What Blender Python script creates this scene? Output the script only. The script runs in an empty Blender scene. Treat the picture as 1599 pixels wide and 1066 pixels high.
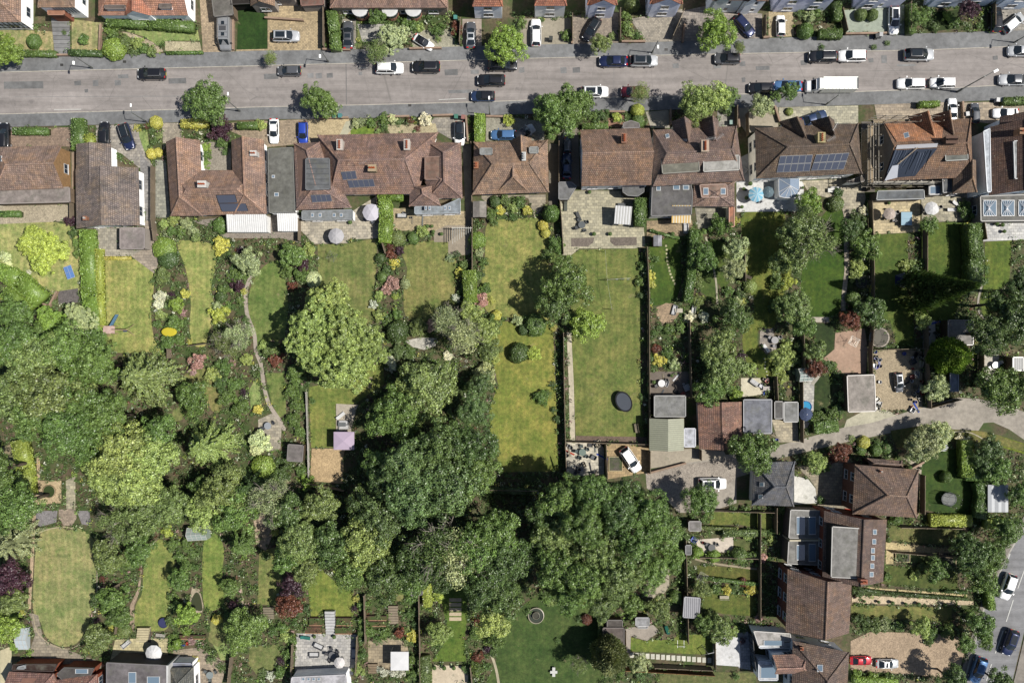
import bpy, math, random
import numpy as np
from mathutils import Vector, Matrix
from mathutils.geometry import tessellate_polygon
rnd = random.Random(7); R = np.random.default_rng(11)
S = bpy.context.scene; COL = S.collection
# ---------------------------------------------------------------- camera, sky, sun, exposure
H = 130.0
cam = bpy.data.cameras.new("camera"); co = bpy.data.objects.new("camera", cam); COL.objects.link(co)
co.location = (0, 0, H); cam.sensor_width = 36; cam.lens = 36*H/159.9; cam.clip_end = 3000; S.camera = co
W = bpy.data.worlds.new("World"); S.world = W; W.use_nodes = True
wn = W.node_tree.nodes; sky = wn.new("ShaderNodeTexSky"); sky.sky_type = 'NISHITA'; sky.sun_disc = False
SUN_EL, SUN_AZ = 56.5, 97.0        # azimuth from +Y (north) clockwise
sky.sun_elevation = math.radians(SUN_EL); sky.sun_rotation = math.radians(SUN_AZ); sky.air_density = 1.0
W.node_tree.links.new(sky.outputs[0], wn["Background"].inputs[0]); wn["Background"].inputs[1].default_value = 0.062
sl = bpy.data.lights.new("sun", 'SUN'); sl.energy = 5.0; sl.angle = math.radians(0.5); sl.color = (1, .955, .88)
so = bpy.data.objects.new("sun", sl); COL.objects.link(so)
a = math.radians(SUN_AZ); e = math.radians(SUN_EL)
sd = Vector((math.sin(a)*math.cos(e), math.cos(a)*math.cos(e), math.sin(e)))
so.rotation_euler = sd.to_track_quat('Z', 'Y').to_euler(); so.location = sd*200
S.view_settings.view_transform = 'Standard'; S.view_settings.look = 'None'; S.view_settings.gamma = 1
S.view_settings.use_curve_mapping = False; S.view_settings.exposure = 0.6
# ---------------------------------------------------------------- helpers
def P(x, y, z=0.0):
    """plan position of the point of height z that the photograph shows at pixel x, y"""
    k = .1*(1-z/H); return Vector(((x-799.5)*k, -(y-533)*k, z))
def PX(v):
    k = .1*(1-v.z/H); return (v.x/k+799.5, 533-v.y/k)
def A(r, g, b, k=1.0):
    f = lambda c: (c/255/12.92 if c < 11 else ((c/255+.055)/1.055)**2.4)/2.25*k
    return (f(r), f(g), f(b), 1)
MATS = {}
def nodes(name):
    m = bpy.data.materials.new(name); m.use_nodes = True; n = m.node_tree.nodes; l = m.node_tree.links
    MATS[name] = m; b = n["Principled BSDF"]; b.inputs["Roughness"].default_value = .85
    b.inputs["Specular IOR Level"].default_value = .25
    def N(t, **k):
        x = n.new("ShaderNode"+t)
        for q, v in k.items():
            if q in x.inputs: x.inputs[q].default_value = v
            else: setattr(x, q, v)
        return x
    return m, b, N, l
def mixc(N, l, a, b, f, mode='MIX'):
    x = N("Mix", data_type='RGBA', blend_type=mode)
    for s, v in ((6, a), (7, b), (0, f)):
        if isinstance(v, (int, float, tuple)): x.inputs[s].default_value = v
        else: l.new(v, x.inputs[s])
    return x.outputs[2]
def ramp(N, l, src, a, b, lo=0., hi=1.):
    m = N("MapRange"); l.new(src, m.inputs[0])
    for i, v in enumerate((a, b, lo, hi)): m.inputs[i+1].default_value = v
    return m.outputs[0]
def bump(N, l, bs, h, d=.02, s=.6):
    u = N("Bump", Distance=d, Strength=s); l.new(h, u.inputs["Height"]); l.new(u.outputs[0], bs.inputs["Normal"])
def noise(N, l, vec, sc, det=4, rough=.6):
    x = N("TexNoise", Scale=sc, Detail=det, Roughness=rough); l.new(vec, x.inputs["Vector"]); return x.outputs["Fac"]
def base(name, var=.25, scales=(.25, 1.3, 9), amt=(.35, .3, .3), rough=.85, stain=None, bd=.01, extra=None, spec=.25):
    m, b, N, l = nodes(name); g = N("NewGeometry").outputs["Position"]; o = N("ObjectInfo").outputs["Color"]
    b.inputs["Roughness"].default_value = rough; b.inputs["Specular IOR Level"].default_value = spec
    c = o; h = None
    for s, q in zip(scales, amt):
        f = ramp(N, l, noise(N, l, g, s), .3, .7, 1-q, 1+q)
        cc = N("CombineColor"); [l.new(f, cc.inputs[i]) for i in range(3)]
        c = mixc(N, l, c, cc.outputs[0], 1.0, 'MULTIPLY'); h = f
    if stain: c = mixc(N, l, c, stain[0], ramp(N, l, noise(N, l, g, stain[1], 6, .7), stain[2], stain[3]))
    if extra: c, h = extra(N, l, g, c, h, b)
    l.new(c, b.inputs["Base Color"])
    if bd: bump(N, l, b, h, bd)
    return m
def x_lawn(N, l, g, c, h, b):
    dry = mixc(N, l, c, (1.45, 1.14, 1.35, 1), 1.0, 'MULTIPLY')
    f = ramp(N, l, noise(N, l, g, .2, 6, .72), .42, .62, 0, .95)
    c = mixc(N, l, c, dry, f)
    dk = mixc(N, l, c, (.62, .82, .6, 1), 1.0, 'MULTIPLY')
    c = mixc(N, l, c, dk, ramp(N, l, noise(N, l, g, .7, 6, .75), .48, .66, 0, .9))
    bare = ramp(N, l, noise(N, l, g, .45, 5, .7), .62, .74, 0, .7); c = mixc(N, l, c, (.19, .155, .085, 1), bare)
    w = N("TexWave", Scale=.32, Distortion=.6); l.new(g, w.inputs["Vector"])
    c = mixc(N, l, c, mixc(N, l, c, (.88, .93, .86, 1), 1.0, 'MULTIPLY'), ramp(N, l, w.outputs["Fac"], .35, .65))
    return c, noise(N, l, g, 25, 3)
base("lawn", scales=(.4, 1.9, 9), amt=(.2, .3, .42), extra=x_lawn, bd=.03)
base("soil", scales=(.4, 2.5, 12), amt=(.3, .35, .4), stain=((.035, .055, .015, 1), .35, .42, .6), bd=.05)
def x_road(N, l, g, c, h, b):
    mp = N("Mapping"); mp.inputs["Scale"].default_value = (.05, .9, 1); l.new(g, mp.inputs[0])
    st = ramp(N, l, noise(N, l, mp.outputs[0], 1.0, 6, .65), .3, .7, .74, 1.24)
    cc = N("CombineColor"); [l.new(st, cc.inputs[i]) for i in range(3)]
    c = mixc(N, l, c, cc.outputs[0], 1.0, 'MULTIPLY')
    v = N("TexVoronoi", Scale=.16, feature='DISTANCE_TO_EDGE'); l.new(g, v.inputs["Vector"])
    c = mixc(N, l, (.09, .085, .08, 1), c, ramp(N, l, v.outputs["Distance"], .0, .006, .45, 1))
    c = mixc(N, l, c, mixc(N, l, c, (.62, .62, .64, 1), 1.0, 'MULTIPLY'), ramp(N, l, noise(N, l, g, .55, 5, .6), .6, .7, 0, .8))
    return c, h
base("asphalt", scales=(.12, 1.1, 30), amt=(.14, .12, .2), extra=x_road, bd=.004)
base("tarmac", scales=(.25, 1.4, 25), amt=(.22, .2, .2), bd=.004)
base("concrete", scales=(.4, 2, 16), amt=(.14, .14, .12), bd=.004, stain=((.10, .10, .07, 1), .8, .55, .8))
def x_gravel(N, l, g, c, h, b):
    v = N("TexVoronoi", Scale=9.0); l.new(g, v.inputs["Vector"])
    f = ramp(N, l, v.outputs["Color"], .0, 1., .62, 1.35)
    cc = N("CombineColor"); [l.new(f, cc.inputs[i]) for i in range(3)]
    return mixc(N, l, c, cc.outputs[0], 1.0, 'MULTIPLY'), v.outputs["Distance"]
base("gravel", scales=(.3, 1.6), amt=(.16, .14), extra=x_gravel, bd=.03)
def x_pave(bw, rh):
    def f(N, l, g, c, h, b):
        t = N("TexBrick", Scale=1.0); t.inputs["Brick Width"].default_value = bw; t.inputs["Row Height"].default_value = rh
        t.inputs["Mortar Size"].default_value = .018; t.inputs["Color1"].default_value = (.74,)*3+(1,); t.inputs["Color2"].default_value = (1.2, 1.18, 1.12, 1)
        t.inputs["Mortar"].default_value = (.45, .45, .42, 1); l.new(g, t.inputs["Vector"])
        return mixc(N, l, c, t.outputs["Color"], 1.0, 'MULTIPLY'), t.outputs["Color"]
    return f
base("paving", scales=(.5, 4), amt=(.15, .15), extra=x_pave(.6, .45), bd=.01)
base("block_paving", scales=(.3, 1.5), amt=(.16, .16), extra=x_pave(.24, .24), bd=.006)
def x_tile(N, l, g, c, h, b):
    uv = N("UVMap").outputs[0]
    t = N("TexBrick", Scale=1.0); t.inputs["Brick Width"].default_value = .3; t.inputs["Row Height"].default_value = .3
    t.inputs["Mortar Size"].default_value = .035; t.inputs["Mortar Smooth"].default_value = .3
    t.inputs["Color1"].default_value = (.78, .78, .8, 1); t.inputs["Color2"].default_value = (1.22, 1.16, 1.12, 1)
    t.inputs["Mortar"].default_value = (.4, .38, .38, 1); l.new(uv, t.inputs["Vector"])
    c = mixc(N, l, mixc(N, l, c, (1.06, 1.12, 1.22, 1), 1.0, 'MULTIPLY'), t.outputs["Color"], 1.0, 'MULTIPLY')
    c = mixc(N, l, c, mixc(N, l, c, (1.4, 1.24, .95, 1), 1.0, 'MULTIPLY'), ramp(N, l, noise(N, l, g, .5, 6, .7), .46, .7, 0, .9))
    c = mixc(N, l, c, mixc(N, l, c, (.5, .54, .56, 1), 1.0, 'MULTIPLY'), ramp(N, l, noise(N, l, g, .33, 5, .75), .53, .72, 0, .8))
    mp = N("Mapping"); mp.inputs["Scale"].default_value = (2.6, .22, 1); l.new(uv, mp.inputs[0]); sk = ramp(N, l, noise(N, l, mp.outputs[0], 1.0, 4, .6), .35, .7, .78, 1.2)
    c3 = N("CombineColor"); [l.new(sk, c3.inputs[i]) for i in range(3)]
    c = mixc(N, l, c, c3.outputs[0], 1.0, 'MULTIPLY')
    rr = N("ObjectInfo").outputs["Random"]; c = mixc(N, l, c, mixc(N, l, c, (.86, .92, .98, 1), 1.0, 'MULTIPLY'), rr)
    sp = noise(N, l, g, 5.5, 2, .5); c = mixc(N, l, c, (.30, .28, .2, 1), ramp(N, l, sp, .66, .74, 0, .8))
    s = N("SeparateXYZ"); l.new(uv, s.inputs[0]); md = N("Math", operation='FRACT'); mu = N("Math", operation='MULTIPLY'); mu.inputs[1].default_value = 1/.3
    l.new(s.outputs[1], mu.inputs[0]); l.new(mu.outputs[0], md.inputs[0]); iv = N("Math", operation='SUBTRACT'); iv.inputs[0].default_value = 1; l.new(md.outputs[0], iv.inputs[1])
    return c, iv.outputs[0]
base("tile", scales=(.35, 1.6), amt=(.16, .16), extra=x_tile, bd=.03, rough=.8)
base("flat_roof", scales=(.3, 1.2, 9), amt=(.24, .24, .16), stain=((.08, .08, .065, 1), .7, .5, .78), bd=.004)
def x_rib(N, l, g, c, h, b):
    uv = N("UVMap").outputs[0]; s = N("SeparateXYZ"); l.new(uv, s.inputs[0])
    mu = N("Math", operation='MULTIPLY'); mu.inputs[1].default_value = 20; l.new(s.outputs[0], mu.inputs[0])
    si = N("Math", operation='SINE'); l.new(mu.outputs[0], si.inputs[0])
    f = ramp(N, l, si.outputs[0], -1, 1, .8, 1.1); cc = N("CombineColor"); [l.new(f, cc.inputs[i]) for i in range(3)]
    return mixc(N, l, c, cc.outputs[0], 1.0, 'MULTIPLY'), si.outputs[0]
base("corrugated", scales=(.5, 3), amt=(.06, .08), extra=x_rib, bd=.02, rough=.5)
def x_brick(N, l, g, c, h, b):
    s = N("SeparateXYZ"); l.new(g, s.inputs[0]); ad = N("Math", operation='ADD'); l.new(s.outputs[0], ad.inputs[0]); l.new(s.outputs[1], ad.inputs[1])
    cb = N("CombineXYZ"); l.new(ad.outputs[0], cb.inputs[0]); l.new(s.outputs[2], cb.inputs[1])
    t = N("TexBrick", Scale=1.0); t.inputs["Brick Width"].default_value = .225; t.inputs["Row Height"].default_value = .075; t.inputs["Mortar Size"].default_value = .008
    t.inputs["Color1"].default_value = (.75,)*3+(1,); t.inputs["Color2"].default_value = (1.2,)*3+(1,); t.inputs["Mortar"].default_value = (1.3, 1.3, 1.2, 1)
    l.new(cb.outputs[0], t.inputs["Vector"]); return mixc(N, l, c, t.outputs["Color"], 1.0, 'MULTIPLY'), t.outputs["Fac"]
base("brickwork", scales=(.6, 3), amt=(.14, .14), extra=x_brick, bd=.01)
base("matte", scales=(1.2, 8), amt=(.1, .1), bd=.003)
base("cloth", scales=(1.5, 12), amt=(.04, .04), bd=.004)
base("satin", scales=(2,), amt=(.05,), rough=.4, bd=0, spec=.5)
base("timber", scales=(.8, 5, 22), amt=(.14, .14, .2), bd=.01)
base("bark", scales=(2, 10), amt=(.2, .3), bd=.02)
m, b, N, l = nodes("car_paint"); l.new(N("ObjectInfo").outputs["Color"], b.inputs["Base Color"])
b.inputs["Roughness"].default_value = .32; b.inputs["Metallic"].default_value = .25; b.inputs["Coat Weight"].default_value = 1; b.inputs["Coat Roughness"].default_value = .04
m, b, N, l = nodes("car_glass"); b.inputs["Base Color"].default_value = (.012, .016, .02, 1); b.inputs["Roughness"].default_value = .05; b.inputs["Specular IOR Level"].default_value = .6
m, b, N, l = nodes("glass"); l.new(N("ObjectInfo").outputs["Color"], b.inputs["Base Color"]); b.inputs["Roughness"].default_value = .06; b.inputs["Specular IOR Level"].default_value = .8
m, b, N, l = nodes("lamp_lens"); b.inputs["Base Color"].default_value = (.7, .72, .74, 1); b.inputs["Roughness"].default_value = .1
m, b, N, l = nodes("tail_lens"); b.inputs["Base Color"].default_value = (.35, .01, .01, 1); b.inputs["Roughness"].default_value = .15
m, b, N, l = nodes("rubber"); b.inputs["Base Color"].default_value = (.02, .02, .02, 1)
m, b, N, l = nodes("water"); l.new(N("ObjectInfo").outputs["Color"], b.inputs["Base Color"]); b.inputs["Roughness"].default_value = .04
m, b, N, l = nodes("metal"); l.new(N("ObjectInfo").outputs["Color"], b.inputs["Base Color"]); b.inputs["Metallic"].default_value = .6; b.inputs["Roughness"].default_value = .4
def leafmat(name, usecol):
    m, b, N, l = nodes(name); b.inputs["Roughness"].default_value = .45; b.inputs["Specular IOR Level"].default_value = .5
    at = N("Attribute", attribute_name="v")
    if usecol: c = at.outputs["Color"]
    else:
        oi = N("ObjectInfo"); s = N("SeparateColor"); l.new(at.outputs["Color"], s.inputs[0])
        cc = N("CombineColor"); [l.new(s.outputs[0], cc.inputs[i]) for i in range(3)]
        c = mixc(N, l, oi.outputs["Color"], cc.outputs[0], 1.0, 'MULTIPLY')
        warm = mixc(N, l, c, (1.22, 1.08, .75, 1), 1.0, 'MULTIPLY'); c = mixc(N, l, c, warm, s.outputs[1])
    l.new(c, b.inputs["Base Color"]); tr = N("BsdfTranslucent"); l.new(mixc(N, l, c, (1.3, 1.5, .6, 1), 1.0, 'MULTIPLY'), tr.inputs[0])
    mx = N("MixShader"); mx.inputs[0].default_value = .12; l.new(b.outputs[0], mx.inputs[1]); l.new(tr.outputs[0], mx.inputs[2])
    l.new(mx.outputs[0], m.node_tree.nodes["Material Output"].inputs[0])
leafmat("leaf", False); leafmat("leaf_mixed", True)

class MB:
    def __init__(s): s.v = []; s.f = []; s.m = []; s.mats = []; s.uv = None
    def mi(s, m):
        if m not in s.mats: s.mats.append(m)
        return s.mats.index(m)
    def face(s, pts, m="matte"):
        i = len(s.v); s.v += [Vector(p) for p in pts]; s.f.append(tuple(range(i, i+len(pts)))); s.m.append(s.mi(m)); return s
    def box(s, x0, x1, y0, y1, z0, z1, m="matte", M=None, ch=0):
        c = [Vector((x, y, z)) for z in (z0, z1) for y in (y0, y1) for x in (x0, x1)]
        if ch:
            for q in c[4:]: q.x += ch if q.x == x0 else -ch; q.y += ch if q.y == y0 else -ch
        if M is not None: c = [M @ q for q in c]
        i = len(s.v); s.v += c
        for f in ((0, 2, 3, 1), (4, 5, 7, 6), (0, 1, 5, 4), (1, 3, 7, 5), (3, 2, 6, 7), (2, 0, 4, 6)):
            s.f.append(tuple(i+k for k in f)); s.m.append(s.mi(m))
        return s
    def prism(s, pts, z0, z1, m="matte", mt=None, n_inset=0):
        """pts: plan outline (Vectors, anticlockwise or not)"""
        pts = [Vector((p[0], p[1])) for p in pts]
        ar = sum(pts[i-1].x*pts[i].y-pts[i].x*pts[i-1].y for i in range(len(pts)))
        if ar < 0: pts = pts[::-1]
        n = len(pts); i = len(s.v); s.v += [Vector((p.x, p.y, z0)) for p in pts]+[Vector((p.x, p.y, z1)) for p in pts]
        for k in range(n): s.f.append((i+k, i+(k+1) % n, i+n+(k+1) % n, i+n+k)); s.m.append(s.mi(m))
        s.f.append(tuple(i+n+k for k in range(n))); s.m.append(s.mi(mt or m)); s.f.append(tuple(i+n-1-k for k in range(n))); s.m.append(s.mi(m))
        return s
    def tube(s, a, b, r0, r1=None, m="matte", n=6, cap=True):
        a = Vector(a); b = Vector(b); r1 = r0 if r1 is None else r1; d = (b-a).normalized()
        u = d.orthogonal().normalized(); w = d.cross(u); i = len(s.v)
        for p, r in ((a, r0), (b, r1)):
            s.v += [p+(u*math.cos(t)+w*math.sin(t))*r for t in (2*math.pi*k/n for k in range(n))]
        for k in range(n): s.f.append((i+k, i+(k+1) % n, i+n+(k+1) % n, i+n+k)); s.m.append(s.mi(m))
        if cap: s.f.append(tuple(i+n+k for k in range(n))); s.f.append(tuple(i+n-1-k for k in range(n))); s.m += [s.mi(m)]*2
        return s
    def lathe(s, prof, m="matte", n=16, c=(0, 0), sx=1, sy=1, close=True):
        i = len(s.v); 
        for r, z in prof: s.v += [Vector((c[0]+r*sx*math.cos(2*math.pi*k/n), c[1]+r*sy*math.sin(2*math.pi*k/n), z)) for k in range(n)]
        for j in range(len(prof)-1):
            for k in range(n): s.f.append((i+j*n+k, i+j*n+(k+1) % n, i+(j+1)*n+(k+1) % n, i+(j+1)*n+k)); s.m.append(s.mi(m))
        if close: s.f.append(tuple(i+(len(prof)-1)*n+k for k in range(n))); s.m.append(s.mi(m))
        return s
    def mesh(s, name, smooth=False):
        me = bpy.data.meshes.new(name); me.from_pydata([tuple(q) for q in s.v], [], s.f)
        for q in s.mats: me.materials.append(MATS[q])
        me.polygons.foreach_set("material_index", s.m)
        if smooth: me.polygons.foreach_set("use_smooth", [True]*len(s.f))
        # slope-aligned uv in metres
        uv = me.uv_layers.new(name="UVMap"); d = []
        for p in me.polygons:
            nn = p.normal; u = Vector((-nn.y, nn.x, 0))
            u = u.normalized() if u.length > .05 else Vector((1, 0, 0)); w = nn.cross(u)
            for vi in p.vertices: q = me.vertices[vi].co; d += [q.dot(u), q.dot(w)]
        uv.data.foreach_set("uv", d); me.update(); return me
    def build(s, name, parent=None, color=None, smooth=False, **kw):
        if parent is not None and 'local' not in kw:
            o = Vector(parent.matrix_basis.translation)
            pp = parent.parent
            while pp is not None: o += Vector(pp.matrix_basis.translation); pp = pp.parent
            s.v = [q-o for q in s.v]
        return link(name, s.mesh(name, smooth), parent, color)
def link(name, me, parent=None, color=None):
    o = bpy.data.objects.new(name, me); COL.objects.link(o)
    if parent is not None: o.parent = parent
    if color: o.color = color
    elif parent is not None: o.color = parent.color
    return o
def empty(name, loc=(0, 0, 0), rz=0, color=None):
    o = bpy.data.objects.new(name, None); COL.objects.link(o); o.location = loc; o.rotation_euler.z = rz; o.empty_display_size = .3
    if color: o.color = color
    return o
def tag(o, label, cat, group=None):
    o["label"] = label; o["category"] = cat
    if group: o["group"] = group
    return o
def copy_tree(o, parent=None):
    c = o.copy(); COL.objects.link(c)
    for k in ("label", "group"):
        if parent is None and k in c: del c[k]
    c.parent = parent
    if o.name not in KIDS: KIDS[o.name] = list(o.children)
    for ch in KIDS[o.name]: copy_tree(ch, c)
    return c
KIDS = {}
def pts(s): return [tuple(float(q) for q in t.split(",")) for t in s.split()]
def smoothp(p, n=4, closed=True):
    out = []; L = len(p); rng = range(L) if closed else range(L-1)
    for i in rng:
        g = lambda j: Vector(p[j % L]) if closed else Vector(p[min(max(j, 0), L-1)])
        a, b, c, d = g(i-1), g(i), g(i+1), g(i+2)
        for k in range(n):
            t = k/n; out.append(tuple(.5*((2*b)+(-a+c)*t+(2*a-5*b+4*c-d)*t*t+(-a+3*b-3*c+d)*t**3)))
    if not closed: out.append(tuple(p[-1]))
    return out
NF = [0]
FLATS = []     # image-plane outlines that planting keeps clear of
def flat(name, p, mat, col, z=.012, sm=False, block=True, kind='structure', th=0):
    if isinstance(p, str): p = pts(p)
    if sm: p = smoothp(p)
    if block: FLATS.append(p)
    NF[0] += 1
    if not th: z += .0016*(NF[0] % 9)
    w = [P(x, y) for x, y in p]
    m = MB()
    if th: m.prism(w, 0, z, mat)
    else:
        ar = sum(w[i-1].x*w[i].y-w[i].x*w[i-1].y for i in range(len(w)))
        if ar < 0: w = w[::-1]
        m.face([(q.x, q.y, z) for q in w], mat)
    o = m.build(name, color=col)
    if kind: o["kind"] = kind
    return o
def strip(name, p, wpx, mat, col, z=.016, sm=True, th=0, block=True):
    if isinstance(p, str): p = pts(p)
    if sm: p = smoothp(p, 4, False)
    L, Rr = [], []
    for i, q in enumerate(p):
        a = Vector(p[max(i-1, 0)]); b = Vector(p[min(i+1, len(p)-1)]); d = (b-a).normalized(); n = Vector((-d.y, d.x))*wpx/2
        L.append(tuple(Vector(q)+n)); Rr.append(tuple(Vector(q)-n))
    return flat(name, L+Rr[::-1], mat, col, z, False, block, th=th)
# labels that are worked out from kind, look and place, with an ordinal where several are alike
PEND = []
ORD = "first second third fourth fifth sixth seventh eighth ninth tenth eleventh twelfth thirteenth fourteenth fifteenth sixteenth seventeenth eighteenth nineteenth twentieth".split()
def auto(o, adj, kind, cat, x, y, grp=None):
    tag(o, "x", cat, grp); PEND.append((o, adj, kind, x, y)); return o
ZONES = []
def zone(x, y):
    for z in ZONES:
        if z[0] <= x <= z[2] and z[1] <= y <= z[3]: return z[4]
    return min(ZONES, key=lambda z: max(z[0]-x, x-z[2], 0)+max(z[1]-y, y-z[3], 0))[4]
def finish_labels():
    d = {}
    for t in PEND: d.setdefault((t[1], t[2], '' if (' under ' in t[2] or ' on ' in t[2] or ' by ' in t[2] or ' beside ' in t[2] or ' above ' in t[2]) else zone(t[3], t[4])), []).append(t)
    for (adj, kind, z), L in d.items():
        if len(L) == 1: L[0][0]["label"] = " ".join(f"{adj} {kind} {z}".split()); continue
        xs = [t[3] for t in L]; ys = [t[4] for t in L]; byx = max(xs)-min(xs) >= max(ys)-min(ys)
        L.sort(key=lambda t: t[3] if byx else t[4]); n = len(L); side = "left" if byx else "top"
        for i, t in enumerate(L):
            w = (side+"most" if byx else "topmost") if i == 0 else (("rightmost" if byx else "bottommost") if i == n-1 else ORD[min(i, 19)]+" from the "+side)
            lab = f"{w} {adj} {kind} {z}"
            t[0]["label"] = " ".join(lab.split())
# ---------------------------------------------------------------- foliage
def leaves(C, Nn, sz, rs, asp=1.6, jit=.8):
    n = len(C); d = Nn+R.normal(0, jit, (n, 3)); d /= np.linalg.norm(d, axis=1)[:, None]+1e-9
    r = R.normal(0, 1, (n, 3)); u = np.cross(d, r); u /= np.linalg.norm(u, axis=1)[:, None]+1e-9; w = np.cross(d, u)
    s = sz[:, None]; v = np.stack([C-u*s*asp*.5, C-w*s*.5, C+u*s*asp*.5, C+w*s*.5], 1).reshape(-1, 3)
    return v
def dirleaves(C, D, sz, asp=3.5):
    n = len(C); D = D/(np.linalg.norm(D, axis=1)[:, None]+1e-9); r = np.stack([np.zeros(n), np.zeros(n), np.ones(n)], 1)+R.normal(0, .5, (n, 3))
    w = np.cross(D, r); w /= np.linalg.norm(w, axis=1)[:, None]+1e-9; s = sz[:, None]
    return np.stack([C, C+D*s*asp*.45-w*s*.5, C+D*s*asp, C+D*s*asp*.45+w*s*.5], 1).reshape(-1, 3)
def leafmesh(name, V, val, mat="leaf", core=None):
    n = len(V)//4; me = bpy.data.meshes.new(name); cv = 0; cf = []
    if core is not None: cv, cf = len(core[0]), core[1]
    tot = n*4+cv; me.vertices.add(tot); co_ = V.reshape(-1)
    if cv: co_ = np.concatenate([co_, np.asarray(core[0]).reshape(-1)])
    me.vertices.foreach_set("co", co_.astype(np.float32))
    nl = n*4+3*len(cf); me.loops.add(nl)
    li = np.arange(n*4)
    if cv: li = np.concatenate([li, np.asarray(cf).reshape(-1)+n*4])
    me.loops.foreach_set("vertex_index", li.astype(np.int32)); me.polygons.add(n+len(cf))
    st = np.arange(n)*4
    if cv: st = np.concatenate([st, n*4+3*np.arange(len(cf))])
    me.polygons.foreach_set("loop_start", st.astype(np.int32))
    a = me.attributes.new("v", 'FLOAT_COLOR', 'POINT'); c = np.ones((tot, 4), np.float32)
    c[:n*4, :3] = np.repeat(val, 4, 0); 
    if cv: c[n*4:, :3] = (.75, .2, 0) if mat == "leaf" else core[2]
    a.data.foreach_set("color", c.reshape(-1)); me.materials.append(MATS[mat]); me.update(calc_edges=True); return me
import bmesh
_b = bmesh.new(); bmesh.ops.create_icosphere(_b, subdivisions=2, radius=1); _b.verts.ensure_lookup_table()
ICO = (np.array([v.co[:] for v in _b.verts]), np.array([[v.index for v in f.verts] for f in _b.faces])); _b.free()
def cores(cs, rs, k=.82, kz=1.0):
    V = []; F = []; i = 0
    for c, r in zip(cs, rs): V.append(ICO[0]*np.array([r*k, r*k, r*k*kz])+c); F.append(ICO[1]+i); i += len(ICO[0])
    return np.concatenate(V), np.concatenate(F)
def sph(n, zmin=-.3):
    d = R.normal(0, 1, (n*3, 3)); d /= np.linalg.norm(d, axis=1)[:, None]; d = d[d[:, 2] > zmin]; return d[:n]
def valn(n, lo=.5, hi=1.75): return np.stack([R.uniform(lo, hi, n), R.uniform(0, 1, n)**2, np.zeros(n)], 1)
def crown_broad(name, nl, nleaf, ls, r0=.15, r1=.27, jit=.7, asp=1.5, sq=.8, rad=.8):
    d = sph(nl, -.25); k = np.arange(nl)
    lo = 1+.18*np.sin(np.arctan2(d[:, 1], d[:, 0])*3+R.uniform(0, 6))+.1*np.sin(np.arctan2(d[:, 1], d[:, 0])*5+R.uniform(0, 6))
    rr = R.uniform(r0, r1, nl); c = d*(rad+.06-R.uniform(0, 1, nl)**1.5*.38)[:, None]*lo[:, None]; c[:, 2] *= sq
    inn = np.array([[0, 0, .25], [.3, .1, .15], [-.3, .12, .1], [0, -.3, .1], [0.02, .3, .1]]); c = np.concatenate([c, inn]); rr = np.concatenate([rr, np.full(5, .30)])
    w = rr**2; w /= w.sum(); idx = R.choice(len(c), nleaf, p=w)
    dd = sph(nleaf, -.55); dd = dd[:nleaf]; idx = idx[:len(dd)]; dd2 = dd+d[np.minimum(idx, nl-1)]*.55; dd2 /= np.linalg.norm(dd2, axis=1)[:, None]
    pos = c[idx]+dd2*(rr[idx]*R.uniform(.62, 1.3, len(dd)))[:, None]
    lv = R.uniform(.84, 1.18, len(c))
    val = valn(len(dd)); val[:, 0] *= lv[idx]; val[:, 1] = np.clip(val[:, 1]*.6+(lv[idx]-.84)*.9, 0, 1)
    V = leaves(pos, dd2, R.uniform(.6, 1.3, len(dd))*ls, None, asp, jit)
    return leafmesh(name, V, val, core=cores(c[-5:]*np.array([1, 1, .6]), rr[-5:], .9, .8))
def crown_dome(name, nleaf, ls, flatness=0, bumpy=.06):
    d = sph(nleaf, -.35); ph = R.uniform(0, 6, 3)
    r = 1+bumpy*(np.sin(d[:, 0]*7+ph[0])+np.sin(d[:, 1]*6+ph[1])+np.sin(d[:, 2]*8+ph[2]))*.6+R.uniform(-.06, .06, len(d))
    V = leaves(d*r[:, None], d, R.uniform(.6, 1.3, len(d))*ls, None, 1.4, .55)
    return leafmesh(name, V, valn(len(d), .65, 1.4), core=cores(np.zeros((1, 3)), [1.0], .93))
def crown_conifer(name, nlev, nb, per, ls, droop=.35, rise=.0, gaps=.1):
    C = []; D = []; s = []; val = []
    for i in range(nlev):
        t = (i+.5)/nlev; z = 1-t; L = (t**.75)
        for j in range(max(5, int(nb*(.45+.55*t)))):
            if R.uniform() < gaps: continue
            a = R.uniform(0, 2*math.pi); l = L*R.uniform(.75, 1.08); n = int(per*(.3+.7*t)); q = R.uniform(.08, 1, n)
            ca, sa = math.cos(a), math.sin(a); bv = R.uniform(.85, 1.15)
            bx = q*l; off = R.normal(0, .034, n)*(.25+1.1*np.sin(q*3.1)); zz = z*1.0+rise*q*l-droop*(q*l)**2*.6+R.normal(0, .01, n)
            C.append(np.stack([ca*bx-sa*off*l, sa*bx+ca*off*l, zz], 1))
            sg = np.where(off > 0, 1, -1)*R.uniform(.15, .9, n); D.append(np.stack([ca-sa*sg, sa+ca*sg, np.full(n, -.25)+R.normal(0, .2, n)], 1))
            s.append(R.uniform(.6, 1.2, n)*ls*(1.1-.4*q)); v = valn(n); v[:, 0] *= bv; val.append(v)
    C = np.concatenate(C); D = np.concatenate(D); s = np.concatenate(s); val = np.concatenate(val)
    return leafmesh(name, dirleaves(C, D, s, 3.0), val, core=cores(np.array([[0, 0, .15], [0, 0, .45], [0, 0, .7]]), [.3, .2, .1], 1, .9))
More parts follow.
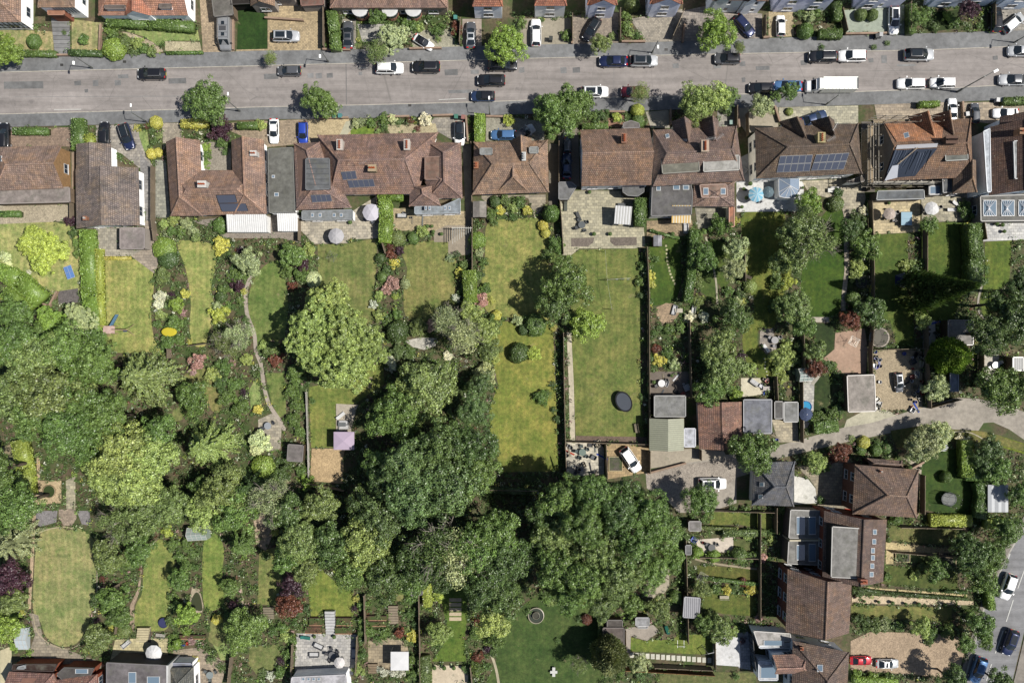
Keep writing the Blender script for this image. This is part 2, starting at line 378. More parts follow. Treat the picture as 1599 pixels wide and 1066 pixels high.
def crown_column(name, n, ls, cone=False):
    z = R.uniform(0, 1, n)**(1.5 if cone else 1); a = R.uniform(0, 2*math.pi, n); r = np.where(z < .35, .75+.7*z, 1.0-((z-.35)/.65)**2*.93)*(1+.12*np.sin(a*5+z*9)+R.normal(0, .07, n)); r = np.maximum(r, .02)
    if cone: r = (1-z)*(1+.16*np.sin(z*60)+R.normal(0, .1, n))+.02
    C = np.stack([np.cos(a)*r, np.sin(a)*r, z], 1); D = np.stack([np.cos(a)*.5, np.sin(a)*.5, R.uniform(.05, .35, n)], 1)
    V = dirleaves(C, D, R.uniform(.6, 1.2, n)*ls, 2.6)
    return leafmesh(name, V, valn(n), core=cores(np.array([[0, 0, .25], [0, 0, .5], [0, 0, .72]]), [.62, .4, .2] if cone else [.85, .8, .5], 1, .3))
def trunk_mesh(name, limbs, seedk=0, tw=0, top=.75):
    m = MB(); r_ = random.Random(seedk); m.tube((0, 0, 0), (.02, .01, .45), .045, .032, "bark", 8); m.tube((.02, .01, .43), (0, 0, top), .032, .012, "bark", 7)
    for i in range(limbs):
        a = 2*math.pi*i/limbs+r_.uniform(-.3, .3); z = r_.uniform(.3, .6); l = r_.uniform(.28, .42)
        e_ = Vector((math.cos(a)*l, math.sin(a)*l, z+r_.uniform(.15, .3))); s_ = Vector((.01, .01, z)); m.tube(s_, e_, .018, .008, "bark", 5)
        for k in range(tw):
            b_ = s_.lerp(e_, r_.uniform(.4, 1)); q = b_+Vector((math.cos(a+r_.uniform(-1, 1))*r_.uniform(.1, .22), math.sin(a+r_.uniform(-1, 1))*r_.uniform(.1, .22), r_.uniform(.02, .14)))
            m.tube(b_, q, .007, .003, "bark", 4)
            for h in range(2): m.tube(b_.lerp(q, .6), q+Vector((r_.uniform(-.1, .1), r_.uniform(-.1, .1), r_.uniform(0, .06))), .004, .002, "bark", 3)
    return m.mesh(name, True)
CR = {
 'B': [crown_broad("broadleaf_crown", 170, 15000, .043, .07, .17, .42, 1.35) for _ in range(4)],
 'b': [crown_broad("broadleaf_crown", 75, 7000, .06, .10, .22, .45, 1.35) for _ in range(3)],
 'F': [crown_broad("feathery_crown", 230, 21000, .028, .05, .11, .8, 3.0, .75, .88) for _ in range(2)],
 's': [crown_broad("shrub_foliage", 20, 1900, .11, .2, .34, .8, 1.5) for _ in range(4)],
 'm': [crown_broad("shrub_foliage", 32, 4200, .075, .16, .3, .8, 1.5) for _ in range(3)],
 't': [crown_dome("clipped_foliage", 3000, .085) for _ in range(2)],
 'u': [crown_dome("clipped_foliage", 1300, .13) for _ in range(2)],
 'C': [crown_conifer("conifer_crown", 9, 14, 300, .023, .4) for _ in range(2)],
 'c': [crown_conifer("conifer_crown", 10, 10, 110, .028, .3) for _ in range(2)],
 'P': [crown_column("column_crown", 9000, .06) for _ in range(2)],
 'K': [crown_column("conifer_crown", 11000, .055, True)],
 'D': [crown_broad("sparse_crown", 40, 5200, .034, .14, .3, 1.2, 2.2, .8, .72) for _ in range(2)],
}
for q in CR['D']:    # a sparse crown has no solid heart
    bm = bmesh.new(); bm.from_mesh(q); bmesh.ops.delete(bm, geom=[f for f in bm.faces if len(f.verts) == 3], context='FACES'); bm.to_mesh(q); bm.free()
TR = {'n': [trunk_mesh("trunk", 5, k) for k in range(3)], 'D': [trunk_mesh("trunk", 13, 9+k, 7, .82) for k in range(2)], 'C': [None]}
_t = MB(); _t.tube((0, 0, 0), (0, 0, 1), .03, .005, "bark", 8); TR['C'] = [_t.mesh("trunk", True)]
FC = {'g': ((.083, .138, .038), 'green'), 'd': ((.056, .094, .030), 'dark green'), 'l': ((.25, .31, .065), 'lime green'), 'y': ((.37, .36, .085), 'yellow'),
 'o': ((.112, .155, .054), 'olive'), 's': ((0.222, 0.269, 0.143), 'silvery green'), 'p': ((.040, .018, .030), 'dark purple'), 'r': ((.11, .042, .028), 'copper red'),
 'w': ((.50, .51, .42), 'white flowering'), 'k': ((.30, .19, .18), 'pink flowering'), 'v': ((.200, .262, .085), 'yellow-green'), 'b': ((.074, .118, .044), 'blue-green'), 'e': ((.36, .41, .24), 'pale cream-green'), 'h': ((.145, .225, .045), 'bright green')}
def fcol(c, j=.12):
    k = 1+rnd.uniform(-j, j); q = FC[c][0]; return (q[0]*k*(1+rnd.uniform(-.06, .06)), q[1]*k, q[2]*k, 1)
TN = {'B': 'broadleaf_tree', 'b': 'broadleaf_tree', 'F': 'feathery_tree', 'C': 'conifer_tree', 'c': 'conifer_tree', 'P': 'conifer_tree', 'K': 'spruce_tree', 'D': 'sparse_tree'}
TK = {'B': 'broadleaf tree', 'b': 'broadleaf tree', 'F': 'feathery tree', 'C': 'spreading conifer', 'c': 'conifer', 'P': 'columnar conifer', 'K': 'pointed spruce', 'D': 'thin open tree'}
def tree(x, y, r, h, t, c, label=None, ax=1.0, grp=None):
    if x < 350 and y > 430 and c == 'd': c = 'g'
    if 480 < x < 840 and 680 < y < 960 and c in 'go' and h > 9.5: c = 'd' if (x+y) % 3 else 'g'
    zc = h*(.72 if t not in 'CcPK' else .5); p = P(x, y, zc); rm = r*.1*(1-zc/H); o = empty(TN[t], (p.x, p.y, 0), rnd.uniform(0, 6.28) if ax == 1 else 0)
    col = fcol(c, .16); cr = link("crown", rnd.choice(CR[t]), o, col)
    if t in 'CcPK': cr.scale = (rm, rm*ax, h*.9); cr.location.z = h*.1; tk = link("trunk", TR['C'][0], o, (.06, .045, .03, 1)); tk.scale = (h*.7, h*.7, h*.93)
    else:
        hz = min(rm*.95, h*.42); cr.scale = (rm*1.0, rm*ax, hz); cr.location.z = h-hz
        tk = link("trunk", rnd.choice(TR['D' if t == 'D' else 'n']), o, (.20, .18, .15, 1) if t == 'D' else (.07, .055, .04, 1))
        sx = rm*1.9 if t == 'D' else max(rm*1.1, h*.55); tk.scale = (sx, sx*ax, h*(1.12 if t == 'D' else .95))
    if label: tag(o, label, "tree", grp)
    else: auto(o, ('large ' if r >= 42 else 'small ' if r < 19 else '')+FC[c][1], TK[t], "tree", x, y)
    return o
SHQ = []
def shrub(x, y, r, c, t=None, h=None): SHQ.append((x, y, r, c, t or ('s' if r < 10 else 'm'), h))
def shrub_at(x, y, r, c, t, h):
    hh = h or max(.5, min(r*.1*1.35, 2.6)); zc = hh*.55; p = P(x, y, zc); rm = r*.1*(1-zc/H)
    if t == 't' and r < 9: t = 'u'
    sc = hh/(1.55 if t in 'tu' else 1.6); return t, rnd.choice(CR[t]), Vector((p.x, p.y, hh-sc*(1.0 if t in 'tu' else .95))), rm, sc, rnd.uniform(0, 6.28), fcol(c)
def flush_shrubs(limit=290):
    free = sorted([q for q in SHQ if q[4] not in 'tu'], key=lambda q: -q[2]); clip = [q for q in SHQ if q[4] in 'tu']
    for x, y, r, c, t, h in free[:limit]+clip:
        t, me, loc, rm, sc, rz, col = shrub_at(x, y, r, c, t, h); o = link("shrub" if t not in 'tu' else "clipped_shrub", me, None, col)
        o.scale = (rm, rm, sc); o.location = loc; o.rotation_euler.z = rz
        auto(o, ('small ' if r < 7 else 'large ' if r >= 15 else '')+('clipped ' if t in 'tu' else '')+FC[c][1], "shrub", "shrub", x, y)
    VV = []; CC = []
    for q in free[limit:]:
        t, me, loc, rm, sc, rz, col = shrub_at(*q); n = 1900; v = np.empty(len(me.vertices)*3, np.float32); me.vertices.foreach_get("co", v); v = v.reshape(-1, 3); nq = sum(1 for p in me.polygons if len(p.vertices) == 4); v = v[:nq*4].reshape(-1, 4, 3)[::2].reshape(-1, 3)
        ca, sa = math.cos(rz), math.sin(rz); w = np.stack([(v[:, 0]*ca-v[:, 1]*sa)*rm+loc.x, (v[:, 0]*sa+v[:, 1]*ca)*rm+loc.y, v[:, 2]*sc+loc.z], 1); VV.append(w); k = len(w)//4
        CC.append(np.array(col[:3])*R.uniform(.7, 1.35, (k, 1)))
    if VV: o = link("low_shrub_planting", leafmesh("low_shrub_planting", np.concatenate(VV), np.concatenate(CC), "leaf_mixed")); o["kind"] = "stuff"; o["label"] = "small low shrubs dotted through the garden beds"
def hedge(p, w, h, c, label=None, sm=False, dens=58, top=None, adj=""):
    """p: pixel centre line, w: width in px, h: height in m"""
    if isinstance(p, str): p = pts(p)
    q = [P(x, y, h*.8) for x, y in p]; hw = w*.05; V = []; N_ = []; m = MB()
    for a, b in zip(q, q[1:]):
        d = (b-a); d.z = 0; L = d.length; d.normalize(); n = Vector((-d.y, d.x, 0)); a0 = a-d*hw*.3; L += hw*.6
        cnt = int(L*(2*hw+1.6*h)*dens); u = R.uniform(0, L, cnt); s = R.uniform(-hw-h*.8, hw+h*.8, cnt)
        top_ = np.abs(s) <= hw; off = np.where(top_, s, np.sign(s)*hw); z = np.where(top_, h, h-(np.abs(s)-hw))*1.0
        wob = .10*np.sin(u*1.7+L)+.07*np.sin(u*4.1)+R.normal(0, .05, cnt); z = np.where(top_, h+wob+.06*np.cos(s/hw*1.5), np.clip(z, .05, h)); off = np.where(top_, off, off*(1+wob*.6))
        C = np.stack([a0.x+d.x*u+n.x*off, a0.y+d.y*u+n.y*off, z], 1); V.append(C)
        nn = np.where(top_[:, None], np.array([[0, 0, 1.]]), np.sign(s)[:, None]*np.array([[n.x, n.y, .2]])); N_.append(nn)
        e1 = a0+d*L; k = hw*.88
        m.prism([a0+n*k, a0-n*k, e1-n*k, e1+n*k], 0, h*.93)
    C = np.concatenate(V); Nn = np.concatenate(N_); vv = leaves(C, Nn, R.uniform(.085, .175, len(C)), None, 1.5, .7)
    tri = []
    for f in m.f:
        for k in range(1, len(f)-1): tri.append((f[0], f[k], f[k+1]))
    val = valn(len(C), .72, 1.25); patch = .12*np.sin(C[:, 0]*1.1)+.12*np.sin(C[:, 1]*1.3); val[:, 0] *= 1+patch
    me = leafmesh("hedge", vv, val, core=(np.array([v[:] for v in m.v]), np.array(tri)))
    o = link("hedge", me, None, fcol(c)); FLATS.append(None)
    mx = sum(t[0] for t in p)/len(p); my = sum(t[1] for t in p)/len(p)
    if label: tag(o, label, "hedge")
    else: auto(o, (adj+" " if adj else "")+FC[c][1], "hedge", "hedge", mx, my)
    return o
# ---------------------------------------------------------------- buildings
def offs(poly, d):
    """plan outline shrunk by d; poly anticlockwise"""
    n = len(poly); out = []
    for i in range(n):
        a, b, c = poly[i-1], poly[i], poly[(i+1) % n]; u = (b-a).normalized(); v = (c-b).normalized()
        n1 = Vector((-u.y, u.x)); n2 = Vector((-v.y, v.x)); k = 1+n1.dot(n2)
        out.append(b+(n1+n2)*(d/max(k, .35)))
    return out
def ccw(w):
    ar = sum(w[i-1].x*w[i].y-w[i].x*w[i-1].y for i in range(len(w))); return w if ar > 0 else w[::-1]
class House:
    def __init__(s, name, x, y, label, cat="house", roof=(144, 108, 92), wall=(205, 203, 195), wm="matte", group=None):
        p = P(x, y); s.e = empty(name, (p.x, p.y, 0)); tag(s.e, label, cat, group); s.roofc = roof; s.wallc = wall; s.wm = wm; s.faces = []; s.p = (x, y)
    def win(s, a, b, d, zc, w=1.1, h=1.1, frame=(240, 240, 240)):
        """window in the wall from a to b (plan, outline anticlockwise), d metres along"""
        u = (b-a).normalized(); n = Vector((u.y, -u.x)); c = a+u*d; M = Matrix(((u.x, n.x, 0, c.x), (u.y, n.y, 0, c.y), (0, 0, 1, zc), (0, 0, 0, 1)))
        f = MB(); t = .07
        f.box(-w/2, w/2, -.03, .05, h/2-t, h/2, "satin", M); f.box(-w/2, w/2, -.03, .05, -h/2, -h/2+t, "satin", M)
        for q in ((-w/2, -w/2+t), (w/2-t, w/2), (-t*.4, t*.4)): f.box(q[0], q[1], -.03, .05, -h/2+t, h/2-t, "satin", M)
        f.box(-w/2-.05, w/2+.05, -.02, .12, -h/2-.06, -h/2, "satin", M)
        fr = f.build("window", s.e, A(*frame)); g = MB(); g.box(-w/2+t, w/2-t, -.02, .015, -h/2+t, h/2-t, "glass", M); g.build("pane", fr, (.02, .03, .045, 1))
    def walls(s, poly, z1, name="wall", col=None, wm=None, windows=True, gable=None, z0=0, step=3.2, frame=(240, 240, 240)):
        poly = ccw([Vector((q.x, q.y)) for q in poly]); m = MB(); m.prism(poly, z0, z1, wm or s.wm)
        if gable:
            for tri in gable: m.face(tri, wm or s.wm)
        wc_ = col or s.wallc; o = m.build(name, s.e, tuple(min(.86, q) for q in A(*wc_, k=2.3)[:3])+(1,) if min(wc_) > 180 else A(*wc_))
        if windows:
            for i in range(len(poly)):
                a, b = poly[i], poly[(i+1) % len(poly)]; u = b-a; L = u.length
                if L < 2.2: continue
                n = Vector((u.y, -u.x)).normalized(); mid = (a+b)/2; tc = -mid.normalized()
                if n.dot(tc) < .25 or mid.length < 14: continue
                k = max(1, int(L/step))
                for st in range(max(1, int((z1+.3)/2.5))):
                    for j in range(k): s.win(a, b, L*(j+.5)/k, 1.35+2.5*st, 1.5 if st == 0 else 1.25, 1.15, frame)
        return o
    def roof(s, V, F, col=None, mat="tile", th=.13, name="roof", ridges=True, pick=True):
        m = MB(); c = col or s.roofc
        m.v = [Vector(v) for v in V]
        for f in F:
            nn = Vector((0, 0, 0))
            for i in range(len(f)): a, b = m.v[f[i]], m.v[f[(i+1) % len(f)]]; nn += a.cross(b)
            m.f.append(tuple(f) if nn.z > 0 else tuple(f[::-1])); m.m.append(m.mi(mat))
        if pick: s.faces += [[m.v[i].copy() for i in f] for f in m.f]
        ed = {}
        for fi, f in enumerate(m.f):
            for i in range(len(f)): ed.setdefault(tuple(sorted((f[i], f[(i+1) % len(f)]))), []).append((fi, f[i], f[(i+1) % len(f)]))
        n = len(m.v); m.v += [v-Vector((0, 0, th)) for v in m.v]
        top = list(m.f)
        for f in top: m.f.append(tuple(n+i for i in f[::-1])); m.m.append(m.mi("matte"))
        nor = []
        for f in top:
            nn = Vector((0, 0, 0))
            for i in range(len(f)): nn += m.v[f[i]].cross(m.v[f[(i+1) % len(f)]])
            nor.append(nn.normalized())
        rid = []
        for k, L in ed.items():
            if len(L) == 1: _, a, b = L[0]; m.f.append((b, a, n+a, n+b)); m.m.append(m.mi("satin"))
            elif nor[L[0][0]].dot(nor[L[1][0]]) < .96: rid.append((m.v[k[0]].copy(), m.v[k[1]].copy()))
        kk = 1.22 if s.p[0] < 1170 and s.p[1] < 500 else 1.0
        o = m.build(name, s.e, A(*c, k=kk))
        if ridges and mat == "tile":
            for a, b in rid:
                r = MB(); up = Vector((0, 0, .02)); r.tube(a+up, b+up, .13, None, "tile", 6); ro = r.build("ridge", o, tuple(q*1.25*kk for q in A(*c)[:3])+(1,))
        return o
    def hip(s, corners, ze, rise, ends="hh", inset=(1, 1), col=None, wcol=None, wm=None, walls=True, over=.35, windows=True, fr=(240, 240, 240), step=3.2):
        """corners: four eaves corners (pixels) c0..c3; the ridge runs from the middle of c3-c0 to the middle of c1-c2; ends: g gable, h hip, at c3-c0 and at c1-c2"""
        c = [P(x, y, ze) for x, y in (pts(corners) if isinstance(corners, str) else corners)]
        m0 = (c[3]+c[0])/2; m1 = (c[1]+c[2])/2; ax = m1-m0; L = ax.length; w0 = (c[0]-c[3]).length/2; w1 = (c[1]-c[2]).length/2; up = Vector((0, 0, rise))
        r0 = m0+ax/L*(min(w0*inset[0], L*.49) if ends[0] == 'h' else 0)+up; r1 = m1-ax/L*(min(w1*inset[1], L*.49) if ends[1] == 'h' else 0)+up
        V = c+[r0, r1]; F = [(0, 1, 5, 4), (2, 3, 4, 5)]
        if ends[0] == 'h': F.append((3, 0, 4))
        if ends[1] == 'h': F.append((1, 2, 5))
        o = s.roof(V, F, col); poly = ccw([Vector((q.x, q.y)) for q in c]); poly = offs(poly, over)
        gb = []; cen = sum(c, Vector())/4
        for e_, (a, b, r) in zip(ends, ((c[3], c[0], r0), (c[1], c[2], r1))):
            if e_ == 'g':
                din = (cen-r); din.z = 0; din.normalize(); din *= .16; gb.append([a+din+(b-a).normalized()*.35-Vector((0, 0, .02)), b+din-(b-a).normalized()*.35-Vector((0, 0, .02)), r+din-Vector((0, 0, .22))])
        if walls: s.walls(poly, ze-.08, col=wcol, wm=wm, gable=gb, windows=windows, frame=fr, step=step)
        elif gb:
            m = MB(); [m.face(t, wm or s.wm) for t in gb]; m.build("gable_wall", s.e, A(*(wcol or s.wallc)))
        return o
    def flat(s, poly, z, col=(125, 122, 118), wcol=None, name="flat_roof", mat="flat_roof", over=.12, z0=0, th=.16, lip=True, wm=None, windows=False, walls=True):
        w = ccw([Vector((q.x, q.y)) for q in (P(x, y, z) for x, y in (pts(poly) if isinstance(poly, str) else poly))])
        m = MB(); m.prism(w, z-th, z, "satin", mat)
        o = m.build(name, s.e, A(*col)); s.faces.append([Vector((q.x, q.y, z)) for q in w])
        if lip:
            for i in range(len(w)):
                a, b = w[i], w[(i+1) % len(w)]; 
                if (b-a).length < .4: continue
                u = (b-a).normalized(); n = Vector((-u.y, u.x)); k = MB(); k.prism([a, b, b+n*.12, a+n*.12], z+.003, z+.07, "satin"); k.build("roof_edging", o, tuple(min(1, q*1.25+.02) for q in A(*col)[:3])+(1,))
        if walls: s.walls(offs(w, over), z-th-.01, col=wcol, wm=wm, z0=z0, windows=windows)
        return o
    def on(s, x, y):
        """the point of this house's roofs seen at pixel x, y, and its normal"""
        o = Vector((0, 0, H)); d = (P(x, y)-o).normalized(); best = None
        for f in s.faces:
            nn = Vector((0, 0, 0))
            for i in range(len(f)): nn += f[i].cross(f[(i+1) % len(f)])
            nn.normalize(); den = d.dot(nn)
            if abs(den) < 1e-4: continue
            t = (f[0]-o).dot(nn)/den; p = o+d*t; ok = True; sg = 0
            for i in range(len(f)):
                a, b = f[i], f[(i+1) % len(f)]; cr = (b.x-a.x)*(p.y-a.y)-(b.y-a.y)*(p.x-a.x)
                if abs(cr) < 1e-6: continue
                if sg == 0: sg = 1 if cr > 0 else -1
                elif sg*cr < 0: ok = False; break
            if ok and (best is None or p.z > best[0].z): best = (p, nn)
        if best is None: return P(x, y, 3.2), Vector((0, 0, 1))
        return best
    def quad(s, q, name, rim, pane, th=.08, lift=.02, rimc=(225, 225, 225), panec=(.02, .03, .045, 1), bw=.06, sub="pane"):
        cx_ = (sum(t[0] for t in q)/4, sum(t[1] for t in q)/4); C = [s.on(*cx_)]; n = C[0][1]; c = [C[0][0]]
        # the four corners lie on the roof plane under the centre
        o = Vector((0, 0, H)); c = [o+(t-o)*((c[0]-o).dot(n)/(t-o).dot(n)) for t in (P(*k) for k in q)]
        if (c[1]-c[0]).cross(c[2]-c[0]).dot(n) < 0: c = c[::-1]
        m = MB(); lo = [t+n*lift for t in c]; hi = [t+n*(lift+th) for t in c]
        m.v = lo+hi; m.f = [(4, 5, 6, 7)]+[(i, (i+1) % 4, 4+(i+1) % 4, 4+i) for i in range(4)]; m.m = [m.mi(rim)]*5; fr = m.build(name, s.e, A(*rimc))
        cen = sum(hi, Vector())/4; k = [t+(cen-t).normalized()*bw*1.3+n*.006 for t in hi]; g = MB(); g.face(k, pane); g.build(sub, fr, panec); return fr
    def solar(s, q, nx, ny):
        q = [Vector(t) for t in pts(q)]; f = lambda u, v: tuple((q[0]*(1-u)+q[1]*u)*(1-v)+(q[3]*(1-u)+q[2]*u)*v)
        for i in range(nx):
            for j in range(ny): s.quad([f((i+.02)/nx, (j+.02)/ny), f((i+.98)/nx, (j+.02)/ny), f((i+.98)/nx, (j+.98)/ny), f((i+.02)/nx, (j+.98)/ny)], "solar_panel", "satin", "glass", .05, .08, s.pvrim, (.05, .055, .075, 1), .04, "solar_cells")
    pvrim = (200, 200, 200)
    def sky(s, x, y, w=7, h=9, rot=0):
        c, n = math.cos(math.radians(rot)), math.sin(math.radians(rot)); q = [(x+a*c-b*n, y+a*n+b*c) for a, b in ((-w/2, -h/2), (w/2, -h/2), (w/2, h/2), (-w/2, h/2))]
        s.quad(q, "rooflight", "satin", "glass", .1, .02, (225, 225, 225), (.10, .14, .18, 1), .09)
    def chim(s, x, y, w=.9, l=.7, h=1.3, pots=2, col=(170, 120, 95), cap=(190, 180, 165), potc=(190, 105, 70)):
        p, n = s.on(x, y); m = MB(); m.box(p.x-w/2, p.x+w/2, p.y-l/2, p.y+l/2, p.z-.8, p.z+h, "brickwork"); m.box(p.x-w/2-.06, p.x+w/2+.06, p.y-l/2-.06, p.y+l/2+.06, p.z+h+.002, p.z+h+.12, "matte")
        o = m.build("chimney", s.e, A(*col)); k = w if w > l else l
        for i in range(pots):
            t = (i-(pots-1)/2)*k/max(pots, 1)*.85; cx, cy = (p.x+t, p.y) if w >= l else (p.x, p.y+t)
            q = MB(); q.lathe([(.13, p.z+h+.12), (.11, p.z+h+.4), (.14, p.z+h+.42), (.14, p.z+h+.47), (.08, p.z+h+.47), (.07, p.z+h+.3)], "matte", 10, (cx, cy)); q.build("chimney_pot", o, A(*potc))
    def aerial(s, x, y, h=1.8, a=20):
        p, n = s.on(x, y); m = MB(); t = p+Vector((0, 0, h)); m.tube(p, t, .02, None, "metal", 5); u = Vector((math.cos(math.radians(a)), math.sin(math.radians(a)), 0)); v = Vector((-u.y, u.x, 0))
        m.tube(t-u*.7, t+u*.7, .015, None, "metal", 4)
        for k in range(7): c = t+u*(k*.2-.6); m.tube(c-v*.28, c+v*.28, .01, None, "metal", 4)
        m.build("aerial", s.e, A(210, 210, 210))
def shed(x, y, w, l, z, col, label, rz=0, roof="flat", name="shed", rib=None, wall=(110, 95, 75), ridge='y', cat="shed"):
    """garden building: roof centre at pixel x,y; w, l in px"""
    c, s_ = math.cos(math.radians(rz)), math.sin(math.radians(rz)); q = [(x+a*c-b*s_, y+a*s_+b*c) for a, b in ((-w/2, -l/2), (w/2, -l/2), (w/2, l/2), (-w/2, l/2))]
    h = House(name, x, y, label, cat, col, wall, "timber"); FLATS.append(q)
    if roof == "flat": h.flat(q, z, col, mat=rib or "flat_roof")
    elif roof == "mono":
        v = [P(*t, z) for t in q]; v[0].z += .5; v[1].z += .5; h.roof(v, [(0, 1, 2, 3)], col, rib or "flat_roof", .08, ridges=False); h.walls(offs(ccw([Vector((t.x, t.y)) for t in v]), .12), z-.12, windows=False)
    else:
        if ridge == 'y': q = [q[3], q[0], q[1], q[2]]
        v = [P(*t, z) for t in q]; m0 = (v[3]+v[0])/2+Vector((0, 0, w*.022)); m1 = (v[1]+v[2])/2+Vector((0, 0, w*.022))
        h.roof(v+[m0, m1], [(0, 1, 5, 4), (2, 3, 4, 5)], col, rib or "flat_roof", .06, ridges=False)
        i_ = .1; cen = sum(v, Vector())/4; gb = [[a+(cen-a)*.04, b+(cen-b)*.04, r+(cen-r)*.04-Vector((0, 0, .08))] for a, b, r in ((v[3], v[0], m0), (v[1], v[2], m1))]
        h.walls(offs(ccw([Vector((t.x, t.y)) for t in v]), .12), z-.05, windows=False, gable=gb)
    return h
# ---------------------------------------------------------------- vehicles
def loft(sec, mat, m=None):
    m = m or MB(); n = len(sec[0]); i = len(m.v)
    for r in sec: m.v += [Vector(q) for q in r]
    for j in range(len(sec)-1):
        for k in range(n-1): m.f.append((i+j*n+k, i+(j+1)*n+k, i+(j+1)*n+k+1, i+j*n+k+1)); m.m.append(m.mi(mat))
        m.f.append((i+j*n+n-1, i+(j+1)*n+n-1, i+(j+1)*n, i+j*n)); m.m.append(m.mi(mat))
    m.f.append(tuple(i+k for k in range(n))); m.m.append(m.mi(mat)); m.f.append(tuple(i+(len(sec)-1)*n+k for k in range(n-1, -1, -1))); m.m.append(m.mi(mat)); return m
CARS = {}
def car_proto(kind, rails=False, sun=False):
    key = (kind, rails, sun)
    if key in CARS: return CARS[key]
    L, Wd, Hh, belt, bon, xr, xrt, xft, xf = {   # half length, half width, height, belt, bonnet height, cabin stations (rear base, rear top, front top, front base)
        'hatch': (2.0, .87, 1.48, .95, .82, -1.93, -1.55, .2, 1.0), 'suv': (2.25, .93, 1.68, 1.08, 1.0, -2.15, -1.72, .25, 1.05),
        'sedan': (2.3, .9, 1.44, .93, .84, -1.75, -1.0, .15, 1.0), 'estate': (2.35, .91, 1.5, .95, .85, -2.25, -1.8, .2, 1.05), 'coupe': (2.15, .88, 1.32, .86, .78, -1.6, -.75, .1, .85)}[kind]
    e0 = empty("car"); m = MB(); st = []
    for t, wf, zt in ((-1, .78, .72), (-.97, .88, .85), (-.86, .97, .97), (-.5, 1.0, 1.0), (0, 1.0, 1.0), (.42, 1.0, .99), (.62, .98, .93), (.84, .93, .86), (.95, .82, .76), (1, .66, .62)):
        x = t*L; w = Wd*wf; zb = .22 if abs(t) < .95 else .3; zz = belt*zt if t < .5 else bon*zt/.93
        if kind in ('sedan', 'coupe') and t < -.6: zz = belt*zt*.99
        cr = .05 if t > .45 else .0
        st.append([(x, -w*.86, zb), (x, -w, zb+.16), (x, -w*1.0, zz-.18), (x, -w*.93, zz-.03), (x, -w*.55, zz+cr*.7), (x, 0, zz+cr), (x, w*.55, zz+cr*.7), (x, w*.93, zz-.03), (x, w, zz-.18), (x, w, zb+.16), (x, w*.86, zb)])
    loft(st, "car_paint", m); body = m.build("body", e0, smooth=True, local=1)
    # cabin glass, its painted roof and pillars
    wb, wt = Wd*.9, Wd*.68; zb = belt-.02; q = lambda x, s, w, z: Vector((x, s*w, z)); nf, nr = [], []
    def pane(name, a, b, c, d, th=.0):
        g = MB(); ctr = (a+b+c+d)/4; g.face([a, b, c, d], "car_glass"); return g.build(name, e0, (.02, .02, .02, 1), local=1)
    rz = Hh-.06
    g = MB(); loft([[(xr+.02, -wb*.94, zb), (xr+.02, wb*.94, zb), (xr+.03, wb*.93, zb+.01), (xr+.03, -wb*.93, zb+.01)], [(xrt, -wt, rz), (xrt, wt, rz), (xrt, wt, rz), (xrt, -wt, rz)]], "car_glass", MB())
    A_, B_, C_, D_ = q(xf, -1, wb*.86, zb), q(xf, 1, wb*.86, zb), q(xft, 1, wt, rz), q(xft, -1, wt, rz)
    ws = MB(); ws.face([A_, (xf+.16, 0, zb+.01), B_, C_, (xft+.05, 0, rz+.02), D_], "car_glass"); ws.build("windscreen", e0, local=1)
    E_, F_, G_, I_ = q(xr, -1, wb*.9, zb), q(xr, 1, wb*.9, zb), q(xrt, 1, wt, rz), q(xrt, -1, wt, rz)
    rw = MB(); rw.face([F_, (xr-.06, 0, zb), E_, I_, (xrt-.04, 0, rz+.02), G_], "car_glass"); rw.build("rear_window", e0, local=1)
    for s_ in (-1, 1):
        w_ = MB(); f = [q(xr, s_, wb*.9, zb), q(xf, s_, wb*.86, zb), q((xf+xr)/2, s_, wb, zb)]
        w_.face([q(xr, s_, wb*.9, zb), q(xr*.5, s_, wb, zb), q(xf*.6, s_, wb, zb), q(xf, s_, wb*.86, zb), q(xft, s_, wt, rz), q(xrt, s_, wt, rz)][::s_], "car_glass"); w_.build("side_window", e0, local=1)
    rp = MB(); rw_ = wt+.03; sec = []
    for x, k in ((xrt-.09, .9), (xrt+.1, 1), ((xrt+xft)/2, 1.02), (xft-.15, 1), (xft+.05, .93)): sec.append([(x, -rw_*k, rz-.05), (x, -rw_*k, rz+.0), (x, -rw_*k*.8, rz+.045), (x, 0, rz+.065), (x, rw_*k*.8, rz+.045), (x, rw_*k, rz+.0), (x, rw_*k, rz-.05)])
    loft(sec, "car_paint", rp)
    for s_ in (-1, 1):
        for a, b, r in ((q(xf, s_, wb*.87, zb), q(xft, s_, wt, rz+.01), .035), (q(xr, s_, wb*.91, zb), q(xrt, s_, wt, rz+.01), .06), (q(-.2*L, s_, wb, zb), q(-.15*L, s_, wt+.01, rz), .035)): rp.tube(a, b, r, r, "car_paint", 5)
    rp.build("roof", e0, smooth=True, local=1)
    if sun: k = MB(); k.box(xrt+.25, xft-.2, -wt*.72, wt*.72, rz+.052, rz+.075, "car_glass", None, .04); k.build("sunroof", e0, local=1)
    if rails:
        for s_ in (-1, 1): k = MB(); k.tube((xrt+.05, s_*(wt-.04), rz+.12), (xft-.05, s_*(wt-.04), rz+.12), .025, None, "metal", 5); k.tube((xrt+.1, s_*(wt-.04), rz), (xrt+.1, s_*(wt-.04), rz+.12), .02, None, "metal", 4); k.tube((xft-.1, s_*(wt-.04), rz), (xft-.1, s_*(wt-.04), rz+.12), .02, None, "metal", 4); k.build("roof_rail", e0, (.4, .4, .4, 1), local=1)
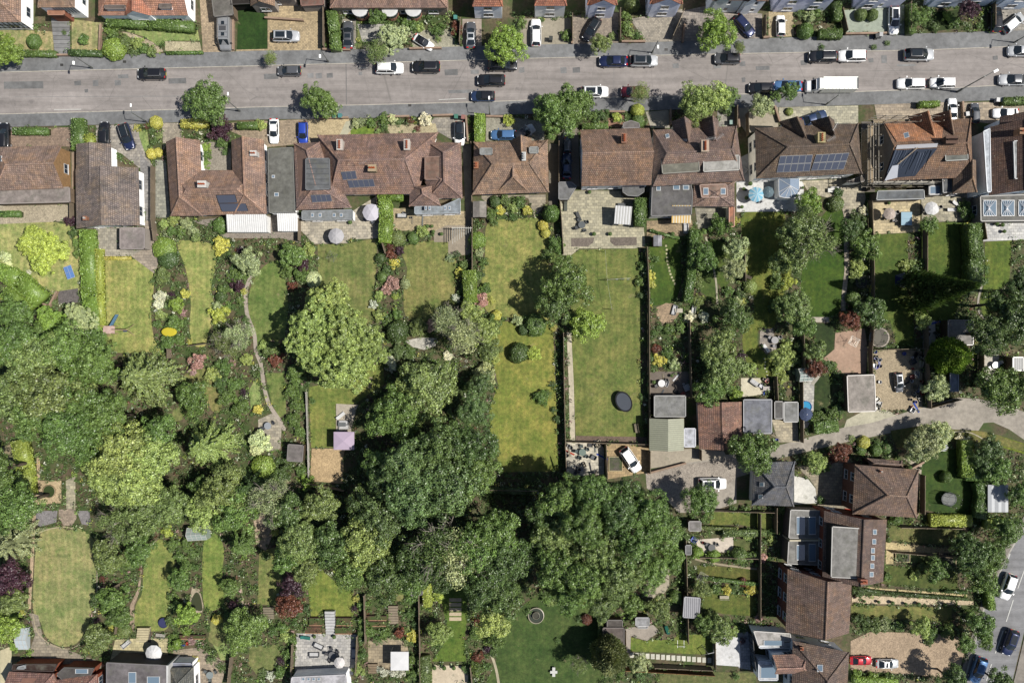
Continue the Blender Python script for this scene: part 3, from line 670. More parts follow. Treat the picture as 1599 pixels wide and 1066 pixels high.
    for s_ in (-1, 1):
        k = MB(); k.box(L*.86, L*.965, s_*Wd*.52-.17, s_*Wd*.52+.17, bon*.72, bon*.86, "lamp_lens", None, .02); k.build("headlight", e0, local=1)
        k = MB(); k.box(-L*.985, -L*.90, s_*Wd*.62-.16, s_*Wd*.62+.16, belt*.72, belt*.93, "tail_lens", None, .015); k.build("taillight", e0, local=1)
        k = MB(); k.box(xf-.22, xf-.06, s_*(Wd+.10)-.09, s_*(Wd+.10)+.09, zb, zb+.15, "car_paint", None, .03); k.build("mirror", e0, local=1)
        for x in (L*.62, -L*.6):
            t = MB(); t.tube((x, s_*(Wd-.2), .32), (x, s_*(Wd+.01), .32), .32, None, "rubber", 16); t = t.build("wheel", e0, local=1)
            r = MB(); r.tube((x, s_*(Wd-.01), .32), (x, s_*(Wd+.02), .32), .2, None, "metal", 12); r.build("rim", t, (.4, .4, .42, 1), local=1)
    k = MB(); k.box(L*.98, L*1.0+.01, -.26, .26, .42, .53, "satin"); k.build("number_plate", e0, (.7, .7, .68, 1), local=1)
    k = MB(); k.box(-L*1.0-.01, -L*.97, -.26, .26, .48, .59, "satin"); k.build("number_plate", e0, (.6, .5, .05, 1), local=1)
    for g_ in e0.children_recursive: KIDS.setdefault(g_.name, list(g_.children))
    KIDS[e0.name] = list(e0.children); CARS[key] = e0; return e0
PAINT = {'black': (.012, .012, .014), 'white': (.72, .72, .71), 'silver': (.36, .37, .38), 'grey': (.075, .078, .085), 'navy': (.012, .018, .055), 'blue': (.02, .05, .30), 'lightblue': (.06, .13, .26), 'red': (.30, .012, .02), 'darkred': (.10, .01, .015), 'darkblue': (.02, .035, .08)}
NCAR = [0]
def car(x, y, ang, kind, col, label, rails=False, sun=False, roofc=None, sc=1.0, z=.035, grp=None):
    """ang: degrees anticlockwise in the picture, 0 = bonnet towards the right edge"""
    pr = car_proto(kind, rails, sun); o = copy_tree(pr); p = P(x, y, .9); o.location = (p.x, p.y, z); o.rotation_euler.z = math.radians(ang); o.scale = (sc, sc, sc)
    c = PAINT[col]+(1,)
    for ch in CREC(o, pr):
        if ch.data and ch.data.materials and ch.data.materials[0].name == "car_paint": ch.color = c
        if roofc and ch.name.startswith("roof") and not ch.name.startswith("roof_rail"): ch.color = PAINT[roofc]+(1,)
    tag(o, label, "car", grp); FLATS.append(None); return o
_last = []
def CREC(o, pr):
    return _last
def copy_tree(o, parent=None):
    if parent is None: _last.clear()
    c = o.copy(); COL.objects.link(c); c.parent = parent
    for k in ("label", "group", "category"):
        if parent is None and k in c: del c[k]
    if parent is not None: _last.append(c)
    if o.name not in KIDS: KIDS[o.name] = list(o.children)
    for ch in KIDS[o.name]: copy_tree(ch, c)
    return c
def drop_protos():
    for e0 in list(CARS.values())+PROTO:
        for ch in list(e0.children_recursive)+[e0]: bpy.data.objects.remove(ch)
PROTO = []
# ---------------------------------------------------------------- street and garden things
def proto(name):
    e0 = empty(name); PROTO.append(e0); return e0
def place(pr, x, y, rz=0, z=0., sc=1.0, zv=0.):
    o = copy_tree(pr); p = P(x, y, zv); o.location = (p.x, p.y, z); o.rotation_euler.z = math.radians(rz); o.scale = (sc, sc, sc) if isinstance(sc, (int, float)) else sc; return o
def lbl(o, label, cat, col=None, part=None, grp=None):
    tag(o, label, cat, grp)
    if col:
        for c in _last:
            if part is None or c.name.split(".")[0] in part: c.color = A(*col)
    return o
lamp = proto("street_lamp"); k = MB(); k.lathe([(.11, 0), (.11, .9), (.07, .95)], "metal", 10); k.build("base", lamp, (.12, .13, .12, 1))
k = MB(); k.tube((0, 0, .9), (0, 0, 4.6), .06, .045, "metal", 8); k.build("column", lamp, (.16, .17, .16, 1)); k = MB(); k.tube((0, 0, 4.5), (.75, 0, 4.85), .035, .03, "metal", 6); k.build("arm", lamp, (.16, .17, .16, 1))
k = MB(); k.box(.72, 1.15, -.1, .1, 4.8, 4.9, "satin", None, .04); k.build("lantern", lamp, (.75, .75, .72, 1))
# chair, tables
chair = proto("garden_chair"); k = MB(); k.box(-.23, .23, -.22, .22, .40, .46, "satin", None, .02); k.build("seat", chair); k = MB(); k.box(-.23, .23, -.27, -.22, .46, .9, "satin"); k.build("backrest", chair)
for sx in (-1, 1):
    for sy in (-1, 1): k = MB(); k.tube((sx*.2, sy*.2, 0), (sx*.2, sy*.2, .4), .018, None, "satin", 5); k.build("leg", chair)
    k = MB(); k.box(sx*.25-.02, sx*.25+.02, -.22, .2, .62, .65, "satin"); k.build("armrest", chair)
rtab = proto("round_table"); k = MB(); k.lathe([(.05, 0.05), (.05, .68), (.55, .68), (.56, .72)], "satin", 20); k.build("tabletop", rtab); k = MB(); k.lathe([(.3, 0), (.3, .04), (.06, .06)], "satin", 12); k.build("base", rtab)
qtab = proto("garden_table"); k = MB(); k.box(-.85, .85, -.45, .45, .70, .74, "satin", None, .01); k.build("tabletop", qtab)
for sx in (-1, 1):
    for sy in (-1, 1): k = MB(); k.box(sx*.76-.035, sx*.76+.035, sy*.37-.035, sy*.37+.035, 0, .7, "satin"); k.build("leg", qtab)
sofa = proto("garden_sofa"); k = MB(); k.box(-.9, .9, -.4, .4, .1, .34, "satin"); k.build("frame", sofa); k = MB(); k.box(-.8, -.01, -.28, .38, .342, .48, "cloth", None, .03); k.build("seat_cushion", sofa, (.3, .3, .3, 1)); k = MB(); k.box(.01, .8, -.28, .38, .342, .48, "cloth", None, .03); k.build("seat_cushion", sofa, (.3, .3, .3, 1))
k = MB(); k.box(-.9, .9, -.5, -.402, .1, .75, "satin"); k.build("backrest", sofa)
for s_ in (-1, 1): k = MB(); k.box(s_*.95-.048, s_*.95+.048, -.4, .4, .1, .6, "satin"); k.build("armrest", sofa)
lounger = proto("sun_lounger"); k = MB(); k.box(-.3, .3, -.95, .45, .28, .33, "satin"); k.build("frame", lounger); k = MB(); k.box(-.28, .28, -.93, .3, .332, .39, "cloth", None, .02); k.build("cushion", lounger, (.5, .5, .5, 1))
k = MB(); k.box(-.28, .28, 0, .62, 0, .06, "cloth", Matrix.Translation((0, .3, .35)) @ Matrix.Rotation(math.radians(35), 4, 'X')); k.build("backrest", lounger, (.5, .5, .5, 1))
for sx in (-1, 1):
    for sy in (-.9, .35): k = MB(); k.box(sx*.26-.02, sx*.26+.02, sy-.02, sy+.02, 0, .28, "satin"); k.build("leg", lounger)
bin_ = proto("wheelie_bin"); k = MB(); k.box(-.25, .25, -.3, .3, .05, .95, "satin"); k.build("body", bin_); k = MB(); k.box(-.28, .28, -.34, .33, .952, 1.02, "satin", None, .05); k.build("lid", bin_); k = MB(); k.tube((-.26, -.33, .1), (.26, -.33, .1), .1, None, "rubber", 10); k.build("wheel", bin_)
pot = proto("plant_pot"); k = MB(); k.lathe([(.13, 0), (.2, .34), (.22, .34), (.22, .38), (.17, .38), (.16, .3)], "matte", 12); k.build("pot", pot, A(170, 100, 70)); q_ = link("plant", CR['u'][0], pot, fcol('g')); q_.scale = (.24, .24, .22); q_.location.z = .5
bench = proto("bench")
for i in range(4): k = MB(); k.box(-.75, .75, -.24+.13*i, -.14+.13*i, .43, .46, "timber"); k.build("slat", bench)
for i in range(2): k = MB(); k.box(-.75, .75, -.32, -.29, .55+.15*i, .65+.15*i, "timber"); k.build("backrest", bench)
for s_ in (-1, 1): k = MB(); k.box(s_*.65-.04, s_*.65+.04, -.25, .25, 0, .43, "timber"); k.build("leg", bench); k = MB(); k.box(s_*.65-.03, s_*.65+.03, -.36, -.32, 0, .85, "timber"); k.build("leg", bench)
def parasol(x, y, rpx, col, label, n=8, h=2.5, stripes=None, tilt=0):
    p = P(x, y, h); r = rpx*.1*(1-h/H); o = empty("parasol", (p.x, p.y, 0)); tag(o, label, "parasol")
    m = MB(); m.tube((0, 0, 0), (0, 0, h+.1), .03, None, "metal", 8); m.build("pole", o, (.5, .5, .5, 1), local=1); m = MB(); m.lathe([(.28, 0), (.28, .08), (.05, .12)], "matte", 14); m.build("base", o, (.08, .08, .08, 1), local=1)
    for i in range(n):
        a0, a1 = 2*math.pi*i/n, 2*math.pi*(i+1)/n; am = (a0+a1)/2; m = MB(); z0 = h-.42
        q = lambda a, rr, z: (rr*math.cos(a), rr*math.sin(a), z)
        m.face([(0, 0, h+.08), q(a0, r*.5, h-.1), q(am, r*.49, h-.13), q(a1, r*.5, h-.1)], "cloth"); m.face([q(a0, r*.5, h-.1), q(a0, r, z0), q(am, r*.955, z0-.02), q(am, r*.49, h-.13)], "cloth"); m.face([q(am, r*.49, h-.13), q(am, r*.955, z0-.02), q(a1, r, z0), q(a1, r*.5, h-.1)], "cloth")
        m.face([q(a0, r, z0), q(a0, r, z0-.12), q(am, r*.955, z0-.14), q(am, r*.955, z0-.02)], "cloth"); m.face([q(am, r*.955, z0-.02), q(am, r*.955, z0-.14), q(a1, r, z0-.12), q(a1, r, z0)], "cloth")
        c = stripes if stripes and i % 2 else col; m.build("canopy_panel", o, A(*c), local=1); m = MB(); m.tube((0, 0, h+.03), q(a0, r*.97, z0-.03), .012, None, "metal", 4); m.build("rib", o, (.5, .5, .5, 1), local=1)
    return o
def canopy(x0, y0, x1, y1, h, col, label, peak=.35, name="gazebo", stripes=None, rz=0):
    c = P((x0+x1)/2, (y0+y1)/2, h); o = empty(name, (c.x, c.y, 0), math.radians(rz)); tag(o, label, "gazebo"); k = (1-h/H)*.05; w, l = (x1-x0)*k, (y1-y0)*k
    cs = [(-w, -l, h), (w, -l, h), (w, l, h), (-w, l, h)]
    for i in range(4):
        m = MB(); m.face([cs[i], cs[(i+1) % 4], (0, 0, h+peak)], "cloth"); m.face([cs[i], (cs[i][0], cs[i][1], h-.2), (cs[(i+1) % 4][0], cs[(i+1) % 4][1], h-.2), cs[(i+1) % 4]], "cloth"); m.build("canopy_panel", o, A(*col), local=1)
        m = MB(); m.tube((cs[i][0]*.96, cs[i][1]*.96, 0), (cs[i][0]*.96, cs[i][1]*.96, h-.03), .03, None, "metal", 6); m.build("post", o, (.5, .5, .5, 1), local=1)
    return o
def awning(x0, y0, x1, y1, h, cols, label, n=10, rz=0):
    c = P((x0+x1)/2, (y0+y1)/2, h); o = empty("awning", (c.x, c.y, 0), math.radians(rz)); tag(o, label, "awning"); k = (1-h/H)*.05; w, l = (x1-x0)*k, (y1-y0)*k
    for i in range(n):
        a, b = -w+2*w*i/n, -w+2*w*(i+1)/n; m = MB(); z = lambda y: h-.25*(y/l); am = (a+b)/2
        m.face([(a, l, h+.2), (a, -l, h-.2), (am, -l, h-.17), (am, l, h+.23)], "cloth"); m.face([(am, l, h+.23), (am, -l, h-.17), (b, -l, h-.2), (b, l, h+.2)], "cloth"); m.face([(a, -l, h-.2), (a, -l, h-.38), (b, -l, h-.38), (b, -l, h-.2)], "cloth"); m.build("awning_strip", o, A(*cols[i % len(cols)]), local=1)
    for sx in (-1, 1):
        for sy in (-1, 1): m = MB(); m.tube((sx*w*.97, sy*l*.97, 0), (sx*w*.97, sy*l*.97, h+(.18 if sy > 0 else -.25)), .03, None, "metal", 6); m.build("post", o, (.6, .6, .6, 1), local=1)
    return o
def trampoline(x, y, rx, ry, label, net=True, mat=(45, 47, 52), rim=(60, 65, 70), h=.85, rz=0):
    p = P(x, y, h); o = empty("trampoline", (p.x, p.y, 0), math.radians(rz)); tag(o, label, "trampoline"); k = .1*(1-h/H); sx, sy = rx*k, ry*k
    m = MB(); m.lathe([(.99, h-.02), (1.0, h+.03), (.86, h+.04), (.84, h)], "cloth", 32, (0, 0), sx, sy, False); m.build("safety_pad", o, A(*rim), local=1)
    m = MB(); m.face([(sx*.85*math.cos(t), sy*.85*math.sin(t), h+.005) for t in (2*math.pi*i/32 for i in range(32))], "cloth"); m.build("jumping_mat", o, A(*mat), local=1)
    for i in range(8):
        t = 2*math.pi*i/8+.2; cx, cy = sx*.97*math.cos(t), sy*.97*math.sin(t); m = MB(); m.tube((cx, cy, 0), (cx, cy, h+(1.75 if net else 0)), .025, None, "metal", 6); m.build("pole", o, (.25, .25, .25, 1), local=1)
    if net:
        m = MB(); m.lathe([(.97, h+1.74), (.985, h+1.78), (.99, h+1.74)], "metal", 32, (0, 0), sx, sy, False); m.build("net_ring", o, (.1, .1, .1, 1), local=1)
        m = MB(); n = 56
        for i in range(n): t = 2*math.pi*i/n; m.tube((sx*.97*math.cos(t), sy*.97*math.sin(t), h), (sx*.97*math.cos(t), sy*.97*math.sin(t), h+1.75), .006, None, "rubber", 3, False)
        for j in range(6):
            z = h+.25+j*.25
            for i in range(28): t = 2*math.pi*i/28; t2 = 2*math.pi*(i+1)/28; m.tube((sx*.97*math.cos(t), sy*.97*math.sin(t), z), (sx*.97*math.cos(t2), sy*.97*math.sin(t2), z), .006, None, "rubber", 3, False)
        m.build("net", o, local=1)["kind"] = "stuff"
    return o
def simple(name, label, cat, x, y, parts, rz=0, zv=0, z=0, grp=None):
    """parts: (name, MB, color); shapes in metres round the thing's foot"""
    p = P(x, y, zv); o = empty(name, (p.x, p.y, z), math.radians(rz)); tag(o, label, cat, grp)
    for n, m, c in parts: m.build(n, o, c if len(c) == 4 else A(*c), local=1)
    return o
PANEL = {}
_p = MB(); _p.box(0, 1, -.02, .02, .05, 1, "timber"); _p.box(0, 1, -.035, .035, 1.001, 1.02, "timber"); PANEL['f'] = _p.mesh("fence_panel")
_p = MB(); _p.box(-.05, .05, -.05, .05, 0, 1.06, "timber"); _p.box(-.065, .065, -.065, .065, 1.061, 1.08, "timber"); PANEL['p'] = _p.mesh("fence_post")
_p = MB(); _p.box(0, 1, -.11, .11, 0, .94, "brickwork"); _p.box(0, 1, -.14, .14, .941, 1, "concrete"); PANEL['w'] = _p.mesh("wall_length")
def fence(p, h, label=None, col=(150, 135, 115), kind='f', step=1.85, adj=None):
    if isinstance(p, str): p = pts(p)
    w = [P(*t) for t in p]; o = empty("fence" if kind == 'f' else "garden_wall", w[0]); c = A(*col)
    for a, b in zip(w, w[1:]):
        L = (b-a).length; n = max(1, round(L/(step if kind == 'f' else 2.4))); an = math.atan2(b.y-a.y, b.x-a.x)
        for i in range(n):
            q = a.lerp(b, i/n)-w[0]; k = c[0]*rnd.uniform(.88, 1.12)/c[0]; cc = tuple(v*k for v in c[:3])+(1,)
            r = link("fence_panel" if kind == 'f' else "wall_length", PANEL['f' if kind == 'f' else 'w'], o, cc); r.location = q; r.rotation_euler.z = an; r.scale = (L/n-(.004 if kind != 'f' else .1), 1, h)
            if kind == 'f': r.location = q+(b-a).normalized()*.05; t = link("fence_post", PANEL['p'], o, c); t.location = q; t.rotation_euler.z = an; t.scale = (1, 1, h)
    if label: tag(o, label, "fence" if kind == 'f' else "wall")
    else:
        mx = sum(t[0] for t in p)/len(p); my = sum(t[1] for t in p)/len(p)
        ex, ey = abs(p[0][0]-p[-1][0]), abs(p[0][1]-p[-1][1]); auto(o, adj or ("long " if ex+ey > 110 else "short " if ex+ey < 40 else "")+("timber" if kind == 'f' else "brick"), "fence" if kind == 'f' else "garden wall", "fence" if kind == 'f' else "wall", mx, my)
    return o
# ---------------------------------------------------------------- places named in the labels
ZONES[:] = [
 (0, 0, 160, 98, "beside the grey slab steps by the street"), (160, 0, 320, 98, "before the red house with the white gable"), (320, 0, 512, 98, "by the dark green artificial lawn"),
 (512, 0, 720, 98, "before the long terrace with round bays"), (720, 0, 900, 98, "by the white car's drive across the street"), (900, 0, 1040, 98, "by the brick drive with a diagonal black car"),
 (1040, 0, 1190, 98, "by the drive with the slanting navy car"), (1190, 0, 1420, 98, "by the pale green drive with two round shrubs"), (1420, 0, 1610, 98, "at the far end of the upper pavement"),
 (0, 98, 225, 235, "by the two parked cars facing the dark roof"), (225, 98, 405, 262, "before the U-shaped bungalow"), (405, 98, 740, 225, "before the widest brown roofed bungalow"),
 (740, 98, 900, 225, "before the small square bungalow"), (900, 98, 1045, 215, "before the plain brown gabled house"), (1045, 98, 1165, 215, "before the pair of pointed front gables"),
 (1165, 98, 1350, 215, "before the house with white framed solar panels"), (1350, 98, 1610, 215, "before the scaffolded house"),
 (225, 215, 330, 262, "beside the U-shaped bungalow"),
 (0, 300, 126, 480, "round the lawn with the blue table"), (126, 330, 235, 560, "along the lawn with the swing set"), (235, 330, 300, 560, "in the dense border with white blossom"),
 (300, 330, 395, 475, "in the border beside the long slate bench"), (300, 475, 400, 560, "by the bright lime bush"), (395, 360, 500, 540, "beside the striped curved lawn"),
 (495, 300, 590, 460, "on the terrace lawn under a grey parasol"), (575, 300, 640, 570, "in the mixed border between two dry lawns"), (640, 380, 735, 560, "beside the lawn with the pergola deck"),
 (700, 300, 800, 640, "in the border along the wire fence"), (800, 310, 890, 500, "beside the big paved patio"), (760, 485, 875, 700, "on the lawn with the round clipped bushes"),
 (870, 500, 905, 700, "along the narrow pale path"), (895, 300, 1015, 500, "by the patio lawn with a clothes line"), (895, 500, 1015, 700, "round the lawn with the oval trampoline"),
 (1010, 340, 1075, 500, "by the stepping stone lawn"), (1010, 500, 1075, 620, "by the little round brick patio"), (1070, 330, 1180, 480, "by the narrow shaded garden path"),
 (1070, 480, 1160, 630, "above the brown tiled garage"), (1145, 330, 1240, 640, "along the lawn below the blue parasol"), (1240, 280, 1330, 500, "round the dark oval lawn"),
 (1240, 500, 1320, 690, "by the round blue pool"), (1320, 280, 1430, 560, "beside the wide netted trampoline"), (1430, 300, 1545, 560, "by the tall dark hedge"), (1540, 330, 1610, 560, "beside the white paved terrace"),
 (1420, 540, 1610, 700, "where the lane meets the shade"),
 (0, 470, 150, 700, "in the wood beside the lime hedge"), (150, 540, 300, 700, "in the wood under the spreading conifer"), (300, 540, 400, 640, "by the hose on the small lawn"),
 (395, 530, 480, 700, "along the winding garden path"), (480, 540, 640, 760, "round the pinkish gazebo"), (640, 560, 800, 760, "in the thick wood beside the long lawn"), (300, 640, 480, 780, "by the small black shed"),
 (0, 700, 52, 1010, "along the sandy edge of the dry lawn"), (52, 690, 300, 870, "above the large dry lawn"), (300, 760, 480, 880, "by the old glasshouse"), (440, 740, 640, 940, "in the deepest shade of the wood"),
 (640, 740, 830, 930, "over the clearing with pale bare branches"), (830, 740, 1075, 970, "in the broad wood below the lane"),
 (52, 870, 215, 1070, "beside the large dry lawn"), (200, 830, 310, 1010, "by the lawn with the round navy trampoline"), (300, 860, 400, 1070, "by the small pond"), (380, 840, 480, 1070, "beside the copper tree"),
 (470, 850, 660, 1070, "round the pale patio with steps"), (655, 880, 735, 1070, "by the lawn with five pale slabs"), (730, 900, 800, 1070, "along the shaded edge of the big lawn"), (800, 920, 940, 1070, "round the stone fountain lawn"),
 (930, 920, 1200, 1070, "by the lawn with a row of white slabs"), (1060, 740, 1215, 985, "among the small gardens behind the red brick terrace"), (1200, 690, 1330, 800, "round the white curved patio"),
 (1325, 640, 1440, 725, "in front of the hipped brown roof"), (1430, 640, 1610, 830, "by the angular green hedge"), (1380, 810, 1520, 920, "by the raised vegetable beds"), (1380, 920, 1520, 1070, "beside the sandy car park"),
 (1500, 780, 1610, 1070, "along the edge of the lower road"), (1040, 640, 1220, 760, "where the gravel lane bends"),
]
# ---------------------------------------------------------------- ground, street, lane
m = MB(); m.face([(-600, -600, 0), (600, -600, 0), (600, 600, 0), (-600, 600, 0)], "soil"); m.build("ground", color=A(112, 100, 78))["kind"] = "structure"
RT = [(-400, 129), (0, 114), (400, 104), (700, 96), (800, 93), (1000, 88), (1200, 84), (1450, 79), (1599, 73), (2100, 60)]
RB = [(-400, 190), (0, 178), (270, 171), (400, 167), (550, 164), (750, 159), (950, 152), (1150, 147), (1338, 143), (1450, 139), (1599, 131), (2100, 115)]
PT = [(-400, 100), (0, 91), (400, 80), (550, 78), (800, 71), (1000, 67), (1200, 60), (1400, 54), (1599, 48), (2100, 35)]
PB = [(-400, 212), (0, 199), (200, 194), (400, 187), (550, 185), (700, 182), (950, 175), (1100, 170), (1250, 167), (1350, 164), (1480, 160), (1599, 155), (2100, 140)]
flat("road", RT+RB[::-1], "asphalt", A(166, 159, 155), .002)
def raised(name, p, col, z=.1, mat="tarmac"): return flat(name, p, mat, col, z, th=1)
ktop = [(x, y-1.2) for x, y in RT]; kbot = [(x, y+1.2) for x, y in RB]
raised("pavement", ktop+PT[::-1], A(140, 141, 142)); raised("pavement", PB+kbot[::-1], A(136, 137, 138))
raised("kerb", RT+ktop[::-1], A(205, 198, 186), .104, "concrete"); raised("kerb", kbot+RB[::-1], A(205, 198, 186), .104, "concrete")
patches = [(20,150,300,151.5),(520,122,760,123),(540,100,541.5,164),(958,92,959,150),(1270,110,1480,111),(700,140,742,146),(330,150,352,158),(1180,103,1202,110),(1400,100,1430,104),(6,127,68,139),(116,126,127,134),(145,125,154,135),(179,125,189,134),(184,116,201,123),(132,139,138,145),(263,122,291,131),(412,115,435,124),(480,114,490,122),(493,114,503,123),(510,114,520,122),(560,112,566,118),(660,112,682,117),(694,108,715,118),(735,109,748,116),(810,105,819,114),(875,105,885,115),(894,105,906,114),(1050,99,1060,107),(1114,99,1126,107),(1155,96,1164,104),(1158,121,1164,129),(1250,94,1260,102),(1356,91,1364,98),(1376,86,1385,99),(1550,87,1558,94)]
for i, (x0, y0, x1, y1) in enumerate(patches): flat("road_patch", [(x0, y0+1), (x1-.5, y0), (x1, y1-.5), (x0+.6, y1)], "tarmac", A(*[rnd.choice((128, 138, 148))]*3), .020, block=False)
# white parking marks
for s_ in ((85,171.5,127,171),(85,169.5,85.6,174),(127,169,127.6,173.5),(560,107,574,106.5),(685,156,728,154),(1130,91,1150,90),(1290,95,1320,94)):
    x0, y0, x1, y1 = s_; flat("road_marking", [(x0, y0-.5), (x1, y1-.5), (x1, y1+.5), (x0, y0+.5)], "matte", A(225, 225, 220), .034, block=False)
for x, y in ((97, 102), (195, 97), (640, 165), (930, 164), (1040, 78), (1160, 160)): flat("inspection_cover", [(x-2.5, y-2), (x+2.5, y-2), (x+2.5, y+2), (x-2.5, y+2)], "metal", A(110, 108, 105), .106, block=False)
flat("road", "1640,760 1593,835 1577,862 1540,940 1508,1057 1480,1150 1560,1150 1590,1024 1602,974 1650,900", "asphalt", A(150, 150, 152), .012)
raised("kerb", "1637,760 1590,835 1574.5,862 1537.5,940 1505.5,1057 1477.5,1150 1480,1150 1508,1057 1540,940 1577,862 1593,835 1640,760", A(190, 186, 176), .104, "concrete")
raised("pavement", "1625,760 1565,862 1532,940 1498,1057 1470,1150 1477.5,1150 1505.5,1057 1537.5,940 1574.5,862 1590,835 1637,760", A(150, 143, 134))
raised("pavement", "1650,905 1603.5,976 1592,1024 1562,1150 1580,1150 1660,920", A(150, 143, 134))
for x0, y0, x1, y1 in ((1577, 864, 1569, 886), (1582, 936, 1571, 970), (1566, 984, 1554, 1019), (1548, 1036, 1540, 1062), (1599, 890, 1589, 918)):
    flat("road_marking", [(x0-.8, y0), (x0+.8, y0), (x1+.8, y1), (x1-.8, y1)], "matte", A(225, 225, 220), .034, block=False)
flat("lane", "1013,735 1050,724 1090,716 1140,709 1205,698 1250,686 1318,667 1400,648 1448,633 1493,621 1525,622 1570,632 1620,650 1640,700 1599,686 1576,670 1551,659 1536,660 1528,672 1488,670 1470,661 1438,666 1405,672 1375,679 1325,689 1275,701 1215,716 1185,735 1150,745 1150,785 1105,800 1060,800 1040,779 1010,762", "tarmac", A(178, 170, 158), .004)
flat("gravel_yard", "1008,738 1060,727 1130,716 1165,712 1150,745 1120,768 1070,800 1040,779 1010,762", "gravel", A(176, 166, 154), .020)
flat("concrete_apron", "1015,703 1082,700 1130,704 1135,713 1060,724 1016,731", "concrete", A(186, 176, 158), .036)
flat("concrete_apron", "1322,655 1345,643 1385,640 1400,648 1360,660 1318,667", "concrete", A(205, 200, 176), .036)
flat("grass_bank", "1390,672 1440,664 1470,660 1488,671 1525,672 1548,676 1599,694 1599,705 1545,690 1480,690 1400,700", "lawn", A(120, 122, 66), .016)
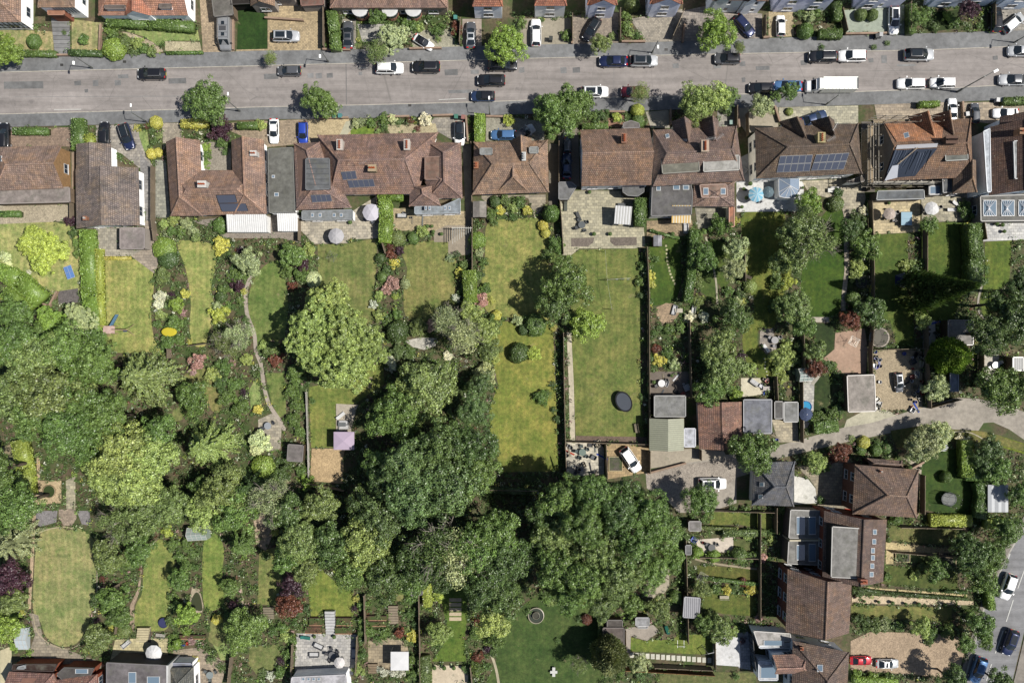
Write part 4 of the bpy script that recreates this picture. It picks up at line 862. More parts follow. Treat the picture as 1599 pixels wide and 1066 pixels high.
# ---------------------------------------------------------------- drives, patios, paths
D = A(196, 176, 150); G_ = A(176, 170, 158)
for nm, p, mt, c in [
 ("driveway", "312,0 366,0 366,81 317,83", "block_paving", D), ("driveway", "418,10 508,6 508,79 369,81 369,78 418,77", "block_paving", A(206, 186, 152)), ("driveway", "534,30 556,30 556,77 535,78", "paving", G_),
 ("front_path", "558,38 600,38 600,66 566,66", "paving", A(190, 188, 182)), ("driveway", "640,48 700,46 720,74 645,76", "gravel", A(182, 178, 156)), ("driveway", "722,30 752,30 752,73 722,74", "concrete", A(182, 168, 156)),
 ("driveway", "805,30 892,28 892,70 806,71", "concrete", A(176, 168, 150)), ("driveway", "893,24 966,20 966,67 893,70", "block_paving", A(172, 160, 148)), ("driveway", "984,30 1065,15 1068,66 1008,67", "block_paving", A(188, 180, 168)),
 ("driveway", "1065,18 1100,10 1190,22 1190,61 1068,66", "paving", A(168, 160, 154)), ("driveway", "1200,18 1238,18 1240,57 1200,59", "gravel", A(190, 174, 140)), ("driveway", "1310,17 1380,12 1412,8 1412,53 1318,54", "concrete", A(178, 188, 172)),
 ("driveway", "1545,10 1610,10 1610,48 1545,50", "paving", A(168, 164, 158)), ("garden_path", "190,50 205,52 238,66 256,80 248,84 228,72 205,60", "gravel", A(192, 178, 152)), ("gravel_bed", "258,65 312,66 315,80 258,80", "gravel", A(200, 190, 158)),
 ("driveway", "12,203 110,199 112,229 12,229", "block_paving", A(176, 154, 138)), ("driveway", "150,196 215,194 218,215 225,235 240,262 219,262 217,262 190,240 150,226", "paving", A(182, 176, 168)), ("driveway", "253,192 284,192 284,222 262,222 255,235", "block_paving", A(192, 182, 166)),
 ("driveway", "360,192 408,190 460,187 500,186 500,222 418,230 360,205", "block_paving", A(188, 170, 148)), ("driveway", "480,187 545,185 548,212 480,218", "gravel", A(204, 186, 148)), ("front_path", "540,190 551,188 551,200 541,212 530,212", "concrete", A(200, 196, 170)),
 ("gravel_bed", "600,195 680,193 684,207 610,210", "gravel", A(196, 184, 150)), ("driveway", "678,184 728,183 728,222 718,226 684,206 662,205", "paving", A(176, 170, 160)), ("driveway", "759,184 800,184 850,190 850,220 759,220", "gravel", A(172, 168, 152)),
 ("driveway", "872,195 903,198 905,292 872,284", "concrete", A(150, 140, 128)), ("front_path", "950,185 975,178 975,200 950,200", "block_paving", A(180, 140, 120)), ("driveway", "1008,175 1046,172 1046,200 1016,200", "concrete", A(182, 176, 160)),
 ("driveway", "1120,170 1150,169 1150,200 1120,198", "paving", A(176, 172, 164)), ("driveway", "1152,169 1215,167 1215,202 1166,208 1156,195", "concrete", A(186, 176, 156)), ("driveway", "1216,168 1340,165 1340,196 1216,192", "paving", A(196, 192, 172)),
 ("driveway", "1365,163 1470,160 1500,161 1610,157 1610,200 1480,186 1370,190", "paving", A(190, 176, 158)),
 ("patio", "150,355 188,355 188,390 226,390 230,400 152,400", "paving", A(188, 182, 168)), ("patio", "226,345 243,345 247,375 240,378 250,400 242,428 205,400 226,388", "paving", A(184, 172, 158)), ("side_path", "219,240 240,262 243,345 228,345 219,262", "paving", A(158, 156, 156)), ("yard", "0,318 117,318 117,345 0,350", "gravel", A(192, 180, 156)), ("side_strip", "112,228 118,228 118,318 112,318", "concrete", A(170, 150, 130)),
 ("yard", "300,345 360,338 430,336 470,336 470,380 440,372 350,372 340,360", "gravel", A(164, 154, 142)), ("side_yard", "243,250 259,250 266,340 243,340", "paving", A(176, 176, 164)), ("front_yard", "312,222 361,222 361,266 312,266", "gravel", A(168, 160, 146)),
 ("patio", "470,344 550,344 550,330 590,305 594,345 590,372 545,374 543,380 490,381 470,360", "paving", A(200, 192, 176)), ("patio", "612,325 727,330 735,352 700,362 615,360 612,335", "block_paving", A(200, 184, 152)), ("side_path", "722,226 736,226 738,352 728,352", "concrete", A(110, 108, 104)),
 ("deck", "677,362 697,352 735,352 735,398 700,398 700,378 678,378", "timber", A(170, 158, 140)), ("patio", "752,306 852,304 852,318 835,340 825,310 800,306 770,325 752,310", "paving", A(180, 170, 152)),
 ("patio", "872,298 970,298 1000,304 1008,385 990,388 905,388 890,400 878,398 874,310", "paving", A(198, 192, 168)), ("planting_bed", "892,372 928,371 926,379 918,385 892,385", "gravel", A(128, 118, 108)), ("planting_bed", "953,371 994,370 994,383 960,384 953,378", "gravel", A(128, 118, 108)),
 ("patio", "1010,345 1080,343 1085,368 1010,370", "block_paving", A(186, 166, 136)), ("patio", "1085,325 1138,323 1140,355 1090,358", "paving", A(168, 164, 150)), ("white_terrace", "1150,285 1255,283 1255,330 1150,331", "concrete", A(236, 236, 234)), ("side_path", "1148,250 1168,240 1172,285 1150,285", "concrete", A(190, 192, 196)),
 ("patio", "1252,283 1345,278 1352,310 1340,345 1318,350 1316,320 1295,310 1262,300", "paving", A(196, 188, 168)), ("patio", "1355,313 1437,312 1436,362 1358,366", "paving", A(220, 204, 168)), ("patio", "1438,308 1525,300 1510,345 1470,346 1440,350", "paving", A(192, 186, 166)), ("white_terrace", "1530,348 1610,345 1610,374 1535,377", "paving", A(222, 222, 222)),
 ("side_path", "1018,203 1024,203 1024,300 1008,300 1018,260", "concrete", A(130, 128, 120)), ("side_path", "1345,190 1366,190 1366,300 1345,300", "concrete", A(120, 112, 104)), ("side_path", "857,225 872,225 872,345 857,345", "concrete", A(130, 122, 108)),
 ("patio", "1025,480 1040,473 1055,475 1060,490 1052,502 1035,505 1025,495", "block_paving", A(196, 172, 144)), ("yard", "1013,580 1075,580 1078,620 1013,618", "timber", A(128, 118, 108)), ("deck", "1157,590 1187,590 1195,615 1157,620", "timber", A(226, 218, 192)), ("patio", "1187,515 1207,512 1212,545 1196,553 1186,535", "paving", A(176, 168, 160)),
 ("patio", "1304,520 1350,512 1355,545 1352,583 1312,585 1285,560 1303,545", "concrete", A(190, 160, 138)), ("garden_path", "1262,495 1295,495 1296,503 1262,503", "concrete", A(206, 196, 180)), ("yard", "1360,548 1412,545 1440,548 1440,637 1420,640 1385,640 1370,640", "gravel", A(186, 170, 142)), ("yard", "1441,500 1460,500 1462,560 1441,560", "concrete", A(214, 210, 204)),
 ("patio", "1527,543 1560,545 1560,590 1540,597 1527,570", "concrete", A(212, 206, 192)), ("pool_terrace", "1249,600 1272,585 1270,650 1260,668 1249,668", "paving", A(206, 204, 198)), ("yard", "1205,655 1245,655 1247,690 1215,690", "paving", A(196, 186, 164)),
 ("white_patio", "1240,742 1262,748 1273,762 1276,785 1240,787", "concrete", A(240, 238, 230)), ("side_yard", "1243,728 1330,715 1330,800 1276,790 1273,760 1262,745", "paving", A(180, 170, 150)), ("patio", "1410,715 1440,722 1436,765 1434,735", "concrete", A(190, 180, 160)),
 ("patio", "882,688 935,688 943,700 943,740 885,745", "paving", A(222, 216, 200)), ("yard", "947,693 1013,693 1013,737 947,748", "paving", A(196, 172, 134)), ("garden_path", "885,519 892,519 896,600 898,687 890,687 888,600", "concrete", A(212, 202, 178)), ("planting_bed", "899,680 1010,682 1010,691 899,688", "gravel", A(128, 110, 96)),
 ("patio", "1087,842 1145,838 1145,862 1090,862", "timber", A(226, 214, 198)), ("white_patio", "1113,997 1125,990 1155,995 1157,1040 1113,1037", "concrete", A(236, 236, 236)), ("patio", "1150,988 1170,985 1172,1045 1153,1042", "paving", A(178, 180, 188)), ("deck", "975,980 1020,975 1030,985 1010,1000 985,992 984,1025 975,1022", "timber", A(178, 168, 156)),
 ("gravel_yard", "1328,1000 1360,985 1486,990 1510,1000 1495,1058 1328,1045", "gravel", A(188, 166, 140)), ("gravel_path", "1383,845 1500,858 1500,865 1430,862 1395,862 1395,880 1383,880", "gravel", A(210, 192, 146)), ("gravel_path", "1350,915 1375,918 1510,927 1510,932 1370,926 1345,920", "gravel", A(214, 196, 150)), ("gravel_path", "1330,932 1350,929 1520,938 1520,944 1350,942 1330,940", "gravel", A(220, 200, 168)),
 ("patio", "463,988 558,990 557,1045 540,1056 460,1050", "paving", A(202, 200, 198)), ("patio", "575,1000 600,995 636,1000 640,1046 575,1045", "paving", A(176, 162, 138)), ("patio", "676,1037 731,1040 731,1066 655,1066", "concrete", A(226, 210, 184)), ("patio", "180,998 215,996 262,996 262,1030 235,1034 172,1032", "paving", A(210, 200, 160)),
 ("side_yard", "270,1015 310,1010 355,1035 345,1070 300,1070 270,1040", "paving", A(178, 164, 146)), ("crazy_paving", "45,955 60,960 65,985 70,1000 100,1012 150,1030 165,1038 150,1046 60,1030 45,1020 55,990", "paving", A(170, 160, 144)), ("driveway", "0,1015 18,1008 20,1070 0,1070", "concrete", A(216, 206, 170)),
 ("patio", "54,750 96,750 96,785 66,787 55,787", "gravel", A(206, 184, 148)), ("slab_path", "103,750 118,742 118,795 104,795", "paving", A(190, 184, 160)), ("round_patio", "92,795 118,793 120,808 113,820 100,820 92,808", "block_paving", A(182, 166, 150)), ("planting_bed", "55,797 90,797 88,815 62,822 55,815", "gravel", A(150, 146, 146)), ("planting_bed", "120,797 140,797 142,820 128,818", "gravel", A(150, 146, 146)),
 ("soil_path", "20,418 45,438 75,455 85,462 68,470 40,445 18,425", "concrete", A(196, 172, 146)), ("slate_patch", "90,455 122,450 124,472 92,476", "gravel", A(120, 114, 112)), ("patio", "403,655 425,645 440,665 438,700 425,705 405,700", "paving", A(190, 182, 166)), ("gravel_bed", "487,700 538,700 535,755 484,750", "gravel", A(202, 176, 136)),
 ("deck", "525,630 560,632 556,640 548,675 525,675", "timber", A(196, 186, 168)), ("pebble_patch", "632,532 655,527 682,528 680,540 662,546 645,542", "gravel", A(206, 202, 190)), ("pond_edge", "300,915 312,920 318,945 316,955 300,958 296,940", "gravel", A(190, 176, 152)), ("gravel_path", "222,870 232,850 246,842 228,862 222,880 219,920 210,945 210,985 203,985 203,945 215,920", "gravel", A(180, 160, 138)),
 ("clearing", "1003,930 1012,905 1022,885 1045,880 1045,915 1030,935", "concrete", A(190, 180, 158)), ("patio", "395,802 420,800 428,830 415,860 400,850", "gravel", A(190, 170, 146))]:
    flat(nm, p, mt, c, .046 if nm in ("planting_bed", "gravel_bed", "white_patio", "gravel_yard", "slab_path", "round_patio", "side_path") else .030)
for nm, p, w, mt, c in [("garden_path", "398,398 392,430 384,455 386,490 397,520 400,548 408,570 412,600 420,630 436,655 445,672", 6, "concrete", A(190, 178, 164)), ("garden_path", "1316,318 1322,345 1321,385 1322,420 1318,455 1317,485", 7, "paving", A(186, 176, 160)),
 ("garden_path", "1102,370 1112,410 1118,440 1120,475", 3, "concrete", A(188, 182, 158)), ("garden_path", "1533,445 1527,470 1530,490 1545,505", 3, "concrete", A(180, 174, 160)), ("lawn_edging", "52,960 58,985 75,1002 100,1012 120,1008 135,990 148,960 152,900 150,870", 1.6, "concrete", A(190, 176, 150)),
 ("sand_path", "60,712 60,750 55,790 52,840 49,900 46,950", 5, "gravel", A(204, 180, 150)), ("garden_path", "767,1020 775,1045 780,1075", 4, "concrete", A(198, 188, 160)), ("garden_path", "415,735 440,748 470,760 500,768", 3, "concrete", A(176, 160, 130)), ("patio_edge", "115,825 100,822 75,826 60,832", 2, "concrete", A(196, 186, 150)),
 ("garden_path", "1085,872 1120,880 1182,888", 3, "concrete", A(180, 166, 140)), ("garden_path", "375,905 378,930 380,950", 3, "concrete", A(190, 176, 150)), ("garden_path", "1262,560 1280,580 1268,600", 5, "concrete", A(196, 190, 176)), ("stone_edge", "1540,688 1510,674 1470,676", 1.5, "concrete", A(200, 190, 170))]:
    strip(nm, p, w, mt, c, .062)
# ---------------------------------------------------------------- lawns
LD, LG, LL, LO = A(164, 170, 110), A(140, 157, 86), A(58, 78, 30), A(122, 128, 70)
for p, c, sm in [("0,45 83,50 84,80 30,82 0,88", A(168, 160, 104), 0), ("112,30 158,36 158,80 112,80", A(160, 156, 100), 0), ("195,48 308,44 312,64 262,64 248,72 225,58", LG, 0), ("372,4 400,8 418,28 418,76 370,79", A(44, 72, 22), 0),
 ("560,40 562,48 566,72 559,76 558,60", LO, 0), ("1460,20 1500,15 1498,45 1450,50", LL, 0), ("215,205 230,203 234,240 222,232", LG, 0), ("222,222 240,245 230,248 220,240", LG, 0), ("551,199 585,197 584,211 543,212", A(110, 136, 48), 0),
 ("0,350 40,342 100,350 124,362 126,450 120,458 88,462 75,452 45,436 20,416 0,410", A(158, 164, 92), 1), ("163,404 200,404 236,412 240,450 236,480 240,525 255,555 240,550 168,545 164,480", A(152, 158, 82), 1), ("277,380 300,376 336,384 338,410 330,450 336,490 325,520 320,540 302,538 296,510 298,470 290,420", A(154, 160, 84), 1),
 ("425,408 440,412 446,440 450,475 447,510 440,530 420,536 402,545 392,515 388,485 390,455 403,425", A(112, 130, 62), 1), ("400,590 405,600 410,640 392,638 388,610", LG, 0), ("414,582 444,582 447,645 436,652 424,628", A(116, 130, 64), 0),
 ("496,382 545,380 588,372 588,420 582,460 586,490 575,520 520,520 498,470", A(120, 128, 66), 0), ("482,604 560,590 598,560 600,600 580,612 556,630 524,632 524,698 486,699", A(124, 134, 60), 0), ("630,385 705,377 712,420 710,460 705,496 640,499 630,460 636,420", A(128, 132, 68), 1),
 ("655,652 700,645 690,665 655,662", LO, 0), ("762,347 800,343 838,340 846,352 860,385 856,410 866,440 858,500 830,496 765,490 752,450 757,400", A(144, 148, 74), 1), ("755,500 862,505 864,524 873,735 785,737 766,690 764,640 778,600 768,560", A(136, 142, 60), 0),
 ("890,400 905,390 998,388 1002,450 1000,600 1005,682 899,680 896,600 892,520", A(118, 128, 60), 0), ("1014,378 1032,372 1062,371 1064,440 1056,470 1040,475 1016,478", A(86, 112, 34), 0), ("1092,380 1108,385 1118,410 1124,470 1112,472 1090,450", A(90, 112, 44), 0), ("1098,402 1102,372 1130,376 1150,420 1130,455 1120,440", A(90, 112, 40), 0),
 ("1162,333 1218,332 1226,345 1222,380 1236,420 1226,455 1216,490 1206,512 1186,512 1184,540 1200,556 1214,580 1196,590 1182,588 1164,560 1160,520 1178,480 1166,440 1160,380", A(124, 136, 52), 1),
 ("1290,330 1312,326 1320,350 1318,400 1319,430 1314,465 1304,492 1258,494 1250,470 1254,410 1268,370", A(74, 104, 24), 1), ("1322,420 1334,430 1334,480 1324,488", LL, 0), ("1256,506 1300,504 1304,520 1302,545 1288,558 1270,530", LL, 0), ("1272,590 1298,585 1300,610 1290,642 1268,642", LL, 0),
 ("1360,367 1418,364 1418,420 1410,440 1425,470 1428,540 1400,540 1390,500 1360,500", A(100, 120, 44), 0), ("1438,350 1475,347 1510,348 1510,440 1488,500 1440,500", A(100, 122, 42), 0), ("1538,378 1580,375 1576,440 1556,455 1545,490 1536,500 1530,470 1538,440", A(110, 130, 44), 0),
 ("64,832 80,826 98,824 104,828 120,824 134,830 146,842 150,870 149,915 144,948 140,968 130,990 116,1006 92,1008 72,994 64,972 52,952 53,900 56,860", A(146, 150, 88), 1), ("247,842 262,852 274,875 266,900 265,950 262,980 235,985 212,980 212,945 222,925 226,880", A(136, 146, 72), 1),
 ("320,838 340,835 350,860 346,900 350,940 322,952 316,900", A(126, 142, 64), 1), ("342,960 356,955 360,990 340,1010 325,1000 330,965", LO, 0), ("405,862 438,850 440,905 430,945 402,942", A(128, 134, 70), 0), ("330,1000 350,1000 358,1030 345,1030", LG, 0), ("390,1010 436,1005 438,1030 425,1045 400,1052 388,1035", LO, 0), ("0,1000 3,1000 3,1010", LG, 0),
 ("484,878 520,905 548,922 552,960 530,965 505,955 486,962", A(124, 136, 56), 1), ("585,927 630,925 630,938 590,938", LO, 0), ("688,912 700,905 728,905 730,960 725,1000 728,1032 674,1032 690,1010 700,990 690,940", A(96, 120, 42), 0),
 ("772,985 800,960 830,935 870,915 910,925 938,950 940,1000 930,1070 768,1080 775,1030", A(74, 96, 40), 1), ("984,994 1008,1000 1020,998 1050,998 1060,990 1100,990 1113,1000 1113,1022 984,1016", A(116, 130, 52), 0), ("1030,1046 1180,1050 1182,1075 1030,1075", LO, 0),
 ("1112,795 1205,800 1205,828 1150,818 1108,820", A(126, 136, 60), 0), ("1140,840 1170,842 1188,860 1140,862", LO, 0), ("1088,882 1185,888 1182,905 1090,905", A(116, 120, 52), 0), ("1068,880 1074,880 1074,915 1068,915", LO, 0), ("1096,928 1140,926 1180,932 1180,962 1130,958 1096,950", A(112, 124, 50), 0),
 ("1412,715 1440,712 1490,700 1500,700 1500,740 1525,745 1525,812 1440,795 1433,740", A(66, 94, 26), 0), ("1388,820 1495,824 1495,852 1388,843", A(132, 136, 72), 0), ("1366,908 1382,882 1430,885 1495,890 1495,920 1400,915", A(96, 110, 46), 0), ("1420,862 1464,862 1464,878 1420,878", LG, 0), ("1329,944 1486,948 1486,975 1450,968 1329,962", A(132, 138, 68), 0),
 ("1548,676 1599,692 1620,715 1570,700 1548,694", A(130, 142, 40), 0), ("0,700 26,690 28,715 0,725", A(150, 140, 100), 0), ("270,640 285,632 285,655 268,660", LO, 0), ("285,590 320,575 345,600 345,640 330,640 318,610", A(128, 130, 70), 1)]:
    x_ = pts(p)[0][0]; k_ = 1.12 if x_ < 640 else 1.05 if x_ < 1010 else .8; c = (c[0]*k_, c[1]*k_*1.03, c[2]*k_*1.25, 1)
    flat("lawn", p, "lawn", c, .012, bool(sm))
flat("lawn", "1590,200 1640,200 1640,250", "lawn", LG, .012)
# tall grass edge, slab steps, stepping stones
st = flat("front_path", "80,28 109,28 110,88 86,88", "concrete", A(120, 120, 122), .012)
for i in range(9):
    y = 31+i*6.4; m = MB(); z = .03+.018*(8-i); m.prism([P(81+(i*.55), y), P(109, y), P(109.5, y+5.8), P(81.5+(i*.55), y+5.8)], .014, z+.03, "concrete"); m.build("slab", st, A(*[rnd.choice((140, 150, 158))]*3))
def stones(nm, L, w, h, col, rz=0, z=.045, lab=None):
    b = flat(nm, [(L[0][0]-1, L[0][1]-1), (L[0][0]+1, L[0][1]-1), (L[0][0], L[0][1]+1)], "concrete", A(*col), .03, block=False)
    for x, y in L:
        m = MB(); q = [(x-w/2, y-h/2), (x+w/2, y-h/2), (x+w/2, y+h/2), (x-w/2, y+h/2)]; m.prism([P(*t) for t in q], .01, z, "concrete"); k = rnd.uniform(.93, 1.05); m.build("slab", b, A(*[c*k for c in col]))
stones("stepping_stones", [(1040, 384), (1041, 390), (1041, 396), (1041.5, 402), (1042, 408), (1043, 413), (1044.5, 418), (1045.5, 423), (1047, 428), (1049, 433), (1051.5, 438), (1054, 443)], 3, 3, (206, 200, 160))
stones("stepping_stones", [(987+i*8.05, 1022+i*.55) for i in range(16)], 6, 8, (232, 230, 214))
stones("slab_row", [(711, 936+i*7.4) for i in range(5)], 19, 5.4, (214, 196, 166))
stones("stepping_stones", [(1193.5, 560), (1195, 565), (1194.5, 570), (1194.5, 575), (1197, 580), (1198, 586)], 2.2, 2.2, (206, 206, 180))
stones("stepping_stones", [(579, 591), (578.5, 598), (577, 604)], 5, 5, (176, 166, 130))
def steps(nm, x0, x1, y0, n, dy, col, zt=.9, flip=False, sx=0):
    b = flat(nm, [(x0, y0), (x1, y0), (x1, y0+n*dy), (x0, y0+n*dy)], "concrete", A(90, 84, 78), .05)
    for i in range(n):
        z = zt*(n-i)/n; m = MB(); m.prism([P(x0+sx*i, y0+i*dy+.3), P(x1+sx*i, y0+i*dy+.3), P(x1+sx*i, y0+(i+1)*dy-.6), P(x0+sx*i, y0+(i+1)*dy-.6)], .02, z, "concrete"); m.build("step", b, A(*col))
steps("garden_steps", 509, 524, 951, 8, 4.9, (206, 206, 206)); steps("garden_steps", 607, 622, 943, 7, 4.4, (160, 146, 126), .7); steps("garden_steps", 218, 236, 977, 6, 4.2, (212, 200, 164), .8, sx=-1); steps("garden_steps", 12+400, 428, 946, 5, 4, (150, 140, 120), .5)
steps("garden_steps", 575, 590, 1034, 4, 4.2, (150, 132, 108), .5)
# pond and fountain
flat("pond", "305,925 312,928 316,945 315,953 302,950 298,940", "water", (.035, .04, .022, 1), .05, True)
# ---------------------------------------------------------------- houses
BR, DB = (158, 122, 102), (128, 98, 84)
h = House("bungalow", 50, 265, "brown gabled bungalow at the left edge beside the dark grey roofed house", roof=(170, 140, 120), wall=(176, 140, 100), wm="brickwork")
h.hip("-8,230 97,227 99,294 -8,298", 2.9, 2.7, "hg"); h.flat("-10,294 109,292 110,316 -10,319", 2.5, (158, 148, 142), (150, 130, 110)); h.sky(0, 248); h.chim(-4, 262)
h = House("bungalow", 168, 300, "dark grey tiled T-shaped bungalow with white end walls", roof=(134, 120, 110), wall=(238, 238, 238))
h.hip("118,264 216,262 218,352 119,357"[0:0] or [(119, 357), (118, 264), (216, 262), (218, 352)], 2.7, 2.0, "gg"); h.hip([(119, 290), (119, 225), (173, 225), (174, 290)], 2.7, 1.2, "gg", windows=False); h.flat("187,355 226,355 226,389 187,389", 2.5, (160, 150, 146), (190, 180, 170)); h.chim(137, 342, .5, .5, .8, 1, potc=(220, 220, 215))
h = House("bungalow", 340, 280, "U-shaped brown roofed bungalow with two wings towards the street", roof=(164, 132, 112), wall=(240, 240, 238)); h.pvrim = (30, 30, 34)
h.hip([(267, 337), (259, 222), (312, 219), (317, 337)], 2.7, 2.5, "hg"); h.hip([(365, 335), (361, 220), (412, 218), (416, 333)], 2.7, 2.4, "hg"); h.hip("266,266 412,266 414,334 267,337", 2.7, 2.8, "hh", walls=True)
h.chim(320, 290, 1.2, .9, 1.2, 3, (225, 222, 216), (230, 228, 224), (200, 100, 60)); h.chim(399, 242, .9, .7, 1.1, 2, (230, 226, 220)); h.solar("337,304 368,303 372,316 341,317", 1, 1); h.solar("341,317 385,317 389,329 346,330", 1, 1)
h.flat("418,232 458,230 461,331 420,333", 2.6, (118, 118, 112), (235, 235, 235)); h.sky(427, 276, 5, 5); h.sky(432, 304, 7, 6)
shed(386, 349, 62, 27, 2.3, (232, 232, 230), "white ribbed lean-to roof behind the U-shaped bungalow", rib="corrugated", name="lean_to", roof="mono", wall=(200, 200, 198), cat="lean-to"); shed(449.5, 347.5, 31, 27, 2.3, (240, 240, 238), "small white ribbed carport roof beside the ribbed lean-to", rib="corrugated", name="carport", roof="mono", wall=(220, 220, 220), cat="carport")
h = House("bungalow", 590, 270, "widest brown roofed bungalow with three chimneys and small solar panels", roof=(150, 122, 108), wall=(232, 230, 226)); h.pvrim = (150, 150, 150)
h.hip("496,211 684,207 652,303 516,304", 2.8, 3.1, "hh", (.62, .62)); h.hip([(463, 328), (459, 224), (500, 222), (549, 324)], 2.8, 1.9, "hh", (.8, .8)); h.hip([(668, 310), (668, 222), (720, 223), (722, 309)], 2.8, 2.2, "hh", (.8, .8)); h.hip([(639, 322), (640, 290), (680, 290), (688, 321)], 2.8, 1.7, "hh", (.9, .4))
h.hip([(672, 305), (655, 262), (712, 262), (722, 309)], 2.8, 1.9, "hh")
d = h.flat("477,247 515,247 516,296 477,297", 4.8, (112, 114, 116), (140, 110, 96), z0=2.9)
for i in range(1, 6): m = MB(); a_, b_ = P(478, 247+i*8.2, 4.84), P(515, 247+i*8.2, 4.84); m.box(a_.x, b_.x, a_.y-.06, a_.y+.06, 4.805, 4.86, "satin"); m.build("roof_seam", d, A(96, 98, 100))
h.flat("663,245 693,244 693,281 663,281", 4.4, (140, 112, 98), z0=3, lip=True); h.flat("471,329 551,327 551,343 471,344", 2.5, (142, 146, 148), (225, 225, 225), windows=True); h.flat("647,322 690,322 719,309 719,333 647,335", 2.5, (156, 164, 170), (225, 225, 225), windows=True)
for x in (488, 500, 522, 533): h.sky(x, 336, 5, 6)
for x in (665, 671, 695, 702): h.sky(x, 325, 4, 6)
h.chim(533, 229, .8, 1.5, 1.2, 4, (215, 205, 195)); h.chim(637, 229, .8, 1.5, 1.2, 4, (215, 205, 195)); h.chim(583, 265, 1.1, .9, 1.2, 3, (190, 170, 140), potc=(205, 100, 50)); h.aerial(570, 258)
h.solar("532,268 555,266 558,279 536,281", 3, 1); h.solar("542,281 583,279 586,291 546,293", 5, 1); h.solar("485,304 516,303 519,314 488,316", 4, 1)
h = House("bungalow", 798, 260, "small square brown roofed bungalow with two box dormers", roof=(158, 130, 108), wall=(200, 190, 170))
h.hip("740,222 855,219 857,300 738,304", 2.8, 2.7, "hh", (.75, .75)); h.hip([(775, 260), (756, 222), (800, 218), (800, 260)][0:0] or [(777, 300), (777, 262), (825, 262), (825, 299)], 2.8, 2.4, "hg"); h.flat("749,231 769,231 769,242 749,242", 4.6, (142, 144, 142), z0=3); h.flat("826,229 841,229 841,240 826,240", 4.6, (142, 144, 142), z0=3)
h.hip([(797, 262), (797, 219), (830, 216), (833, 262)], 2.8, 2.5, "hg", walls=False); h.chim(744, 260, .6, .9, .9, 2, (170, 120, 90)); h.chim(818, 246, .5, 1.2, .7, 3, (225, 225, 220), potc=(220, 220, 220))
shed(749, 327, 21, 25, 2.2, (138, 132, 126), "grey felt garden shed behind the small square bungalow", roof="gable")
h = House("house", 962, 246, "plain brown gabled house with white side wall above the paved patio", roof=(142, 116, 98), wall=(232, 234, 240))
h.hip("906,203 1014,200 1017,289 908,291", 4.9, 3.2, "gg"); h.chim(973, 219, .7, 1.3, 1.2, 4, (160, 120, 100)); h.flat("972,291 1006,290 1006,300 996,307 980,306 972,300", 2.6, (112, 112, 112), (70, 64, 62)); h.flat("872,284 893,284 901,291 888,312 872,312", 2.2, (130, 130, 130), (90, 80, 70)); h.flat("973,192 985,188 998,192 1000,200 972,201", 2.8, (128, 122, 120))
h = House("semi_detached_house", 1090, 235, "brown roofed pair of houses with two pointed front gables", roof=(136, 114, 102), wall=(214, 206, 190))
h.hip("1020,203 1150,197 1162,282 1020,291", 5.0, 3.0, "hh", (.35, .5)); h.hip([(1062, 236), (1048, 190), (1080, 188), (1082, 236)], 4.9, 2.4, "hg"); h.hip([(1100, 234), (1092, 188), (1122, 187), (1124, 234)], 4.9, 2.4, "hg")
h.flat("1032,249 1091,246 1093,268 1034,272", 7.0, (132, 130, 118), (150, 90, 76), z0=5); h.flat("1098,244 1155,242 1155,266 1098,269", 7.0, (176, 174, 168), (170, 90, 70), z0=5); h.chim(1098, 231, 1.0, 1.6, 1.2, 6, (200, 180, 160)); h.aerial(1105, 222, 2.2, 10); h.aerial(1119, 219, 2, 35)
h.flat("1018,288 1079,287 1082,300 1080,336 1016,338", 2.9, (110, 108, 108), (200, 200, 196), windows=True); h.sky(1028, 294, 7, 8); h.sky(1056, 293, 11, 7); h.sky(1071, 293, 10, 7); h.hip([(1082, 322), (1084, 286), (1147, 284), (1147, 323)], 2.9, 1.1, "hh"); h.flat("1092,288 1135,287 1137,308 1095,309", 3.75, (160, 132, 118), z0=3); h.sky(1102, 299, 8, 11); h.sky(1129, 299, 8, 10); h.sky(1042, 213, 6, 6, -15); h.sky(1069, 219, 9, 4)
h.flat("1138,321 1147,321 1147,355 1138,354", 2.3, (186, 130, 104))
h = House("semi_detached_house", 1258, 235, "long hipped brown roof carrying two white framed solar arrays", roof=(126, 108, 92), wall=(236, 236, 232))
h.hip("1179,200 1340,193 1346,271 1181,279", 5.0, 3.2, "hh", (1.0, .75)); h.hip([(1243, 228), (1216, 190), (1255, 188), (1262, 226)], 4.9, 2.5, "hg"); h.hip([(1287, 226), (1266, 189), (1303, 188), (1306, 224)], 4.9, 2.5, "hg")
h.chim(1278, 218, 1.0, 1.4, 1.2, 4, (190, 176, 130)); h.aerial(1290, 222, 2, 30); h.aerial(1298, 202, 1.6, 60); h.solar("1218,243 1269,241 1264,267 1212,269", 5, 2); h.solar("1274,241 1326,238 1317,264 1266,266", 5, 2); h.flat("1322,284 1350,272 1350,284 1328,286", 2.6, (112, 104, 96))
h = House("semi_detached_house", 1445, 240, "house under scaffolding with new orange tiles and plastic sheeting", roof=(152, 126, 104), wall=(150, 140, 128))
h.hip("1378,191 1500,185 1521,300 1378,296"[0:0] or "1379,191 1516,185 1519,277 1379,283", 5.0, 3.6, "gh", (1, .6), col=(150, 120, 98)); NEW = (206, 148, 110)

